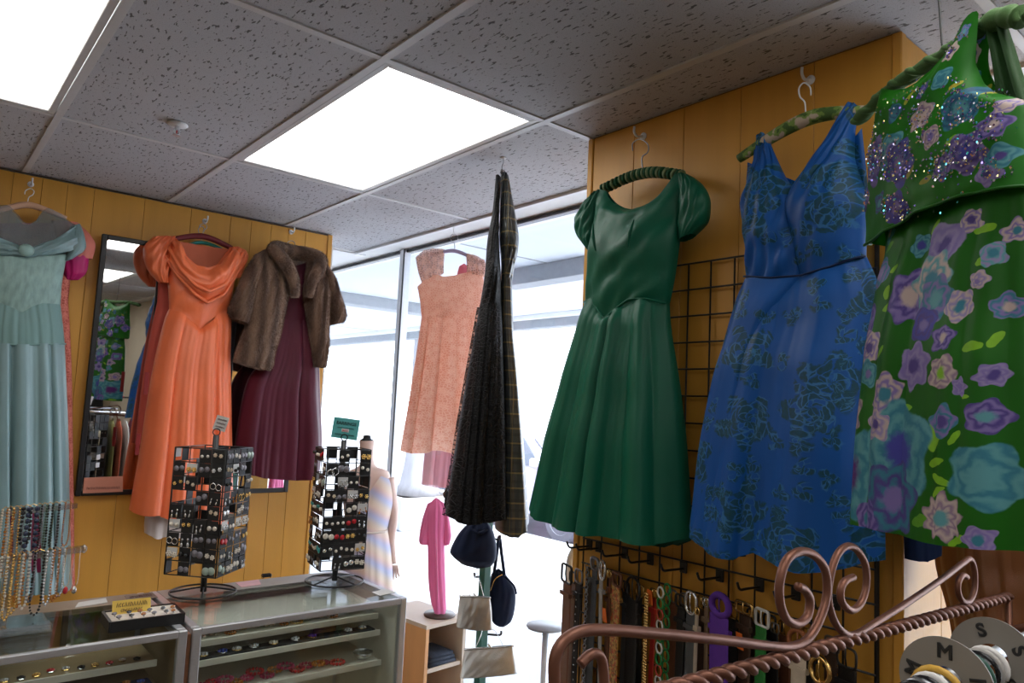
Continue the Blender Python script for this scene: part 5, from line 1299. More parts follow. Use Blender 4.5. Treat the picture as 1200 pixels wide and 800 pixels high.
ts = thing('price_sign', 'yellow handwritten card standing in the ring tray', 'sign', tuple(sg))
e1 = unit(rt + np.array([0, 0, 0.0])); e2 = unit(np.array([0, 0, 1.0]) + up_ * 0.35)
MB().obox(sg + e2 * 0.017, (e1, e2, np.cross(e1, e2)), (0.052, 0.020, 0.0008)).build('card', mat('yellow_card', (0.80, 0.55, 0.10), 0.6, var=0.05), ts)
scribble(ts, sg + e2 * 0.024 + np.cross(e1, e2) * 0.0012, e1, e2, 0.085, 0.012, 11, 8); scribble(ts, sg + e2 * 0.008 + np.cross(e1, e2) * 0.0012, e1, e2, 0.06, 0.008, 9, 9)

# ================================================================== EARRING SPINNERS
M_CARD = mat('black_earring_card', (0.010, 0.010, 0.011), 0.6)
M_CARDW = mat('white_earring_card', (0.62, 0.62, 0.62), 0.6)
card_me = MB().bbox(-0.0205, 0.0205, -0.0006, 0.0006, -0.042, 0.002, 0.0004).mesh('card', M_CARD)
card_mw = MB().bbox(-0.019, 0.019, -0.0006, 0.0006, -0.030, 0.0, 0.0004).mesh('card', M_CARDW)
def em(kind, m):
    b = MB()
    if kind == 'button': b.lathe([(0.0, 0.0), (0.0085, 0.0), (0.009, 0.002), (0.006, 0.004), (0, 0.005)], (0, 0, 0), 12, (0, -1, 0))
    elif kind == 'pearl': b.ball((0, -0.004, 0), 0.0068, 8)
    elif kind == 'cluster':
        b.ball((0, -0.004, 0), 0.004, 6)
        for i in range(6): a = i * 1.047; b.ball((0.0058 * math.cos(a), -0.003, 0.0058 * math.sin(a)), 0.0032, 6)
    elif kind == 'hoop': b.torus((0, -0.003, -0.008), 0.010, 0.0014, (0, 1, 0), 14, 5); b.ball((0, -0.002, 0.002), 0.003, 6)
    elif kind == 'drop':
        b.ball((0, -0.003, 0), 0.0035, 6); b.tube([(0, -0.003, 0), (0, -0.003, -0.010)], 0.001, 5); b.ball((0, -0.003, -0.016), 0.0055, 8, (0.75, 0.6, 1.3))
    elif kind == 'disc': b.lathe([(0.0, 0.0), (0.0105, 0.0), (0.011, 0.0015), (0.0, 0.003)], (0, 0, 0), 16, (0, -1, 0))
    return b.mesh('earring', m, smooth=True)
KINDS = [('button', M_PEARL, 'cream button'), ('pearl', M_PEARL, 'pearl stud'), ('cluster', M_PEARL, 'white bead cluster'), ('cluster', M_RHINE, 'rhinestone cluster'), ('hoop', M_SILV, 'silver hoop'), ('hoop', M_GOLDM, 'gold hoop'), ('drop', M_SILV, 'silver drop'), ('drop', M_AMBER, 'amber drop'), ('disc', M_GREYB, 'grey disc'), ('disc', mat('sage_enamel', (0.36, 0.44, 0.38), 0.3), 'pale sage disc'), ('button', M_TURQ, 'turquoise button'), ('button', M_REDB, 'red button'), ('button', M_PURB, 'purple button'), ('button', M_BLUEB, 'blue button'), ('pearl', M_BLKB, 'jet black ball'), ('cluster', M_GOLDM, 'gold flower'), ('button', M_SILV, 'silver button'), ('cluster', M_CRMB, 'cream flower'), ('drop', M_RHINE, 'crystal drop'), ('button', M_GREYB, 'smoky button')]
EM = [em(k, m) for k, m, _ in KINDS]
WEIGHT = [0, 1, 1, 2, 2, 3, 3, 3, 4, 4, 5, 6, 6, 7, 8, 8, 9, 10, 11, 0, 2, 14, 14, 15, 15, 16, 16, 17, 17, 18, 18, 19, 19]
def wire(path, r=0.0013, n=5): return MB().tube(path, r, n)
def spinner(label, which, base, rz, side, z0, z1, rows_n, cols_n, sd, topz, force=()):
    bx, by = base[0], base[1]
    t = thing('earring_spinner', label, 'earring stand', (bx, by, CT), 'earring spinners')
    MB().torus((bx, by, CT + 0.004), 0.108, 0.0032, (0, 0, 1), 40, 8).build('base_ring', M_BLACK, t, True)
    for a in (rz + 0.5, rz + 0.5 + math.pi / 2):
        d = np.array([math.cos(a), math.sin(a), 0]) * 0.108; c = np.array([bx, by, CT + 0.004])
        MB().tube([c - d, c - d * 0.3 + (0, 0, 0.012), c + (0, 0, 0.016), c + d * 0.3 + (0, 0, 0.012), c + d], 0.003, 7).build('base_spoke', M_BLACK, t, True)
    MB().tube([(bx, by, CT + 0.004), (bx, by, topz)], 0.0105, 12).build('pole', M_BLACK, t, True)
    rg = np.array([bx, by, topz + 0.012]); MB().torus(rg, 0.012, 0.0022, unit(np.array([CAM[0] - bx, CAM[1] - by, 0])), 18, 6).build('top_ring', M_BLACK, t, True)
    h = side / 2
    rn = random.Random(sd)
    for f_ in range(4):
        a = rz + f_ * math.pi / 2
        nx = np.array([math.cos(a), math.sin(a), 0]); tx = np.array([-math.sin(a), math.cos(a), 0])
        c0 = np.array([bx, by, 0]) + nx * h
        W_ = MB()
        for s_ in (-1, 1): W_.tube([c0 + tx * h * s_ + (0, 0, z0), c0 + tx * h * s_ + (0, 0, z1)], 0.0030, 6)
        for k in range(rows_n + 1):
            z = z1 - (z1 - z0) * k / rows_n
            W_.tube([c0 - tx * h + (0, 0, z), c0 + tx * h + (0, 0, z)], 0.0020, 5)
        W_.tube([c0 + (0, 0, z0), c0 + (0, 0, z1)], 0.0018, 5)
        pn = W_.build('wire_panel', M_BLACK, t, True)
        MB().tube([c0 + (0, 0, z1 - 0.002), np.array([bx, by, z1 - 0.002])], 0.0015, 5).build('top_brace', M_BLACK, t)
        vis = float(nx @ (CAM - c0)) > 0
        fname = ['front', 'right', 'rear', 'left'][f_]
        for k in range(rows_n):
            z = z1 - (z1 - z0) * k / rows_n - 0.004
            for j in range(cols_n):
                if rn.random() < (0.17 if vis else 0.5): continue
                q = c0 + tx * (-h + side * (j + 0.5) / cols_n) + nx * 0.004 + (0, 0, z)
                ki = rn.choice(WEIGHT); white = rn.random() < 0.07; esc = rn.uniform(0.75, 1.25)
                e = thing('earring_pair', '%s earrings on %s card, %s row, %s column, %s face, %s spinner' % (KINDS[ki][2], 'white' if white else 'black', ordinal(k), ordinal(j), fname, which), 'earrings', tuple(q), 'earring cards on the %s spinner' % which, a + math.pi / 2)
                inst('card', card_mw if white else card_me, e, (0, 0, 0))
                if vis:
                    for s_ in (-1, 1):
                        o = inst('earring', EM[ki], e, (s_ * 0.0098 + rn.uniform(-0.0015, 0.0015), -0.0012, -0.014 - rn.uniform(0, 0.010))); o.rotation_euler = (0, rn.uniform(-0.3, 0.3), 0); o.scale = (esc, esc, esc)
    return t
b1 = px(238, 694, PZ(CT)); b2 = px(392, 681, PZ(CT))
vd = math.atan2(CAM[1] - b1[1], CAM[0] - b1[0])
spinner('black wire earring spinner on the left, full of cards, white tag on top', 'left', b1, vd - 0.52, 0.185, CT + 0.075, px(250, 524, PY(b1[1]))[2], 9, 4, 31, px(252, 510, PY(b1[1]))[2])
vd = math.atan2(CAM[1] - b2[1], CAM[0] - b2[0])
spinner('black wire earring spinner on the right with teal sign on top', 'right', b2, vd + 0.30, 0.165, CT + 0.06, px(400, 525, PY(b2[1]))[2], 9, 4, 57, px(402, 516, PY(b2[1]))[2])
# signs on the spinners
def stand_card(name, label, cpx, plane_y, wpx, hpx, m, roll=0.0):
    P = PN((0, plane_y, 0), (0, -1, 0)); c = px(cpx[0], cpx[1], P)
    vdir = unit(np.array([CAM[0] - c[0], CAM[1] - c[1], 0])); rt = unit(np.cross((0, 0, 1), vdir)); up = np.array([0, 0, 1.0])
    rt2 = rt * math.cos(roll) + up * math.sin(roll); up2 = up * math.cos(roll) - rt * math.sin(roll)
    dep = float((c - CAM) @ _f); w_ = wpx * dep / FPX / 2; h_ = hpx * dep / FPX / 2
    t = thing(name, label, 'sign', tuple(c - up2 * h_))
    MB().obox(c, (rt2, up2, vdir), (w_, h_, 0.0012)).build('card', m, t)
    return t, c, rt2, up2, vdir, w_, h_
t, c, r2, u2, vd_, w_, h_ = stand_card('earring_sign', 'teal handwritten sign on top of the right spinner', (405, 502), b2[1], 30, 24, mat('teal_card', (0.10, 0.42, 0.42), 0.6, var=0.06), -0.10)
text_mesh('EARRINGS', 0.0165, frame4(c + u2 * h_ * 0.48 + vd_ * 0.0016, r2, u2), mat('green_ink', (0.01, 0.05, 0.05), 0.7), 'lettering', t, bold=0.0006)
scribble(t, c + u2 * h_ * 0.05 + vd_ * 0.002, r2, u2, w_ * 1.3, 0.006, 9, 3, mat('green_ink', (0, 0, 0)))
MB().obox(c - u2 * h_ * 0.18 + vd_ * 0.002, (r2, u2, vd_), (0.014, 0.006, 0.0006)).build('sticker', M_WHITE, t)
scribble(t, c - u2 * h_ * 0.18 + vd_ * 0.0035, r2, u2, 0.022, 0.007, 4, 6, mat('red_ink', (0.5, 0.01, 0.02), 0.6), 0.001)
scribble(t, c - u2 * h_ * 0.6 + vd_ * 0.002, r2, u2, w_ * 1.5, 0.005, 12, 7, mat('green_ink', (0, 0, 0)))
t, c, r2, u2, vd_, w_, h_ = stand_card('spinner_tag', 'small white handwritten tag on top of the left spinner', (259, 496), b1[1], 14, 17, M_PAPER, -0.25)
for k in range(3): scribble(t, c + u2 * h_ * (0.5 - 0.5 * k) + vd_ * 0.0014, r2, u2, w_ * 1.5, 0.005, 6, 20 + k)

# ================================================================== NECKLACE STAND
M_ACR = glass_mat('clear_acrylic', (0.86, 0.88, 0.90), 0.75, 0.15)
NY = 0.80
P_ = PY(NY)
ua, ub = px(-40, 606, P_), px(90, 592, P_); la, lb = px(-40, 661, PY(NY - 0.07)), px(97, 643, PY(NY - 0.07))
t = thing('necklace_stand', 'clear acrylic two-tier necklace stand on the left case', 'jewellery stand', (-0.06, NY, CT))
MB().obox((ua + ub) / 2, (unit(ub - ua), (0, 1, 0), (0, 0, 1)), (np.linalg.norm(ub - ua) / 2, 0.012, 0.007)).build('upper_bar', M_ACR, t)
MB().obox((la + lb) / 2, (unit(lb - la), (0, 1, 0), (0, 0, 1)), (np.linalg.norm(lb - la) / 2, 0.012, 0.008)).build('lower_bar', M_ACR, t)
MB().lathe([(0.0, 0), (0.012, 0), (0.013, 0.004), (0.008, 0.010), (0, 0.011)], lb, 14, (1, 0, 0)).build('end_knob', M_ACR, t, True)
MB().bbox(-0.10, -0.08, NY - 0.01, NY + 0.01, CT, ua[2] - 0.006, 0.002).build('upper_post', M_ACR, t)
MB().bbox(-0.07, -0.05, NY - 0.08, NY - 0.06, CT + 0.012, la[2] - 0.007, 0.002).build('lower_post', M_ACR, t)
MB().bbox(-0.20, 0.055, NY - 0.13, NY + 0.05, CT, CT + 0.012, 0.003).build('base_plate', M_ACR, t)
MB().bbox(-0.08, 0.05, NY - 0.15, NY - 0.11, CT + 0.012, CT + 0.028, 0.003).build('base_step', M_ACR, t)
def necklace(p, ln, wd, m, br, label, group, sd, pend=None):
    rn = random.Random(sd); b = MB(); A_ = []
    n = 40
    for i in range(n + 1):
        s_ = i / n * 2 - 1
        x = wd * (1 - abs(s_) ** 6) ** 0.5 * (1 if s_ > 0 else -1) if abs(s_) < 1 else 0
        A_.append((s_, x))
    pts = []
    N_ = 60
    for i in range(N_ + 1):
        a = math.pi * i / N_
        zz = -ln * math.sin(a) ** 0.45 if 0 < a < math.pi else 0
        pts.append(np.array([p[0] - wd * math.cos(a) * (0.55 + 0.45 * math.sin(a)), p[1] - 0.014 * math.cos(0) , p[2] + 0.010 + zz]))
    # walk the loop and set beads at even spacing
    d = np.r_[0, np.cumsum([np.linalg.norm(pts[i + 1] - pts[i]) for i in range(N_)])]; P = np.array(pts)
    k = max(6, int(d[-1] / (br * 1.95)))
    for i in range(k):
        s_ = d[-1] * (i + 0.5) / k; q = np.array([np.interp(s_, d, P[:, j]) for j in range(3)])
        rr_ = br * (1.0 if sd % 3 else rn.uniform(0.7, 1.15)); b.ball(q, rr_, 5)
    t = thing('necklace', label, 'necklace', (p[0], p[1] - 0.014, p[2] - ln), group)
    b.build('bead_strand', m, t, True)
    MB().tube([P[0], P[0] * 0.5 + P[-1] * 0.5 + (0, 0.012, 0.004), P[-1]], 0.001, 5).build('clasp_end', M_GOLDM, t)
    if pend is not None:
        q = P[N_ // 2]; MB().ball(q + (0, -0.002, -0.010), 0.009, 8, (0.8, 0.5, 1.2)).build('pendant', pend, t, True)
up_list = [(-8, M_AMBER, 'amber', 0.23, 0.0042), (6, M_CRMB, 'cream', 0.2, 0.004), (12, M_AMBER, 'amber', 0.24, 0.0045), (19, M_GOLDM, 'gold', 0.22, 0.004), (24, M_GREYB, 'smoke grey', 0.24, 0.003), (31, M_BLKB, 'large jet', 0.14, 0.0062), (38, mat('navy_bead', (0.03, 0.04, 0.08), 0.25, var=0.3), 'chunky navy', 0.18, 0.0085), (46, M_GREYB, 'pale grey', 0.16, 0.0035), (52, M_BLKB, 'jet', 0.18, 0.004), (58, mat('moss_bead', (0.05, 0.09, 0.05), 0.3, var=0.4, vs=90), 'moss green', 0.20, 0.0040), (65, M_BLKB, 'dull jet', 0.17, 0.0042), (72, M_GREYB, 'violet grey', 0.19, 0.0034), (79, M_AMBER, 'copper', 0.16, 0.0028)]
for k, (x, m_, nm, ln, br) in enumerate(up_list):
    p = px(x, 600 - (x * 14 / 130), P_); p[1] = NY
    necklace(p, ln * 0.8, 0.010 + br, m_, br, '%s bead necklace, %s from the left on the upper bar of the acrylic stand' % (nm, ordinal(k)), 'necklaces on the acrylic stand', k + 1)
lo_list = [(-6, M_CRMB, 'cream pearl', 0.17, 0.005), (5, M_PEARL, 'pearl', 0.2, 0.0045), (12, M_GOLDM, 'gold', 0.22, 0.0042), (19, M_GOLDM, 'gold', 0.2, 0.0045), (25, M_AMBER, 'amber', 0.18, 0.0045), (31, M_PEARL, 'silver pearl', 0.19, 0.005), (38, M_GREYB, 'grey glass', 0.17, 0.004), (46, M_BLKB, 'long black', 0.22, 0.0045), (58, M_RHINE, 'crystal', 0.19, 0.0045), (66, M_AMBER, 'copper', 0.18, 0.004), (72, M_SILV, 'silver', 0.17, 0.0035)]
for k, (x, m_, nm, ln, br) in enumerate(lo_list):
    p = px(x, 655 - (x * 18 / 137), PY(NY - 0.07)); p[1] = NY - 0.07
    necklace(p, ln * 0.8, (0.020 if 'black' in nm else 0.008 + br), m_, br, '%s bead necklace, %s from the left on the lower bar of the acrylic stand' % (nm, ordinal(k)), 'necklaces on the acrylic stand', k + 41)
for k, (x, m_, nm, pd) in enumerate(((80, M_GOLDM, 'fine gold chain with red drop', M_REDB), (90, M_SILV, 'fine silver chain', M_SILV))):
    p = px(x, 645, PY(NY - 0.07)); p[1] = NY - 0.07
    necklace(p, 0.11, 0.012, m_, 0.0013, '%s at the right end of the acrylic stand' % nm, 'necklaces on the acrylic stand', k + 70, pd)

# ================================================================== SHOP WINDOW ITEMS
# wooden cube shelf
M_PINE = mat('orange_pine', (0.62, 0.30, 0.12), 0.5, var=0.15, vs=6, stretch=(2, 2, 0.5))
M_PALEW = mat('pale_plywood', (0.58, 0.46, 0.36), 0.5, var=0.1, vs=6)
zt = 0.68
q0 = px(500, 733, PZ(zt)); q1 = px(470, 721, PZ(zt)); q2 = px(547, 722, PZ(zt))
ex = unit(q2 - q0); ey = unit(q1 - q0); ey = unit(ey - ex * (ey @ ex)); L1 = np.linalg.norm(q2 - q0) ; L2 = 0.36
cb = q0 + ex * L1 / 2 + ey * L2 / 2; cb[2] = 0
t = thing('cube_shelf', 'small open wooden cube shelf in the shop window', 'shelf', tuple(cb))
ax3 = (ex, ey, (0, 0, 1)); th = 0.009
MB().obox(cb + (0, 0, zt - th), ax3, (L1 / 2, L2 / 2, th)).build('top_board', M_PALEW, t)
MB().obox(cb - ex * (L1 / 2 - th) + (0, 0, zt / 2 - th), ax3, (th, L2 / 2, zt / 2 - th)).build('side_panel', M_PINE, t)
MB().obox(cb + ex * (L1 / 2 - th) + (0, 0, zt / 2 - th), ax3, (th, L2 / 2, zt / 2 - th)).build('side_panel', M_PALEW, t)
MB().obox(cb + ey * (L2 / 2 - 0.004) + (0, 0, zt / 2 - th), ax3, (L1 / 2 - 2 * th, 0.004, zt / 2 - th)).build('back_panel', M_WHITE, t)
for z in (0.03, 0.26, 0.475): MB().obox(cb + (0, 0, z), ax3, (L1 / 2 - 2 * th, L2 / 2 - 0.008, th)).build('shelf_board', M_PALEW, t)
# folded jeans on the shelf
M_DEN = mat('dark_denim', (0.035, 0.045, 0.07), 0.85, var=0.25, vs=60, bump=0.4, bs=500)
jb = cb - ey * (L2 / 2 - 0.10) + (0, 0, 0.485)
t = thing('folded_jeans', 'folded dark denim on the middle board of the cube shelf', 'jeans', tuple(jb))
for k, (s1, s2) in enumerate(((0.080, 0.085), (0.076, 0.080), (0.070, 0.076))):
    q = MB(); ro = MB()
    G_ = []
    for i in range(9):
        row = []
        for j in range(9):
            u_, v_ = i / 4 - 1, j / 4 - 1
            row.append(jb + ex * s1 * u_ + ey * s2 * v_ + np.array([0, 0, 0.012 + k * 0.016 + 0.010 * math.sqrt(max(0, 1 - abs(u_) ** 4)) * math.sqrt(max(0, 1 - abs(v_) ** 4)) + 0.002 * math.sin(5 * u_ + 3 * v_ + k)]))
        G_.append(row)
    q.grid(np.array(G_)); q.obox(jb + (0, 0, 0.006 + k * 0.016), ax3, (s1, s2, 0.007)); q.build('folded_layer', M_DEN, t, True)
# small pink dress on a stand
pd = px(515, 721, PZ(zt)); vd_ = unit(np.array([CAM[0] - pd[0], CAM[1] - pd[1], 0]))
PD = PN(pd, vd_)
t = thing('dress_stand', 'small dark wooden display stand with round base under the pink dress', 'display stand', (pd[0], pd[1], zt))
M_DWOOD = mat('dark_walnut', (0.07, 0.04, 0.03), 0.4, var=0.2, vs=14)
tz = px(511, 575, PD)
MB().lathe([(0.0, 0.0), (0.072, 0.0), (0.074, 0.006), (0.070, 0.012), (0.02, 0.016), (0.008, 0.03)], (pd[0], pd[1], zt), 28).build('round_base', M_DWOOD, t, True)
MB().tube([(pd[0], pd[1], zt + 0.01), (pd[0], pd[1], tz[2] - 0.01)], 0.006, 8).build('rod', M_DWOOD, t, True)
MB().lathe([(0.012, -0.03), (0.016, -0.012), (0.010, 0.0), (0.003, 0.018), (0.0, 0.02)], (pd[0], pd[1], tz[2]), 14).build('finial', M_DWOOD, t, True)
M_PINK = fabric('pink_gingham', (0.90, 0.22, 0.44), 0.6, 0.3, var=0.12, trl=0.3)
t = thing('pink_doll_dress', 'narrow bright pink dress with short sleeves on a little stand', 'dress', (pd[0], pd[1], zt + 0.02))
m, _ = loft([[(507, 586), (511, 583), (516, 586)], [(499, 602), (523, 602)], [(501, 635), (521, 635)], [(502, 680), (522, 678)], [(505, 705), (513, 724), (519, 727), (523, 712)]], PD, [0.012, 0.03, 0.03, 0.03, 0.03], [0.012, 0.025, 0.025, 0.025, 0.02], 36, 8, folds=(4, 0.002, 0.007, 0.9), seed=3); m.build('body', M_PINK, t, True)
for rws in ([[(501, 590), (508, 587)], [(495, 608), (504, 612)], [(491, 630), (502, 632)], [(492, 637), (502, 638)]], [[(515, 586), (521, 590)], [(519, 606), (526, 606)], [(520, 628), (529, 626)], [(521, 639), (527, 637)]]):
    m, _ = loft(rws, PD, [0.012, 0.02, 0.022, 0.018], [0.01, 0.02, 0.02, 0.02], 16, 5, wrinkle=0.001); m.build('sleeve', M_PINK, t, True)
MB().tube([px(511, 587, PD) + vd_ * 0.016, px(512, 640, PD) + vd_ * 0.034, px(513, 700, PD) + vd_ * 0.035], 0.002, 6).build('placket', mat('pink_trim', (0.80, 0.30, 0.45), 0.6), t, True)

# handbag tree
M_GPOLE = mat('dark_green_enamel', (0.02, 0.10, 0.075), 0.35, var=0.1)
PT0 = np.array([1.58, 0.62, 0.0])
PT = PN(PT0, unit(np.array([CAM[0] - PT0[0], CAM[1] - PT0[1], 0])))
vd_ = PT[1]; pb_ = px(563, 780, PT); pb_[2] = 0.0
PTT = px(566, 600, PT)
t = thing('bag_tree', 'dark green handbag tree with hooks near the shop window', 'stand', tuple(pb_))
MB().lathe([(0.0, 0.0), (0.14, 0.0), (0.145, 0.01), (0.13, 0.02), (0.03, 0.03)], pb_, 24).build('base', M_GPOLE, t, True)
MB().bbox(pb_[0] - 0.018, pb_[0] + 0.018, pb_[1] - 0.018, pb_[1] + 0.018, 0.02, PTT[2] + 0.02, 0.003).build('pole', M_GPOLE, t)
rgt = unit(np.cross((0, 0, 1), vd_))
HK = [((558, 672), -1), ((584, 628), 1), ((556, 612), -1), ((585, 740), 1)]
for (q, s_) in HK:
    p = px(q[0], q[1], PT); c = np.array([pb_[0], pb_[1], p[2] - 0.012])
    MB().tube(bez([c, c + rgt * s_ * 0.03, p + (0, 0, -0.012) + rgt * s_ * 0.004, p + rgt * s_ * 0.008 + (0, 0, 0.004)], 5), 0.0045, 8).build('hook', M_BLACK, t, True)
M_NVY = fabric('navy_cloth', (0.006, 0.012, 0.04), 0.8, 0.3)
def bag(name, label, rows, plane, fr, bk, m, parts, folds=None, wr=0.001, seed=1):
    lo = rows[-1]; t = thing(name, label, 'handbag', tuple(px(lo[len(lo) // 2][0], lo[len(lo) // 2][1], plane)), 'handbags on the tree')
    mb_, G_ = loft(rows, plane, fr, bk, 36, 7, folds=folds, wrinkle=wr, seed=seed); mb_.build('body', m, t, True)
    for nm, pts, r_, mm in parts: MB().tube(bez([px(x, y, plane) + plane[1] * d for x, y, d in pts], 6), r_, 7).build(nm, mm, t, True)
    return t
PB1 = PN(PT0 + vd_ * 0.09, vd_)
bag('drawstring_bag', 'soft navy drawstring bag hanging at the top of the bag tree', [[(551, 611), (560, 609), (572, 612)], [(538, 624), (578, 622)], [(528, 643), (582, 640)], [(529, 650), (581, 655)], [(540, 660), (560, 665), (576, 663)]], PB1, [0.03, 0.05, 0.06, 0.055, 0.02], [0.02, 0.04, 0.05, 0.05, 0.02], M_NVY,
    [('gathered_neck', [(553, 618, .04), (562, 622, .05), (571, 618, .04)], 0.006, M_NVY), ('strap', [(557, 612, .02), (560, 604, .0), (567, 606, -.02), (568, 612, 0)], 0.004, M_NVY)], folds=(4, 0.006, 0.001, 1.0), seed=4)
PB2 = PN(PT0 + rgt * 0.03 - vd_ * 0.05, vd_)
bag('shoulder_bag', 'dark navy shoulder bag with long strap on the right of the bag tree', [[(576, 672), (584, 667), (592, 672)], [(572, 690), (603, 688)], [(573, 712), (604, 708)], [(577, 728), (600, 726)], [(584, 733), (592, 733)]], PB2, [0.02, 0.045, 0.05, 0.04, 0.02], [0.02, 0.04, 0.04, 0.03, 0.02], M_NVY,
    [('strap', [(577, 684, .02), (582, 650, .02), (585, 628, .01), (588, 650, .0), (591, 672, .02)], 0.007, M_NVY), ('zip', [(575, 690, .03), (580, 676, .045), (588, 671, .035)], 0.002, M_GOLDM), ('side_strap', [(592, 674, .02), (602, 684, .03), (605, 694, .02)], 0.004, M_NVY)], seed=6)
M_PEWT = mat('pewter_leather', (0.42, 0.39, 0.36), 0.32, metal=0.55, var=0.15, vs=30, bump=0.3, bs=300)
M_SILL = mat('silver_leather', (0.58, 0.57, 0.56), 0.34, metal=0.5, var=0.12, vs=30, bump=0.3, bs=300)
PB3 = PN(PT0 + vd_ * 0.12, vd_)
bag('frame_purse', 'small pewter frame purse with thin chain on the bag tree', [[(539, 697), (557, 698), (574, 699)], [(537, 712), (576, 713)], [(535, 732), (577, 735)], [(536, 735), (556, 738), (577, 738)]], PB3, [0.008, 0.02, 0.022, 0.008], [0.008, 0.02, 0.022, 0.008], M_PEWT,
    [('frame', [(538, 698, .006), (557, 698, .010), (575, 700, .006)], 0.004, M_SILV), ('chain', [(550, 698, .004), (556, 680, -.02), (558, 674, -.05), (562, 682, -.02), (567, 699, .004)], 0.0016, M_SILV), ('clasp', [(555, 694, .012), (558, 698, .014)], 0.004, M_SILV)], seed=7)
bag('clutch_purse', 'wide silver frame clutch with thin chain at the bottom of the bag tree', [[(545, 760), (573, 758), (601, 756)], [(542, 775), (604, 772)], [(539, 792), (606, 786)], [(540, 794), (572, 792), (606, 789)]], PB3, [0.008, 0.022, 0.024, 0.008], [0.008, 0.02, 0.022, 0.008], M_SILL,
    [('frame', [(544, 760, .006), (573, 758, .010), (602, 756, .006)], 0.004, M_SILV), ('chain', [(557, 759, .0), (563, 748, -.03), (567, 740, -.06), (580, 742, -.03), (590, 757, .0)], 0.0014, M_SILV), ('clasp', [(572, 753, .012), (575, 757, .014)], 0.005, M_SILV)], seed=8)

# mannequin with pastel striped dress near the post
PM = PN((1.64, 1.78, 1.2), unit(np.array([CAM[0] - 1.64, CAM[1] - 1.78, 0])))
M_SKIN = mat('mannequin_pale', (0.62, 0.45, 0.38), 0.5, var=0.05)
mt = thing('mannequin', 'headless pale mannequin torso with capped neck beside the right spinner', 'mannequin', tuple(px(430, 800, PM) * np.array([1, 1, 0])))
b = MB(); nk = px(430, 520, PM); sh = px(430, 560, PM)
m, _ = loft([[(421, 516), (439, 516)], [(422, 534), (438, 534)], [(420, 546), (441, 546)], [(404, 558), (457, 556)], [(406, 600), (456, 600)], [(410, 632), (450, 632)], [(402, 690), (458, 690)], [(406, 760), (454, 760)]], PM, [0.04, 0.04, 0.05, 0.07, 0.10, 0.08, 0.09, 0.06], [0.04, 0.04, 0.05, 0.06, 0.07, 0.06, 0.08, 0.06], 32, 6, power=2.0); m.build('torso', M_SKIN, mt, True)
MB().lathe([(0.035, -0.006), (0.036, 0.0), (0.022, 0.006), (0.020, 0.022), (0.0, 0.026)], px(430, 515, PM), 16).build('neck_cap', M_BLACK, mt, True)
arm = bez([px(455, 560, PM), px(461, 600, PM), px(459, 632, PM), px(462, 660, PM)], 6)
MB().tube(arm, [0.034 - 0.022 * i / (len(arm) - 1) for i in range(len(arm))], 12).build('arm', M_SKIN, mt, True)
hnd = MB(); hp = px(462, 662, PM)
for k in range(5):
    a = (k - 2) * 0.012; hnd.tube(bez([hp + rgt * a * 0.6, hp + rgt * a + (0, 0, -0.04), hp + rgt * a * 1.3 + (0, 0, -0.075 + abs(k - 2) * 0.008)], 3), [0.007, 0.0068, 0.0066, 0.006, 0.0055, 0.005, 0.004], 7)
hnd.build('hand', M_SKIN, mt, True)
MB().tube([px(430, 755, PM), px(430, 755, PM) * np.array([1, 1, 0]) + (0, 0, 0.01)], 0.015, 10).build('stand_pole', M_ALU, mt, True)
MB().lathe([(0, 0), (0.16, 0), (0.16, 0.008), (0.02, 0.014)], px(430, 755, PM) * np.array([1, 1, 0]), 24).build('stand_base', M_ALU, mt, True)
def rainbow():
    m = bpy.data.materials.new('pastel_stripe'); g = Gr(m); uv = g.coord('UV'); u = g.sep(uv)
    v = u[1] * 1.0 + g.m('SINE', u[0] * 9.0) * 0.05 + u[0] * 0.25
    s1 = g.m('SINE', v * 55.0) * 0.5 + 0.5; s2 = g.m('SINE', v * 55.0 + 2.1) * 0.5 + 0.5
    c = g.mix(s1, (0.72, 0.42, 0.40), (0.36, 0.42, 0.70)); c = g.mix(s2 * 0.65, c, (0.80, 0.68, 0.42)); c = g.mix(0.25, c, (0.80, 0.78, 0.80))
    g.out(c, 0.6, trl=0.25); return m
M_RAIN = rainbow()
PM2 = PN(PM[0] + PM[1] * 0.0, PM[1])
t = thing('striped_dress', 'pastel rainbow striped dress on the mannequin behind the right spinner', 'dress', tuple(px(430, 720, PM)))
m, _ = loft([[(402, 562), (415, 556), (430, 578), (446, 556), (459, 562)], [(402, 590), (430, 594), (461, 588)], [(406, 620), (430, 622), (454, 620)]], PM2, [0.085, 0.125, 0.11], [0.08, 0.09, 0.08], 36, 6, power=2.0); m.build('bodice', M_RAIN, t, True)
m, _ = loft([[(405, 619), (430, 621), (455, 619)], [(399, 660), (430, 662), (460, 660)], [(396, 720), (430, 722), (462, 720)]], PM2, [0.11, 0.13, 0.14], [0.08, 0.10, 0.12], 40, 6, folds=(5, 0.004, 0.016, 0.9), seed=5, power=2.0); m.build('skirt', M_RAIN, t, True)
MB().tube([px(x, 620, PM2) + PM2[1] * (0.115 * math.sqrt(max(0, 1 - ((x - 430) / 26) ** 2))) for x in range(405, 456, 3)], 0.006, 6).build('waist_gather', M_RAIN, t, True)

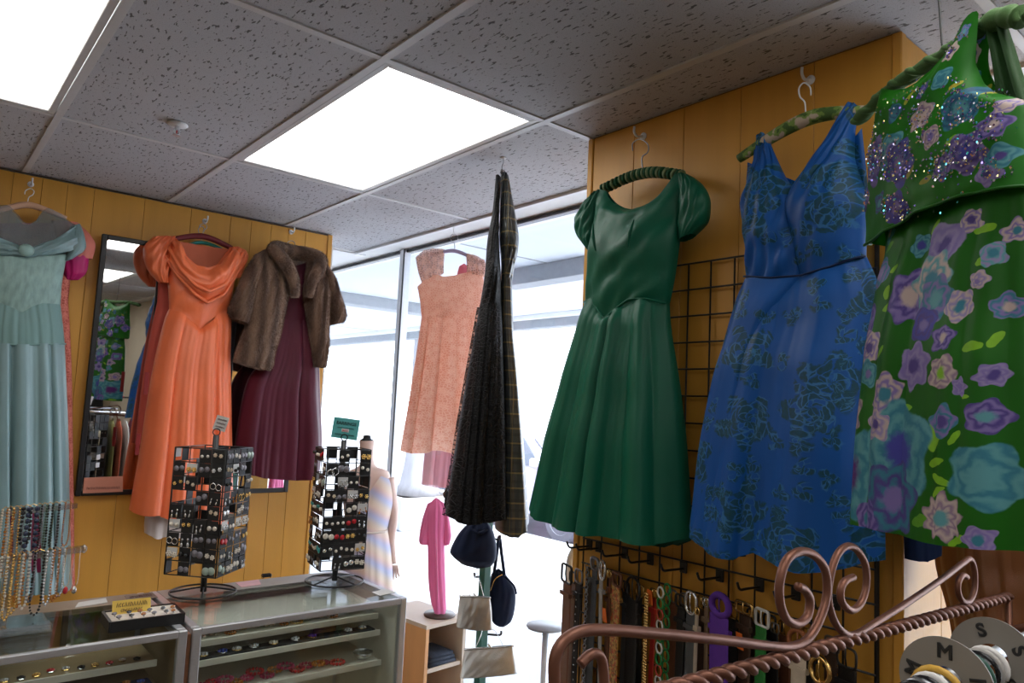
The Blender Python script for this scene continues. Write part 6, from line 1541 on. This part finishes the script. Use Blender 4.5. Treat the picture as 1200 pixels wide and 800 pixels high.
# white curved stand and grey round table in the window
PS = PN((1.66, 0.33, 0), unit(np.array([CAM[0] - 1.66, CAM[1] - 0.33, 0])))
t = thing('curved_stand', 'white curved tube display stand beside the wall block', 'display stand', tuple(px(668, 780, PS) * np.array([1, 1, 0])))
pth = bez([px(668, 790, PS) * np.array([1, 1, 0]) + (0, 0, 0.012), px(667, 720, PS), px(667, 668, PS), px(671, 648, PS), px(683, 634, PS), px(697, 630, PS), px(708, 640, PS)], 7)
MB().tube(pth, 0.014, 12).build('tube', M_WHITE, t, True)
MB().lathe([(0, 0), (0.12, 0), (0.12, 0.008), (0.02, 0.014)], px(668, 790, PS) * np.array([1, 1, 0]), 24).build('foot_plate', M_WHITE, t, True)
pt = px(640, 732, PZ(0.70))
t = thing('pedestal_table', 'small round grey pedestal table half hidden by the brown belt', 'table', (pt[0], pt[1], 0))
MB().lathe([(0.0, 0.688), (0.085, 0.688), (0.09, 0.694), (0.088, 0.70), (0, 0.70)], (pt[0], pt[1], 0), 30).build('table_top', mat('grey_laminate', (0.26, 0.26, 0.28), 0.4), t, True)
MB().tube([(pt[0], pt[1], 0.01), (pt[0], pt[1], 0.69)], 0.016, 12).build('column', M_ALU, t, True)
MB().lathe([(0, 0), (0.10, 0), (0.10, 0.008), (0.02, 0.02)], (pt[0], pt[1], 0), 24).build('foot', M_ALU, t, True)
# ================================================================== GRID PANEL WITH BELTS
t = thing('wire_grid_display', 'black wire grid panel fixed to the mustard wall behind the dresses', 'wire grid', (1.428, -0.5, 0.62))
GX = 1.424; y0, y1, z0, z1 = -0.992, -0.055, 0.62, 2.105
vw = MB().tube([(0, 0, z0 - z1), (0, 0, 0)], 0.0028, 6).mesh('upright_wire', M_BLACK, smooth=True)
hw_ = MB().tube([(0, y0 - y1, 0), (0, 0, 0)], 0.0028, 6).mesh('cross_wire', M_BLACK, smooth=True)
o0 = ABS[t.name]
ny = 12; nz = 19
for k in range(ny + 1):
    y = y1 + (y0 - y1) * k / ny; inst('upright_wire', vw, t, tuple(np.array((GX, y, z1)) - o0))
for k in range(nz + 1):
    z = z1 + (z0 - z1) * k / nz; inst('cross_wire', hw_, t, tuple(np.array((GX - 0.005, y1, z)) - o0))
MB().tube([(GX, y0, z0), (GX, y0, z1)], 0.006, 8).build('frame_upright', M_BLACK, t, True)
for z in (0.8, 1.5, 2.0):
    for y in (-0.9, -0.15): MB().bbox(GX, RW + 0.001, y - 0.012, y + 0.012, z - 0.012, z + 0.012, 0.002).build('wall_bracket', M_BLACK, t)

def belt_hook(y, z, k):
    t = thing('grid_hook', 'short black belt hook on the wire grid, %s from the window' % ordinal(k), 'hook', (GX - 0.006, y, z), 'belt hooks')
    MB().bbox(GX - 0.014, GX - 0.006, y - 0.012, y + 0.012, z - 0.012, z + 0.02, 0.002).build('clip', M_BLACK, t)
    MB().tube(bez([(GX - 0.010, y, z), (GX - 0.07, y, z + 0.002), (GX - 0.10, y, z + 0.004), (GX - 0.112, y, z + 0.022)], 4), 0.0035, 7).build('prong', M_BLACK, t, True)
def leather(nm, c, **k): return mat(nm, c, k.pop('rough', 0.45), var=k.pop('var', 0.15), vs=30, bump=0.25, bs=250, **k)
def ring_rect(c, w_, h_, r, rnd, parent, m, name='buckle', dx=0.0):
    """rounded rectangular buckle in the plane facing the room"""
    pts = []
    for i in range(28):
        a = 2 * math.pi * i / 28; cx = math.copysign(abs(math.cos(a)) ** rnd, math.cos(a)); cz = math.copysign(abs(math.sin(a)) ** rnd, math.sin(a))
        pts.append(np.asarray(c) + np.array([dx, cx * w_ / 2, cz * h_ / 2]))
    return MB().tube(pts, r, 7, closed=True).build(name, m, parent, True)
BX = 1.345
def belt(label, pxx, pxy, wd, m, buckle=None, end=0.55, kind='strap', tagc=False, bx=BX, wob=0.0, name='leather_belt', extra=None, twist=0.55):
    """a belt hanging from its buckle: strap turned on its axis so that it shows its face to the room"""
    P = PX(bx); p = px(pxx, pxy, P); wd = wd * 1.35
    if buckle: buckle = (buckle[0] * 1.25, buckle[1] * 1.1) + tuple(buckle[2:])
    ca, sa = math.cos(twist), math.sin(twist)
    t = thing(name, label, 'belt', (bx, p[1], end), 'belts on the grid panel')
    L = p[2] - end
    ay = np.array([-sa * 0.0 - 0.35, -1.0, 0]); ay = unit(ay)      # strap width direction
    an = unit(np.cross(ay, (0, 0, 1))); an = an if an[0] < 0 else -an
    bh = 0.0
    if buckle:
        bw, bh_, br, rnd, bm = buckle
        pts = []
        for i in range(28):
            a = 2 * math.pi * i / 28; cx = math.copysign(abs(math.cos(a)) ** rnd, math.cos(a)); cz = math.copysign(abs(math.sin(a)) ** rnd, math.sin(a))
            pts.append(p + ay * cx * bw / 2 + np.array([0, 0, cz * bh_ / 2]))
        bk_ = MB().tube(pts, br, 7, closed=True).build('buckle', bm, t, True)
        MB().tube([p + (0, 0, -bh_ / 2), p + an * 0.004, p + (0, 0, bh_ / 2) + an * 0.003], 0.0022, 6).build('prong', bm, bk_, True)
        bh = bh_ / 2
        loop = MB()
        MB().obox(p + (0, 0, -bh - 0.035), (ay, an, (0, 0, 1)), (wd / 2 + 0.003, 0.006, 0.006)).build('keeper_loop', m, t)
    if kind == 'strap':
        n = 24; G_ = []
        for i in range(n + 1):
            f_ = i / n; z = p[2] - bh - (L - bh) * f_
            c = np.array([p[0], p[1], z]) + an * 0.004 * math.sin(f_ * 3 + pxx) + ay * wob * math.sin(f_ * 4 + pxx)
            w_ = wd * (1 if f_ < 0.93 else 1 - 0.55 * (f_ - 0.93) / 0.07)
            row = []
            for (a, b) in ((-1, 0), (-0.8, 1), (0.8, 1), (1, 0), (0.8, -1), (-0.8, -1)): row.append(c + ay * a * w_ / 2 + an * b * 0.0022)
            G_.append(row)
        MB().grid(np.array(G_), closed=True).build('strap', m, t, False)
    elif kind == 'chain':
        b = MB(); n = int(L / 0.011)
        for i in range(n):
            c = np.array([p[0], p[1], p[2] - 0.011 * i]); b.torus(c, 0.006, 0.0015, an if i % 2 else ay, 10, 5)
        b.build('chain_links', m, t, True)
    elif kind == 'beads':
        b = MB(); n = int(L / 0.008)
        for i in range(n):
            for s_ in (-1, 0, 1): b.ball(np.array([p[0], p[1], p[2] - 0.008 * i]) + ay * s_ * 0.006, 0.0045, 5)
        b.build('bead_rows', m, t, True)
    elif kind == 'rings':
        n = int(L / 0.030)
        for i in range(n):
            c = np.array([p[0], p[1], p[2] - 0.030 * i])
            MB().torus(c, 0.0145, 0.0028, an, 18, 6).build('ring_link', m[i % len(m)], t, True)
    if extra: extra(t, p, ay, an)
    if tagc:
        q = p + an * 0.012 + (0, 0, -tagc); MB().obox(q, (ay, an, np.array([0.0, 0.15, 1])), (0.012, 0.0006, 0.020)).build('price_tag', MC['orange_card'], t)
    return t
for k, y in enumerate((-0.09, -0.13, -0.24, -0.34, -0.46, -0.58, -0.70, -0.80, -0.90)): belt_hook(y, 1.225, k)
BRN = leather('chestnut_leather', (0.13, 0.045, 0.02)); BLK = leather('black_leather', (0.012, 0.011, 0.011)); GRY = leather('charcoal_leather', (0.05, 0.055, 0.06))
BEI = leather('beige_leather', (0.40, 0.33, 0.25)); GRN = leather('green_leather', (0.02, 0.16, 0.03)); RED = leather('red_leather', (0.40, 0.02, 0.01)); CRM_ = leather('cream_leather', (0.55, 0.46, 0.35))
M_STEEL = mat('dull_steel', (0.30, 0.30, 0.31), 0.3, metal=1.0)
def brocade():
    m = bpy.data.materials.new('gold_brocade'); g = Gr(m); c = g.coord()
    v = g.voro(c, 160.0, dim='3D')['Color']; s = g.sep(v)
    q = g.mix(g.step(0.3, 0.6, s[0]), (0.20, 0.09, 0.02), (0.50, 0.28, 0.07)); q = g.mix(g.step(0.8, 0.85, s[1]), q, (0.45, 0.06, 0.02))
    g.out(q, 0.4, 0.3, g.bump(s[0], 0.5, 0.004)); return m
M_PURK = leather('purple_knit', (0.10, 0.025, 0.28), rough=0.85)
def studs(m):
    def f_(t, p, ay, an):
        b = MB()
        for i in range(14): b.ball(p + an * 0.005 + (0, 0, -0.05 - 0.022 * i), 0.003, 6)
        b.build('studs', m, t, True)
    return f_
M_WHR = mat('white_ring', (0.65, 0.64, 0.60), 0.3); M_GRR = mat('green_ring', (0.01, 0.22, 0.05), 0.3); M_RDR = mat('red_ring', (0.50, 0.06, 0.03), 0.3)
belt('wide chestnut leather belt with black square buckle next to the window', 664, 672, 0.046, BRN, (0.058, 0.050, 0.004, 0.35, M_BLACK), 0.50)
belt('black leather belt with a row of silver studs beside the chestnut belt', 678, 675, 0.030, BLK, (0.040, 0.036, 0.003, 0.5, M_STEEL), 0.52, extra=studs(M_SILV), bx=1.36)
belt('thin silver chain belt hanging left of the grey strap', 688, 662, 0.01, M_STEEL, None, 0.5, 'chain', name='chain_belt')
belt('charcoal belt with broad steel buckle near the window end', 697, 660, 0.026, GRY, (0.036, 0.030, 0.005, 0.6, M_STEEL), 0.52, bx=1.36)
belt('grey belt with large oval silver buckle', 706, 668, 0.014, leather('grey_leather', (0.30, 0.29, 0.28)), (0.028, 0.050, 0.0045, 0.9, M_SILV), 0.50)
belt('thin brown cord belt with orange tag', 714, 672, 0.008, BRN, (0.02, 0.02, 0.002, 1.0, M_GOLDM), 0.55, tagc=0.12, bx=1.35)
belt('gold brocade belt with square covered buckle', 723, 679, 0.038, brocade(), (0.040, 0.034, 0.005, 0.4, BRN), 0.50)
belt('wide plain black belt beside the gold brocade belt', 742, 690, 0.050, BLK, (0.060, 0.060, 0.004, 0.9, M_BLACK), 0.50, bx=1.36)
belt('red and gold beaded belt', 758, 696, 0.02, M_GOLDM, None, 0.5, 'beads', name='beaded_belt')
belt('plain red leather belt beside the ring belt', 766, 695, 0.018, RED, (0.026, 0.022, 0.003, 0.5, M_GOLDM), 0.5, tagc=0.01, bx=1.365)
belt('belt of linked white, green and red rings', 774, 694, 0.03, [M_WHR, M_GRR, M_RDR, M_WHR, M_GRR], None, 0.5, 'rings', name='ring_belt')
belt('belt of linked dark green rings', 782, 690, 0.03, [M_GRR], None, 0.5, 'rings', name='ring_belt', bx=1.365)
belt('black leather belt behind the silver horseshoe buckle', 797, 704, 0.028, BLK, (0.036, 0.03, 0.003, 0.5, M_BLACK), 0.5, bx=1.37)
belt('charcoal belt with silver horseshoe buckle', 810, 706, 0.036, GRY, (0.038, 0.052, 0.005, 0.8, M_SILV), 0.52)
belt('thin beige belt beside the purple belt', 817, 716, 0.010, BEI, (0.016, 0.016, 0.002, 0.8, M_GOLDM), 0.5, bx=1.33)
belt('pale tan belt just left of the purple belt', 827, 705, 0.012, leather('tan_leather', (0.30, 0.20, 0.12)), (0.02, 0.02, 0.002, 0.6, M_SILV), 0.5, bx=1.36)
belt('wide purple knit belt with round covered buckle', 844, 709, 0.058, M_PURK, (0.056, 0.046, 0.009, 1.0, M_PURK), 0.50, name='knit_belt', bx=1.33)
belt('dark brown belt with flat gold plate buckle and orange tag', 872, 712, 0.034, leather('dark_brown_leather', (0.05, 0.025, 0.015)), (0.050, 0.024, 0.004, 0.3, M_GOLDM), 0.5, tagc=0.08)
belt('green leather belt with square white buckle', 893, 724, 0.030, GRN, (0.038, 0.036, 0.004, 0.35, M_WHR), 0.5)
belt('slim black belt with small steel buckle beside the green belt', 908, 736, 0.018, BLK, (0.022, 0.022, 0.002, 0.5, M_STEEL), 0.5, bx=1.36)
belt('cream leather belt with brown round buckle', 936, 752, 0.036, CRM_, (0.052, 0.046, 0.006, 1.0, leather('cognac_leather', (0.28, 0.09, 0.03))), 0.5, bx=1.33)
belt('black belt with big gold and black round buckle', 961, 785, 0.034, BLK, (0.046, 0.050, 0.006, 1.0, M_GOLDM), 0.5, bx=1.31)
belt('plain black belt hanging beside the grid frame', 992, 770, 0.040, BLK, (0.044, 0.04, 0.003, 0.5, M_BLACK), 0.5, bx=1.35)

rn = random.Random(5)
for k, (x, y, m_, nm) in enumerate(((671, 676, BRN, 'chestnut'), (692, 672, BLK, 'black'), (716, 684, BRN, 'chestnut'), (733, 688, GRY, 'charcoal'), (750, 692, BLK, 'black'), (788, 698, BRN, 'chestnut'), (803, 703, BLK, 'black'), (823, 706, MC['dark_brown_leather'], 'dark brown'), (858, 716, BLK, 'black'), (882, 722, MC['dark_brown_leather'], 'dark brown'), (902, 728, BLK, 'black'), (920, 736, BRN, 'chestnut'), (948, 745, BLK, 'black'), (975, 755, MC['dark_brown_leather'], 'dark brown'))):
    belt('%s leather belt hanging in the back row, %s from the window' % (nm, ordinal(k)), x, y, rn.uniform(0.028, 0.040), m_, (0.034, 0.03, 0.003, 0.5, rn.choice([M_STEEL, M_GOLDM, M_BLACK])), 0.5, bx=1.395)

# ================================================================== COPPER RACK
M_COP = mat('aged_copper_tube', (0.20, 0.085, 0.055), 0.42, metal=0.6, var=0.3, vs=18)
PR = PY(-1.27)
t = thing('scroll_rack', 'copper coloured wrought iron clothing rack with scrolls and twisted bar', 'clothes rack', (0.75, -1.27, 0))
def cp(pts, n=7): return bez([px(x, y, PR) for x, y in pts], n)
a0 = px(650, 800, PR)
end = cp([(650, 800), (650, 775), (656, 757), (668, 745), (690, 738), (730, 739), (790, 744), (850, 750), (905, 757), (930, 757), (948, 747), (962, 722), (969, 695), (967, 668), (955, 651), (938, 646), (922, 656), (914, 680), (914, 705), (921, 724), (934, 731), (946, 722), (949, 703), (943, 691), (935, 687)])
MB().tube([np.array([a0[0], a0[1], 0.0])] + end, 0.0058, 10).build('scroll_tube', M_COP, t, True)
MB().tube(cp([(1000, 676), (990, 681), (985, 692), (987, 706), (998, 715), (1009, 706), (1015, 686), (1014, 662), (1004, 644), (992, 640), (980, 652), (972, 680), (971, 704), (978, 728), (990, 742), (1003, 743), (1025, 730), (1060, 708), (1100, 681), (1128, 660), (1137, 655), (1142, 668), (1142, 690), (1136, 704), (1128, 704), (1123, 694), (1123, 682), (1128, 674), (1133, 676)]), 0.0052, 10).build('scroll_tube', M_COP, t, True)
MB().tube(cp([(680, 778), (690, 768), (700, 766), (706, 776), (708, 800)]) + [px(709, 830, PR)], 0.0052, 9).build('inner_scroll', M_COP, t, True)
# twisted square bar
A_, B_ = px(790, 806, PR), px(1182, 699, PR)
d = unit(B_ - A_); e1 = unit(np.cross(d, (0, 0, 1))); e2 = np.cross(d, e1)
A_ = A_ - d * 0.10
L = np.linalg.norm(B_ - A_)
for st in range(2):
    n = 360
    MB().tube([A_ + d * L * i / n + 0.0046 * (math.cos(math.pi * L * i / n / 0.024 + st * math.pi) * e1 + math.sin(math.pi * L * i / n / 0.024 + st * math.pi) * e2) for i in range(n + 1)], 0.0056, 8).build('twisted_strand', M_COP, t, True)
MB().tube([B_, np.array([B_[0], B_[1], 0.0])], 0.0065, 9).build('end_leg', M_COP, t, True)
for x in (a0[0], B_[0]): MB().tube([(x, -1.27 - 0.18, 0.008), (x, -1.27 + 0.18, 0.008)], 0.007, 8).build('foot', M_COP, t, True)
# hanging rail of the rack
RZ = 1.385; RY = -1.45
MB().tube([(a0[0] + 0.1, RY, RZ), (1.20, RY, RZ)], 0.008, 10).build('hanging_rail', M_ALU, t, True)
for x in (a0[0] + 0.12, 1.18): MB().tube([(x, RY, RZ), (x, -1.36, RZ - 0.06), (x, -1.27, RZ - 0.10)], 0.006, 8).build('rail_bracket', M_COP, t, True)
# size dividers
M_DIV = mat('grey_beige_plastic', (0.24, 0.215, 0.185), 0.5, var=0.05)
M_LET = mat('black_letter', (0.012, 0.012, 0.012), 0.6)
def divider(x, letter, label):
    t = thing('size_divider', label, 'size divider', (x, RY, RZ - 0.045), 'round size dividers')
    R1, R0 = 0.047, 0.017; b = MB(); n = 48; gap = 0.22; vs = []; fs = []
    for i in range(n + 1):
        a = -math.pi / 2 + gap / 2 + (2 * math.pi - gap) * i / n
        for (r_, xx) in ((R0, -0.001), (R1, -0.001), (R1, 0.001), (R0, 0.001)): vs.append((x + xx, RY + r_ * math.cos(a), RZ - 0.004 + r_ * math.sin(a)))
    for i in range(n):
        for k in range(4): fs.append((i * 4 + k, i * 4 + (k + 1) % 4, (i + 1) * 4 + (k + 1) % 4, (i + 1) * 4 + k))
    fs += [(0, 1, 2, 3), (n * 4 + 3, n * 4 + 2, n * 4 + 1, n * 4)]
    b.add(vs, fs).build('disc', M_DIV, t)
    for k in range(4):
        a = math.pi / 2 + k * math.pi * 0.44 - 0.35 * (letter == 'S') - math.pi * 0.44
        up = np.array([0, math.cos(a), math.sin(a)]); rt = np.array([0, -math.sin(a), math.cos(a)])
        # face towards -x; right of the letter as read from there
        text_mesh(letter, 0.021, frame4(np.array([x - 0.0016, RY, RZ - 0.004]) + up * 0.032, rt, up), M_LET, 'letter', t, bold=0.0007)
    return t
divider(px(1108, 790, PY(RY))[0], 'M', 'round grey size divider marked M in front on the rail')
divider(px(1163, 757, PY(RY))[0], 'S', 'round grey size divider marked S further along the rail')
# hangers on the rail
def rail_hanger(x, m, label, R=0.020, th_=0.0025, flat=False):
    t = thing('rail_hanger', label, 'hanger', (x, RY, RZ - 0.11), 'hangers on the rack rail')
    c = np.array([x, RY, RZ - 0.010 + 0.0 * R])
    pts = [c + np.array([0, R * math.cos(a), R * math.sin(a)]) for a in np.linspace(math.pi * 1.15, -math.pi * 0.42, 16)]
    nk = np.array([x, RY, RZ - 0.075])
    MB().tube(pts + [np.array([x, RY + 0.004, RZ - 0.045]), nk], th_, 8, flat=2.2 if flat else None).build('hook', m, t, True)
    MB().tube(bez([nk + np.array([0, -0.19, -0.055]), nk + np.array([0, -0.08, -0.012]), nk, nk + np.array([0, 0.08, -0.012]), nk + np.array([0, 0.19, -0.055])], 4), 0.006, 8).build('shoulder_bar', m, t, True)
xm = px(1108, 790, PY(RY))[0]; xs = px(1163, 757, PY(RY))[0]
M_YELP = mat('yellow_plastic', (0.62, 0.36, 0.05), 0.4); M_GRNP = mat('bottle_green_plastic', (0.02, 0.09, 0.06), 0.35); M_GRYP = mat('grey_plastic', (0.42, 0.40, 0.38), 0.35)
hl = [(xm - 0.075, M_BLKB, 'black hanger nearest the camera on the rail'), (xm - 0.062, M_WIRE, 'wire hanger beside the nearest black one'), (xm - 0.050, M_BLKB, 'second black hanger on the rail'), (xm - 0.036, M_WHP, 'white hanger just before the yellow one'), (xm - 0.022, M_YELP, 'yellow plastic hanger in front of the M divider'), (xm - 0.012, M_GRYP, 'grey hanger touching the M divider'),
      (xm + 0.022, M_BLUEB, 'dark blue hanger behind the M divider'), (xm + 0.040, M_GRYP, 'pale grey hanger between the dividers'), (xm + 0.056, M_GRNP, 'bottle green hanger between the dividers'), (xm + 0.066, M_GRNP, 'second bottle green hanger between the dividers'), (xs - 0.046, M_BLKB, 'black hanger before the S divider'), (xs - 0.034, M_GRYP, 'grey hanger before the S divider'), (xs - 0.018, M_WHP, 'white hanger touching the S divider')]
for k, (x, m_, lab) in enumerate(hl): rail_hanger(x, m_, lab, 0.024 if m_ in (M_YELP, M_GRNP) else 0.020, 0.004 if m_ in (M_YELP, M_GRNP, M_WHP, M_GRYP) else 0.0028)

# brown satin garment at the right edge
PQ = PN((1.46, -1.32, 1.3), (-0.9, 0.35, 0))
M_BRS = fabric('copper_brown_satin', (0.20, 0.065, 0.015), 0.35, 0.2, var=0.4, vs=7, spec=0.6)
t = thing('brown_satin_dress', 'copper brown satin dress at the right edge behind the rack', 'dress', tuple(px(1170, 880, PQ)))
m, _ = loft([[(1103, 610), (1150, 600), (1250, 600)], [(1104, 660), (1160, 660), (1255, 655)], [(1118, 700), (1170, 705), (1260, 700)], [(1132, 760), (1185, 765), (1265, 760)], [(1136, 880), (1190, 890), (1270, 890)]], PQ, [0.06, 0.07, 0.08, 0.09, 0.09], [0.03, 0.03, 0.04, 0.04, 0.04], 60, 7, folds=(5, 0.010, 0.022, 0.9), seed=12); m.build('skirt', M_BRS, t, True)
m, _ = loft([[(1128, 372), (1136, 366), (1144, 384), (1160, 398), (1180, 398), (1196, 382), (1204, 362), (1214, 368)], [(1124, 430), (1168, 440), (1222, 424)], [(1130, 490), (1170, 494), (1214, 484)], [(1118, 545), (1230, 538)], [(1104, 612), (1150, 602), (1250, 602)]], PQ, [0.01, 0.05, 0.05, 0.06, 0.06], [0.01, 0.03, 0.03, 0.03, 0.03], 30, 6, wrinkle=0.002); m.build('bodice', M_BRS, t, True)
hanger('dark hanger holding the copper brown dress behind the green floral one', PQ, (1126, 374), (1216, 368), (1170, 352), (1170, 325), M_DWOOD, (0.007, 0.010), curl=1, hookw=7)
q = px(1171, 326, PQ); MB().tube([q, (q[0], q[1], CEIL)], 0.001, 5).build('ceiling_wire', M_WIRE, None, False, 'thin wire from ceiling to the hanger of the brown dress', 'wire')

# ================================================================== REAR OF THE SHOP (seen in the mirror)
t = thing('garment_rail', 'chrome garment rail full of clothes, seen in the narrow mirror', 'clothes rail', (1.1, -2.4, 0))
GZ = 1.30
MB().tube([(0.55, -2.4, GZ), (1.62, -2.4, GZ)], 0.012, 10).build('rail', M_SILV, t, True)
for x in (0.56, 1.61):
    MB().tube([(x, -2.4, 0.02), (x, -2.4, GZ)], 0.012, 10).build('upright', M_SILV, t, True)
    MB().tube([(x, -2.65, 0.02), (x, -2.15, 0.02)], 0.012, 8).build('foot', M_SILV, t, True)
gc = [('red', (0.45, 0.05, 0.02)), ('purple', (0.16, 0.04, 0.16)), ('navy blue', (0.03, 0.07, 0.22)), ('maroon', (0.14, 0.01, 0.02)), ('yellow', (0.55, 0.38, 0.03)), ('tan', (0.42, 0.26, 0.16)), ('rust', (0.35, 0.12, 0.05)), ('dark green', (0.03, 0.09, 0.05)), ('grey', (0.28, 0.28, 0.27)), ('cream', (0.55, 0.48, 0.36)), ('black', (0.015, 0.015, 0.015)), ('olive', (0.20, 0.18, 0.06)), ('brick', (0.38, 0.08, 0.04)), ('white', (0.62, 0.6, 0.56)), ('wine', (0.2, 0.02, 0.05))]
for k, (nm, c) in enumerate(gc):
    x = 0.66 + k * 0.063
    gt = thing('hanging_shirt', '%s shirt on the chrome rail reflected in the narrow mirror' % nm, 'shirt', (x, -2.4, GZ - 0.75), 'clothes on the chrome rail')
    G_ = []
    rn = random.Random(k)
    for i in range(12):
        f_ = i / 11; z = GZ - 0.06 - 0.66 * f_; hw2 = 0.05 + 0.17 * min(1, f_ * 5) ** 0.6; dp = 0.012 + 0.012 * f_
        G_.append([np.array([x + dp * math.sin(a) * (1 + 0.5 * math.sin(3 * a + k)), -2.4 + hw2 * math.cos(a), z - 0.03 * abs(math.cos(a)) * (f_ < 0.2)]) for a in np.linspace(0, 2 * math.pi, 20, endpoint=False)])
    MB().grid(np.array(G_), closed=True).build('cloth', fabric('rail_cloth_' + nm.replace(' ', '_'), c, 0.7), gt, True)
    MB().tube(bez([(x, -2.4, GZ - 0.06), (x, -2.4, GZ - 0.02), (x, -2.387, GZ + 0.008), (x, -2.4, GZ + 0.017), (x, -2.413, GZ + 0.006)], 4), 0.002, 6).build('hook', M_WIRE, gt)
# shelf above the rail with hats and sunglasses
t = thing('wire_shelf', 'black wire shelf above the garment rail, seen in the mirror', 'shelf', (1.1, -2.75, GZ + 0.14))
for k in range(7): MB().tube([(0.55, -2.6 - k * 0.05, GZ + 0.14), (1.75, -2.6 - k * 0.05, GZ + 0.14)], 0.003, 5).build('wire', M_BLACK, t)
for x in (0.56, 1.74): MB().tube([(x, -2.6, GZ + 0.14), (x, -2.9, GZ + 0.14), (x, -2.9, 0)], 0.006, 6).build('bracket', M_BLACK, t)
def hat(x, y, m, m2, label):
    t = thing('sun_hat', label, 'hat', (x, y, GZ + 0.145), 'hats on the wire shelf')
    MB().lathe([(0.16, 0.0), (0.162, 0.006), (0.09, 0.016), (0.085, 0.08), (0.05, 0.11), (0, 0.115)], (x, y, GZ + 0.145), 24).build('hat_body', m, t, True)
    MB().torus((x, y, GZ + 0.17), 0.088, 0.008, (0, 0, 1), 24, 6).build('hat_band', m2, t, True)
hat(1.36, -2.76, mat('hot_pink_felt', (0.65, 0.06, 0.14), 0.8), M_BLACK, 'hot pink sun hat on the wire shelf in the mirror')
hat(1.02, -2.78, mat('straw', (0.5, 0.36, 0.18), 0.8, var=0.2, vs=80), M_BLACK, 'straw sun hat on the wire shelf in the mirror')
t = thing('sunglasses', 'white round sunglasses on the wire shelf in the mirror', 'sunglasses', (1.19, -2.62, GZ + 0.16))
for s_ in (-1, 1):
    MB().torus((1.19 + s_ * 0.034, -2.60, GZ + 0.175), 0.027, 0.006, (0, 1, 0), 20, 6).build('rim', M_WHITE, t, True)
    MB().lathe([(0, 0), (0.025, 0), (0.025, 0.002), (0, 0.003)], (1.19 + s_ * 0.034, -2.60, GZ + 0.175), 18, (0, 1, 0)).build('lens', M_BLACK, t)
    MB().tube([(1.19 + s_ * 0.06, -2.60, GZ + 0.18), (1.19 + s_ * 0.06, -2.72, GZ + 0.165)], 0.004, 6).build('temple', M_WHITE, t)
# dresses on the rear wall
for k, (x, m_, lab) in enumerate(((1.02, M_BLACE, 'black sequin dress on the rear wall, seen in the mirror'), (1.62, fabric('plain_black', (0.012, 0.012, 0.014), 0.6), 'plain black dress on the rear wall, seen in the mirror'))):
    gt = thing('black_dress', lab, 'dress', (x, -5.4, 1.0), 'black dresses on the rear wall')
    G_ = []
    for i in range(16):
        f_ = i / 15; z = 2.2 - 1.15 * f_; hw2 = 0.16 - 0.05 * math.sin(f_ * 3.14) * (f_ < 0.5) + 0.12 * max(0, f_ - 0.35)
        G_.append([np.array([x + hw2 * math.cos(a) * (1 + 0.06 * f_ * math.sin(7 * a)), -5.45 + 0.07 * math.sin(a), z]) for a in np.linspace(0, 2 * math.pi, 28, endpoint=False)])
    A2 = np.array(G_)
    MB().grid(A2[:7], closed=True).build('bodice', m_, gt, True); MB().grid(A2[6:], closed=True).build('skirt', m_, gt, True)
    MB().tube(bez([(x, -5.45, 2.2), (x, -5.45, 2.26), (x + 0.015, -5.45, 2.29), (x, -5.45, 2.31), (x - 0.015, -5.45, 2.295)], 4), 0.003, 6).build('hanger_hook', M_WIRE, gt)
t = thing('notice_strip', 'column of small coloured notices on the rear wall, seen in the mirror', 'notices', (1.40, -5.59, 1.2))
for k, c in enumerate(((0.6, 0.12, 0.03), (0.7, 0.7, 0.7), (0.1, 0.1, 0.12), (0.65, 0.65, 0.6), (0.15, 0.3, 0.5), (0.5, 0.4, 0.1))):
    MB().bbox(1.34, 1.46, -5.598, -5.594, 1.95 - k * 0.15 - 0.12, 1.95 - k * 0.15, 0.001).build('notice', mat('notice_%d' % k, c, 0.6), t)
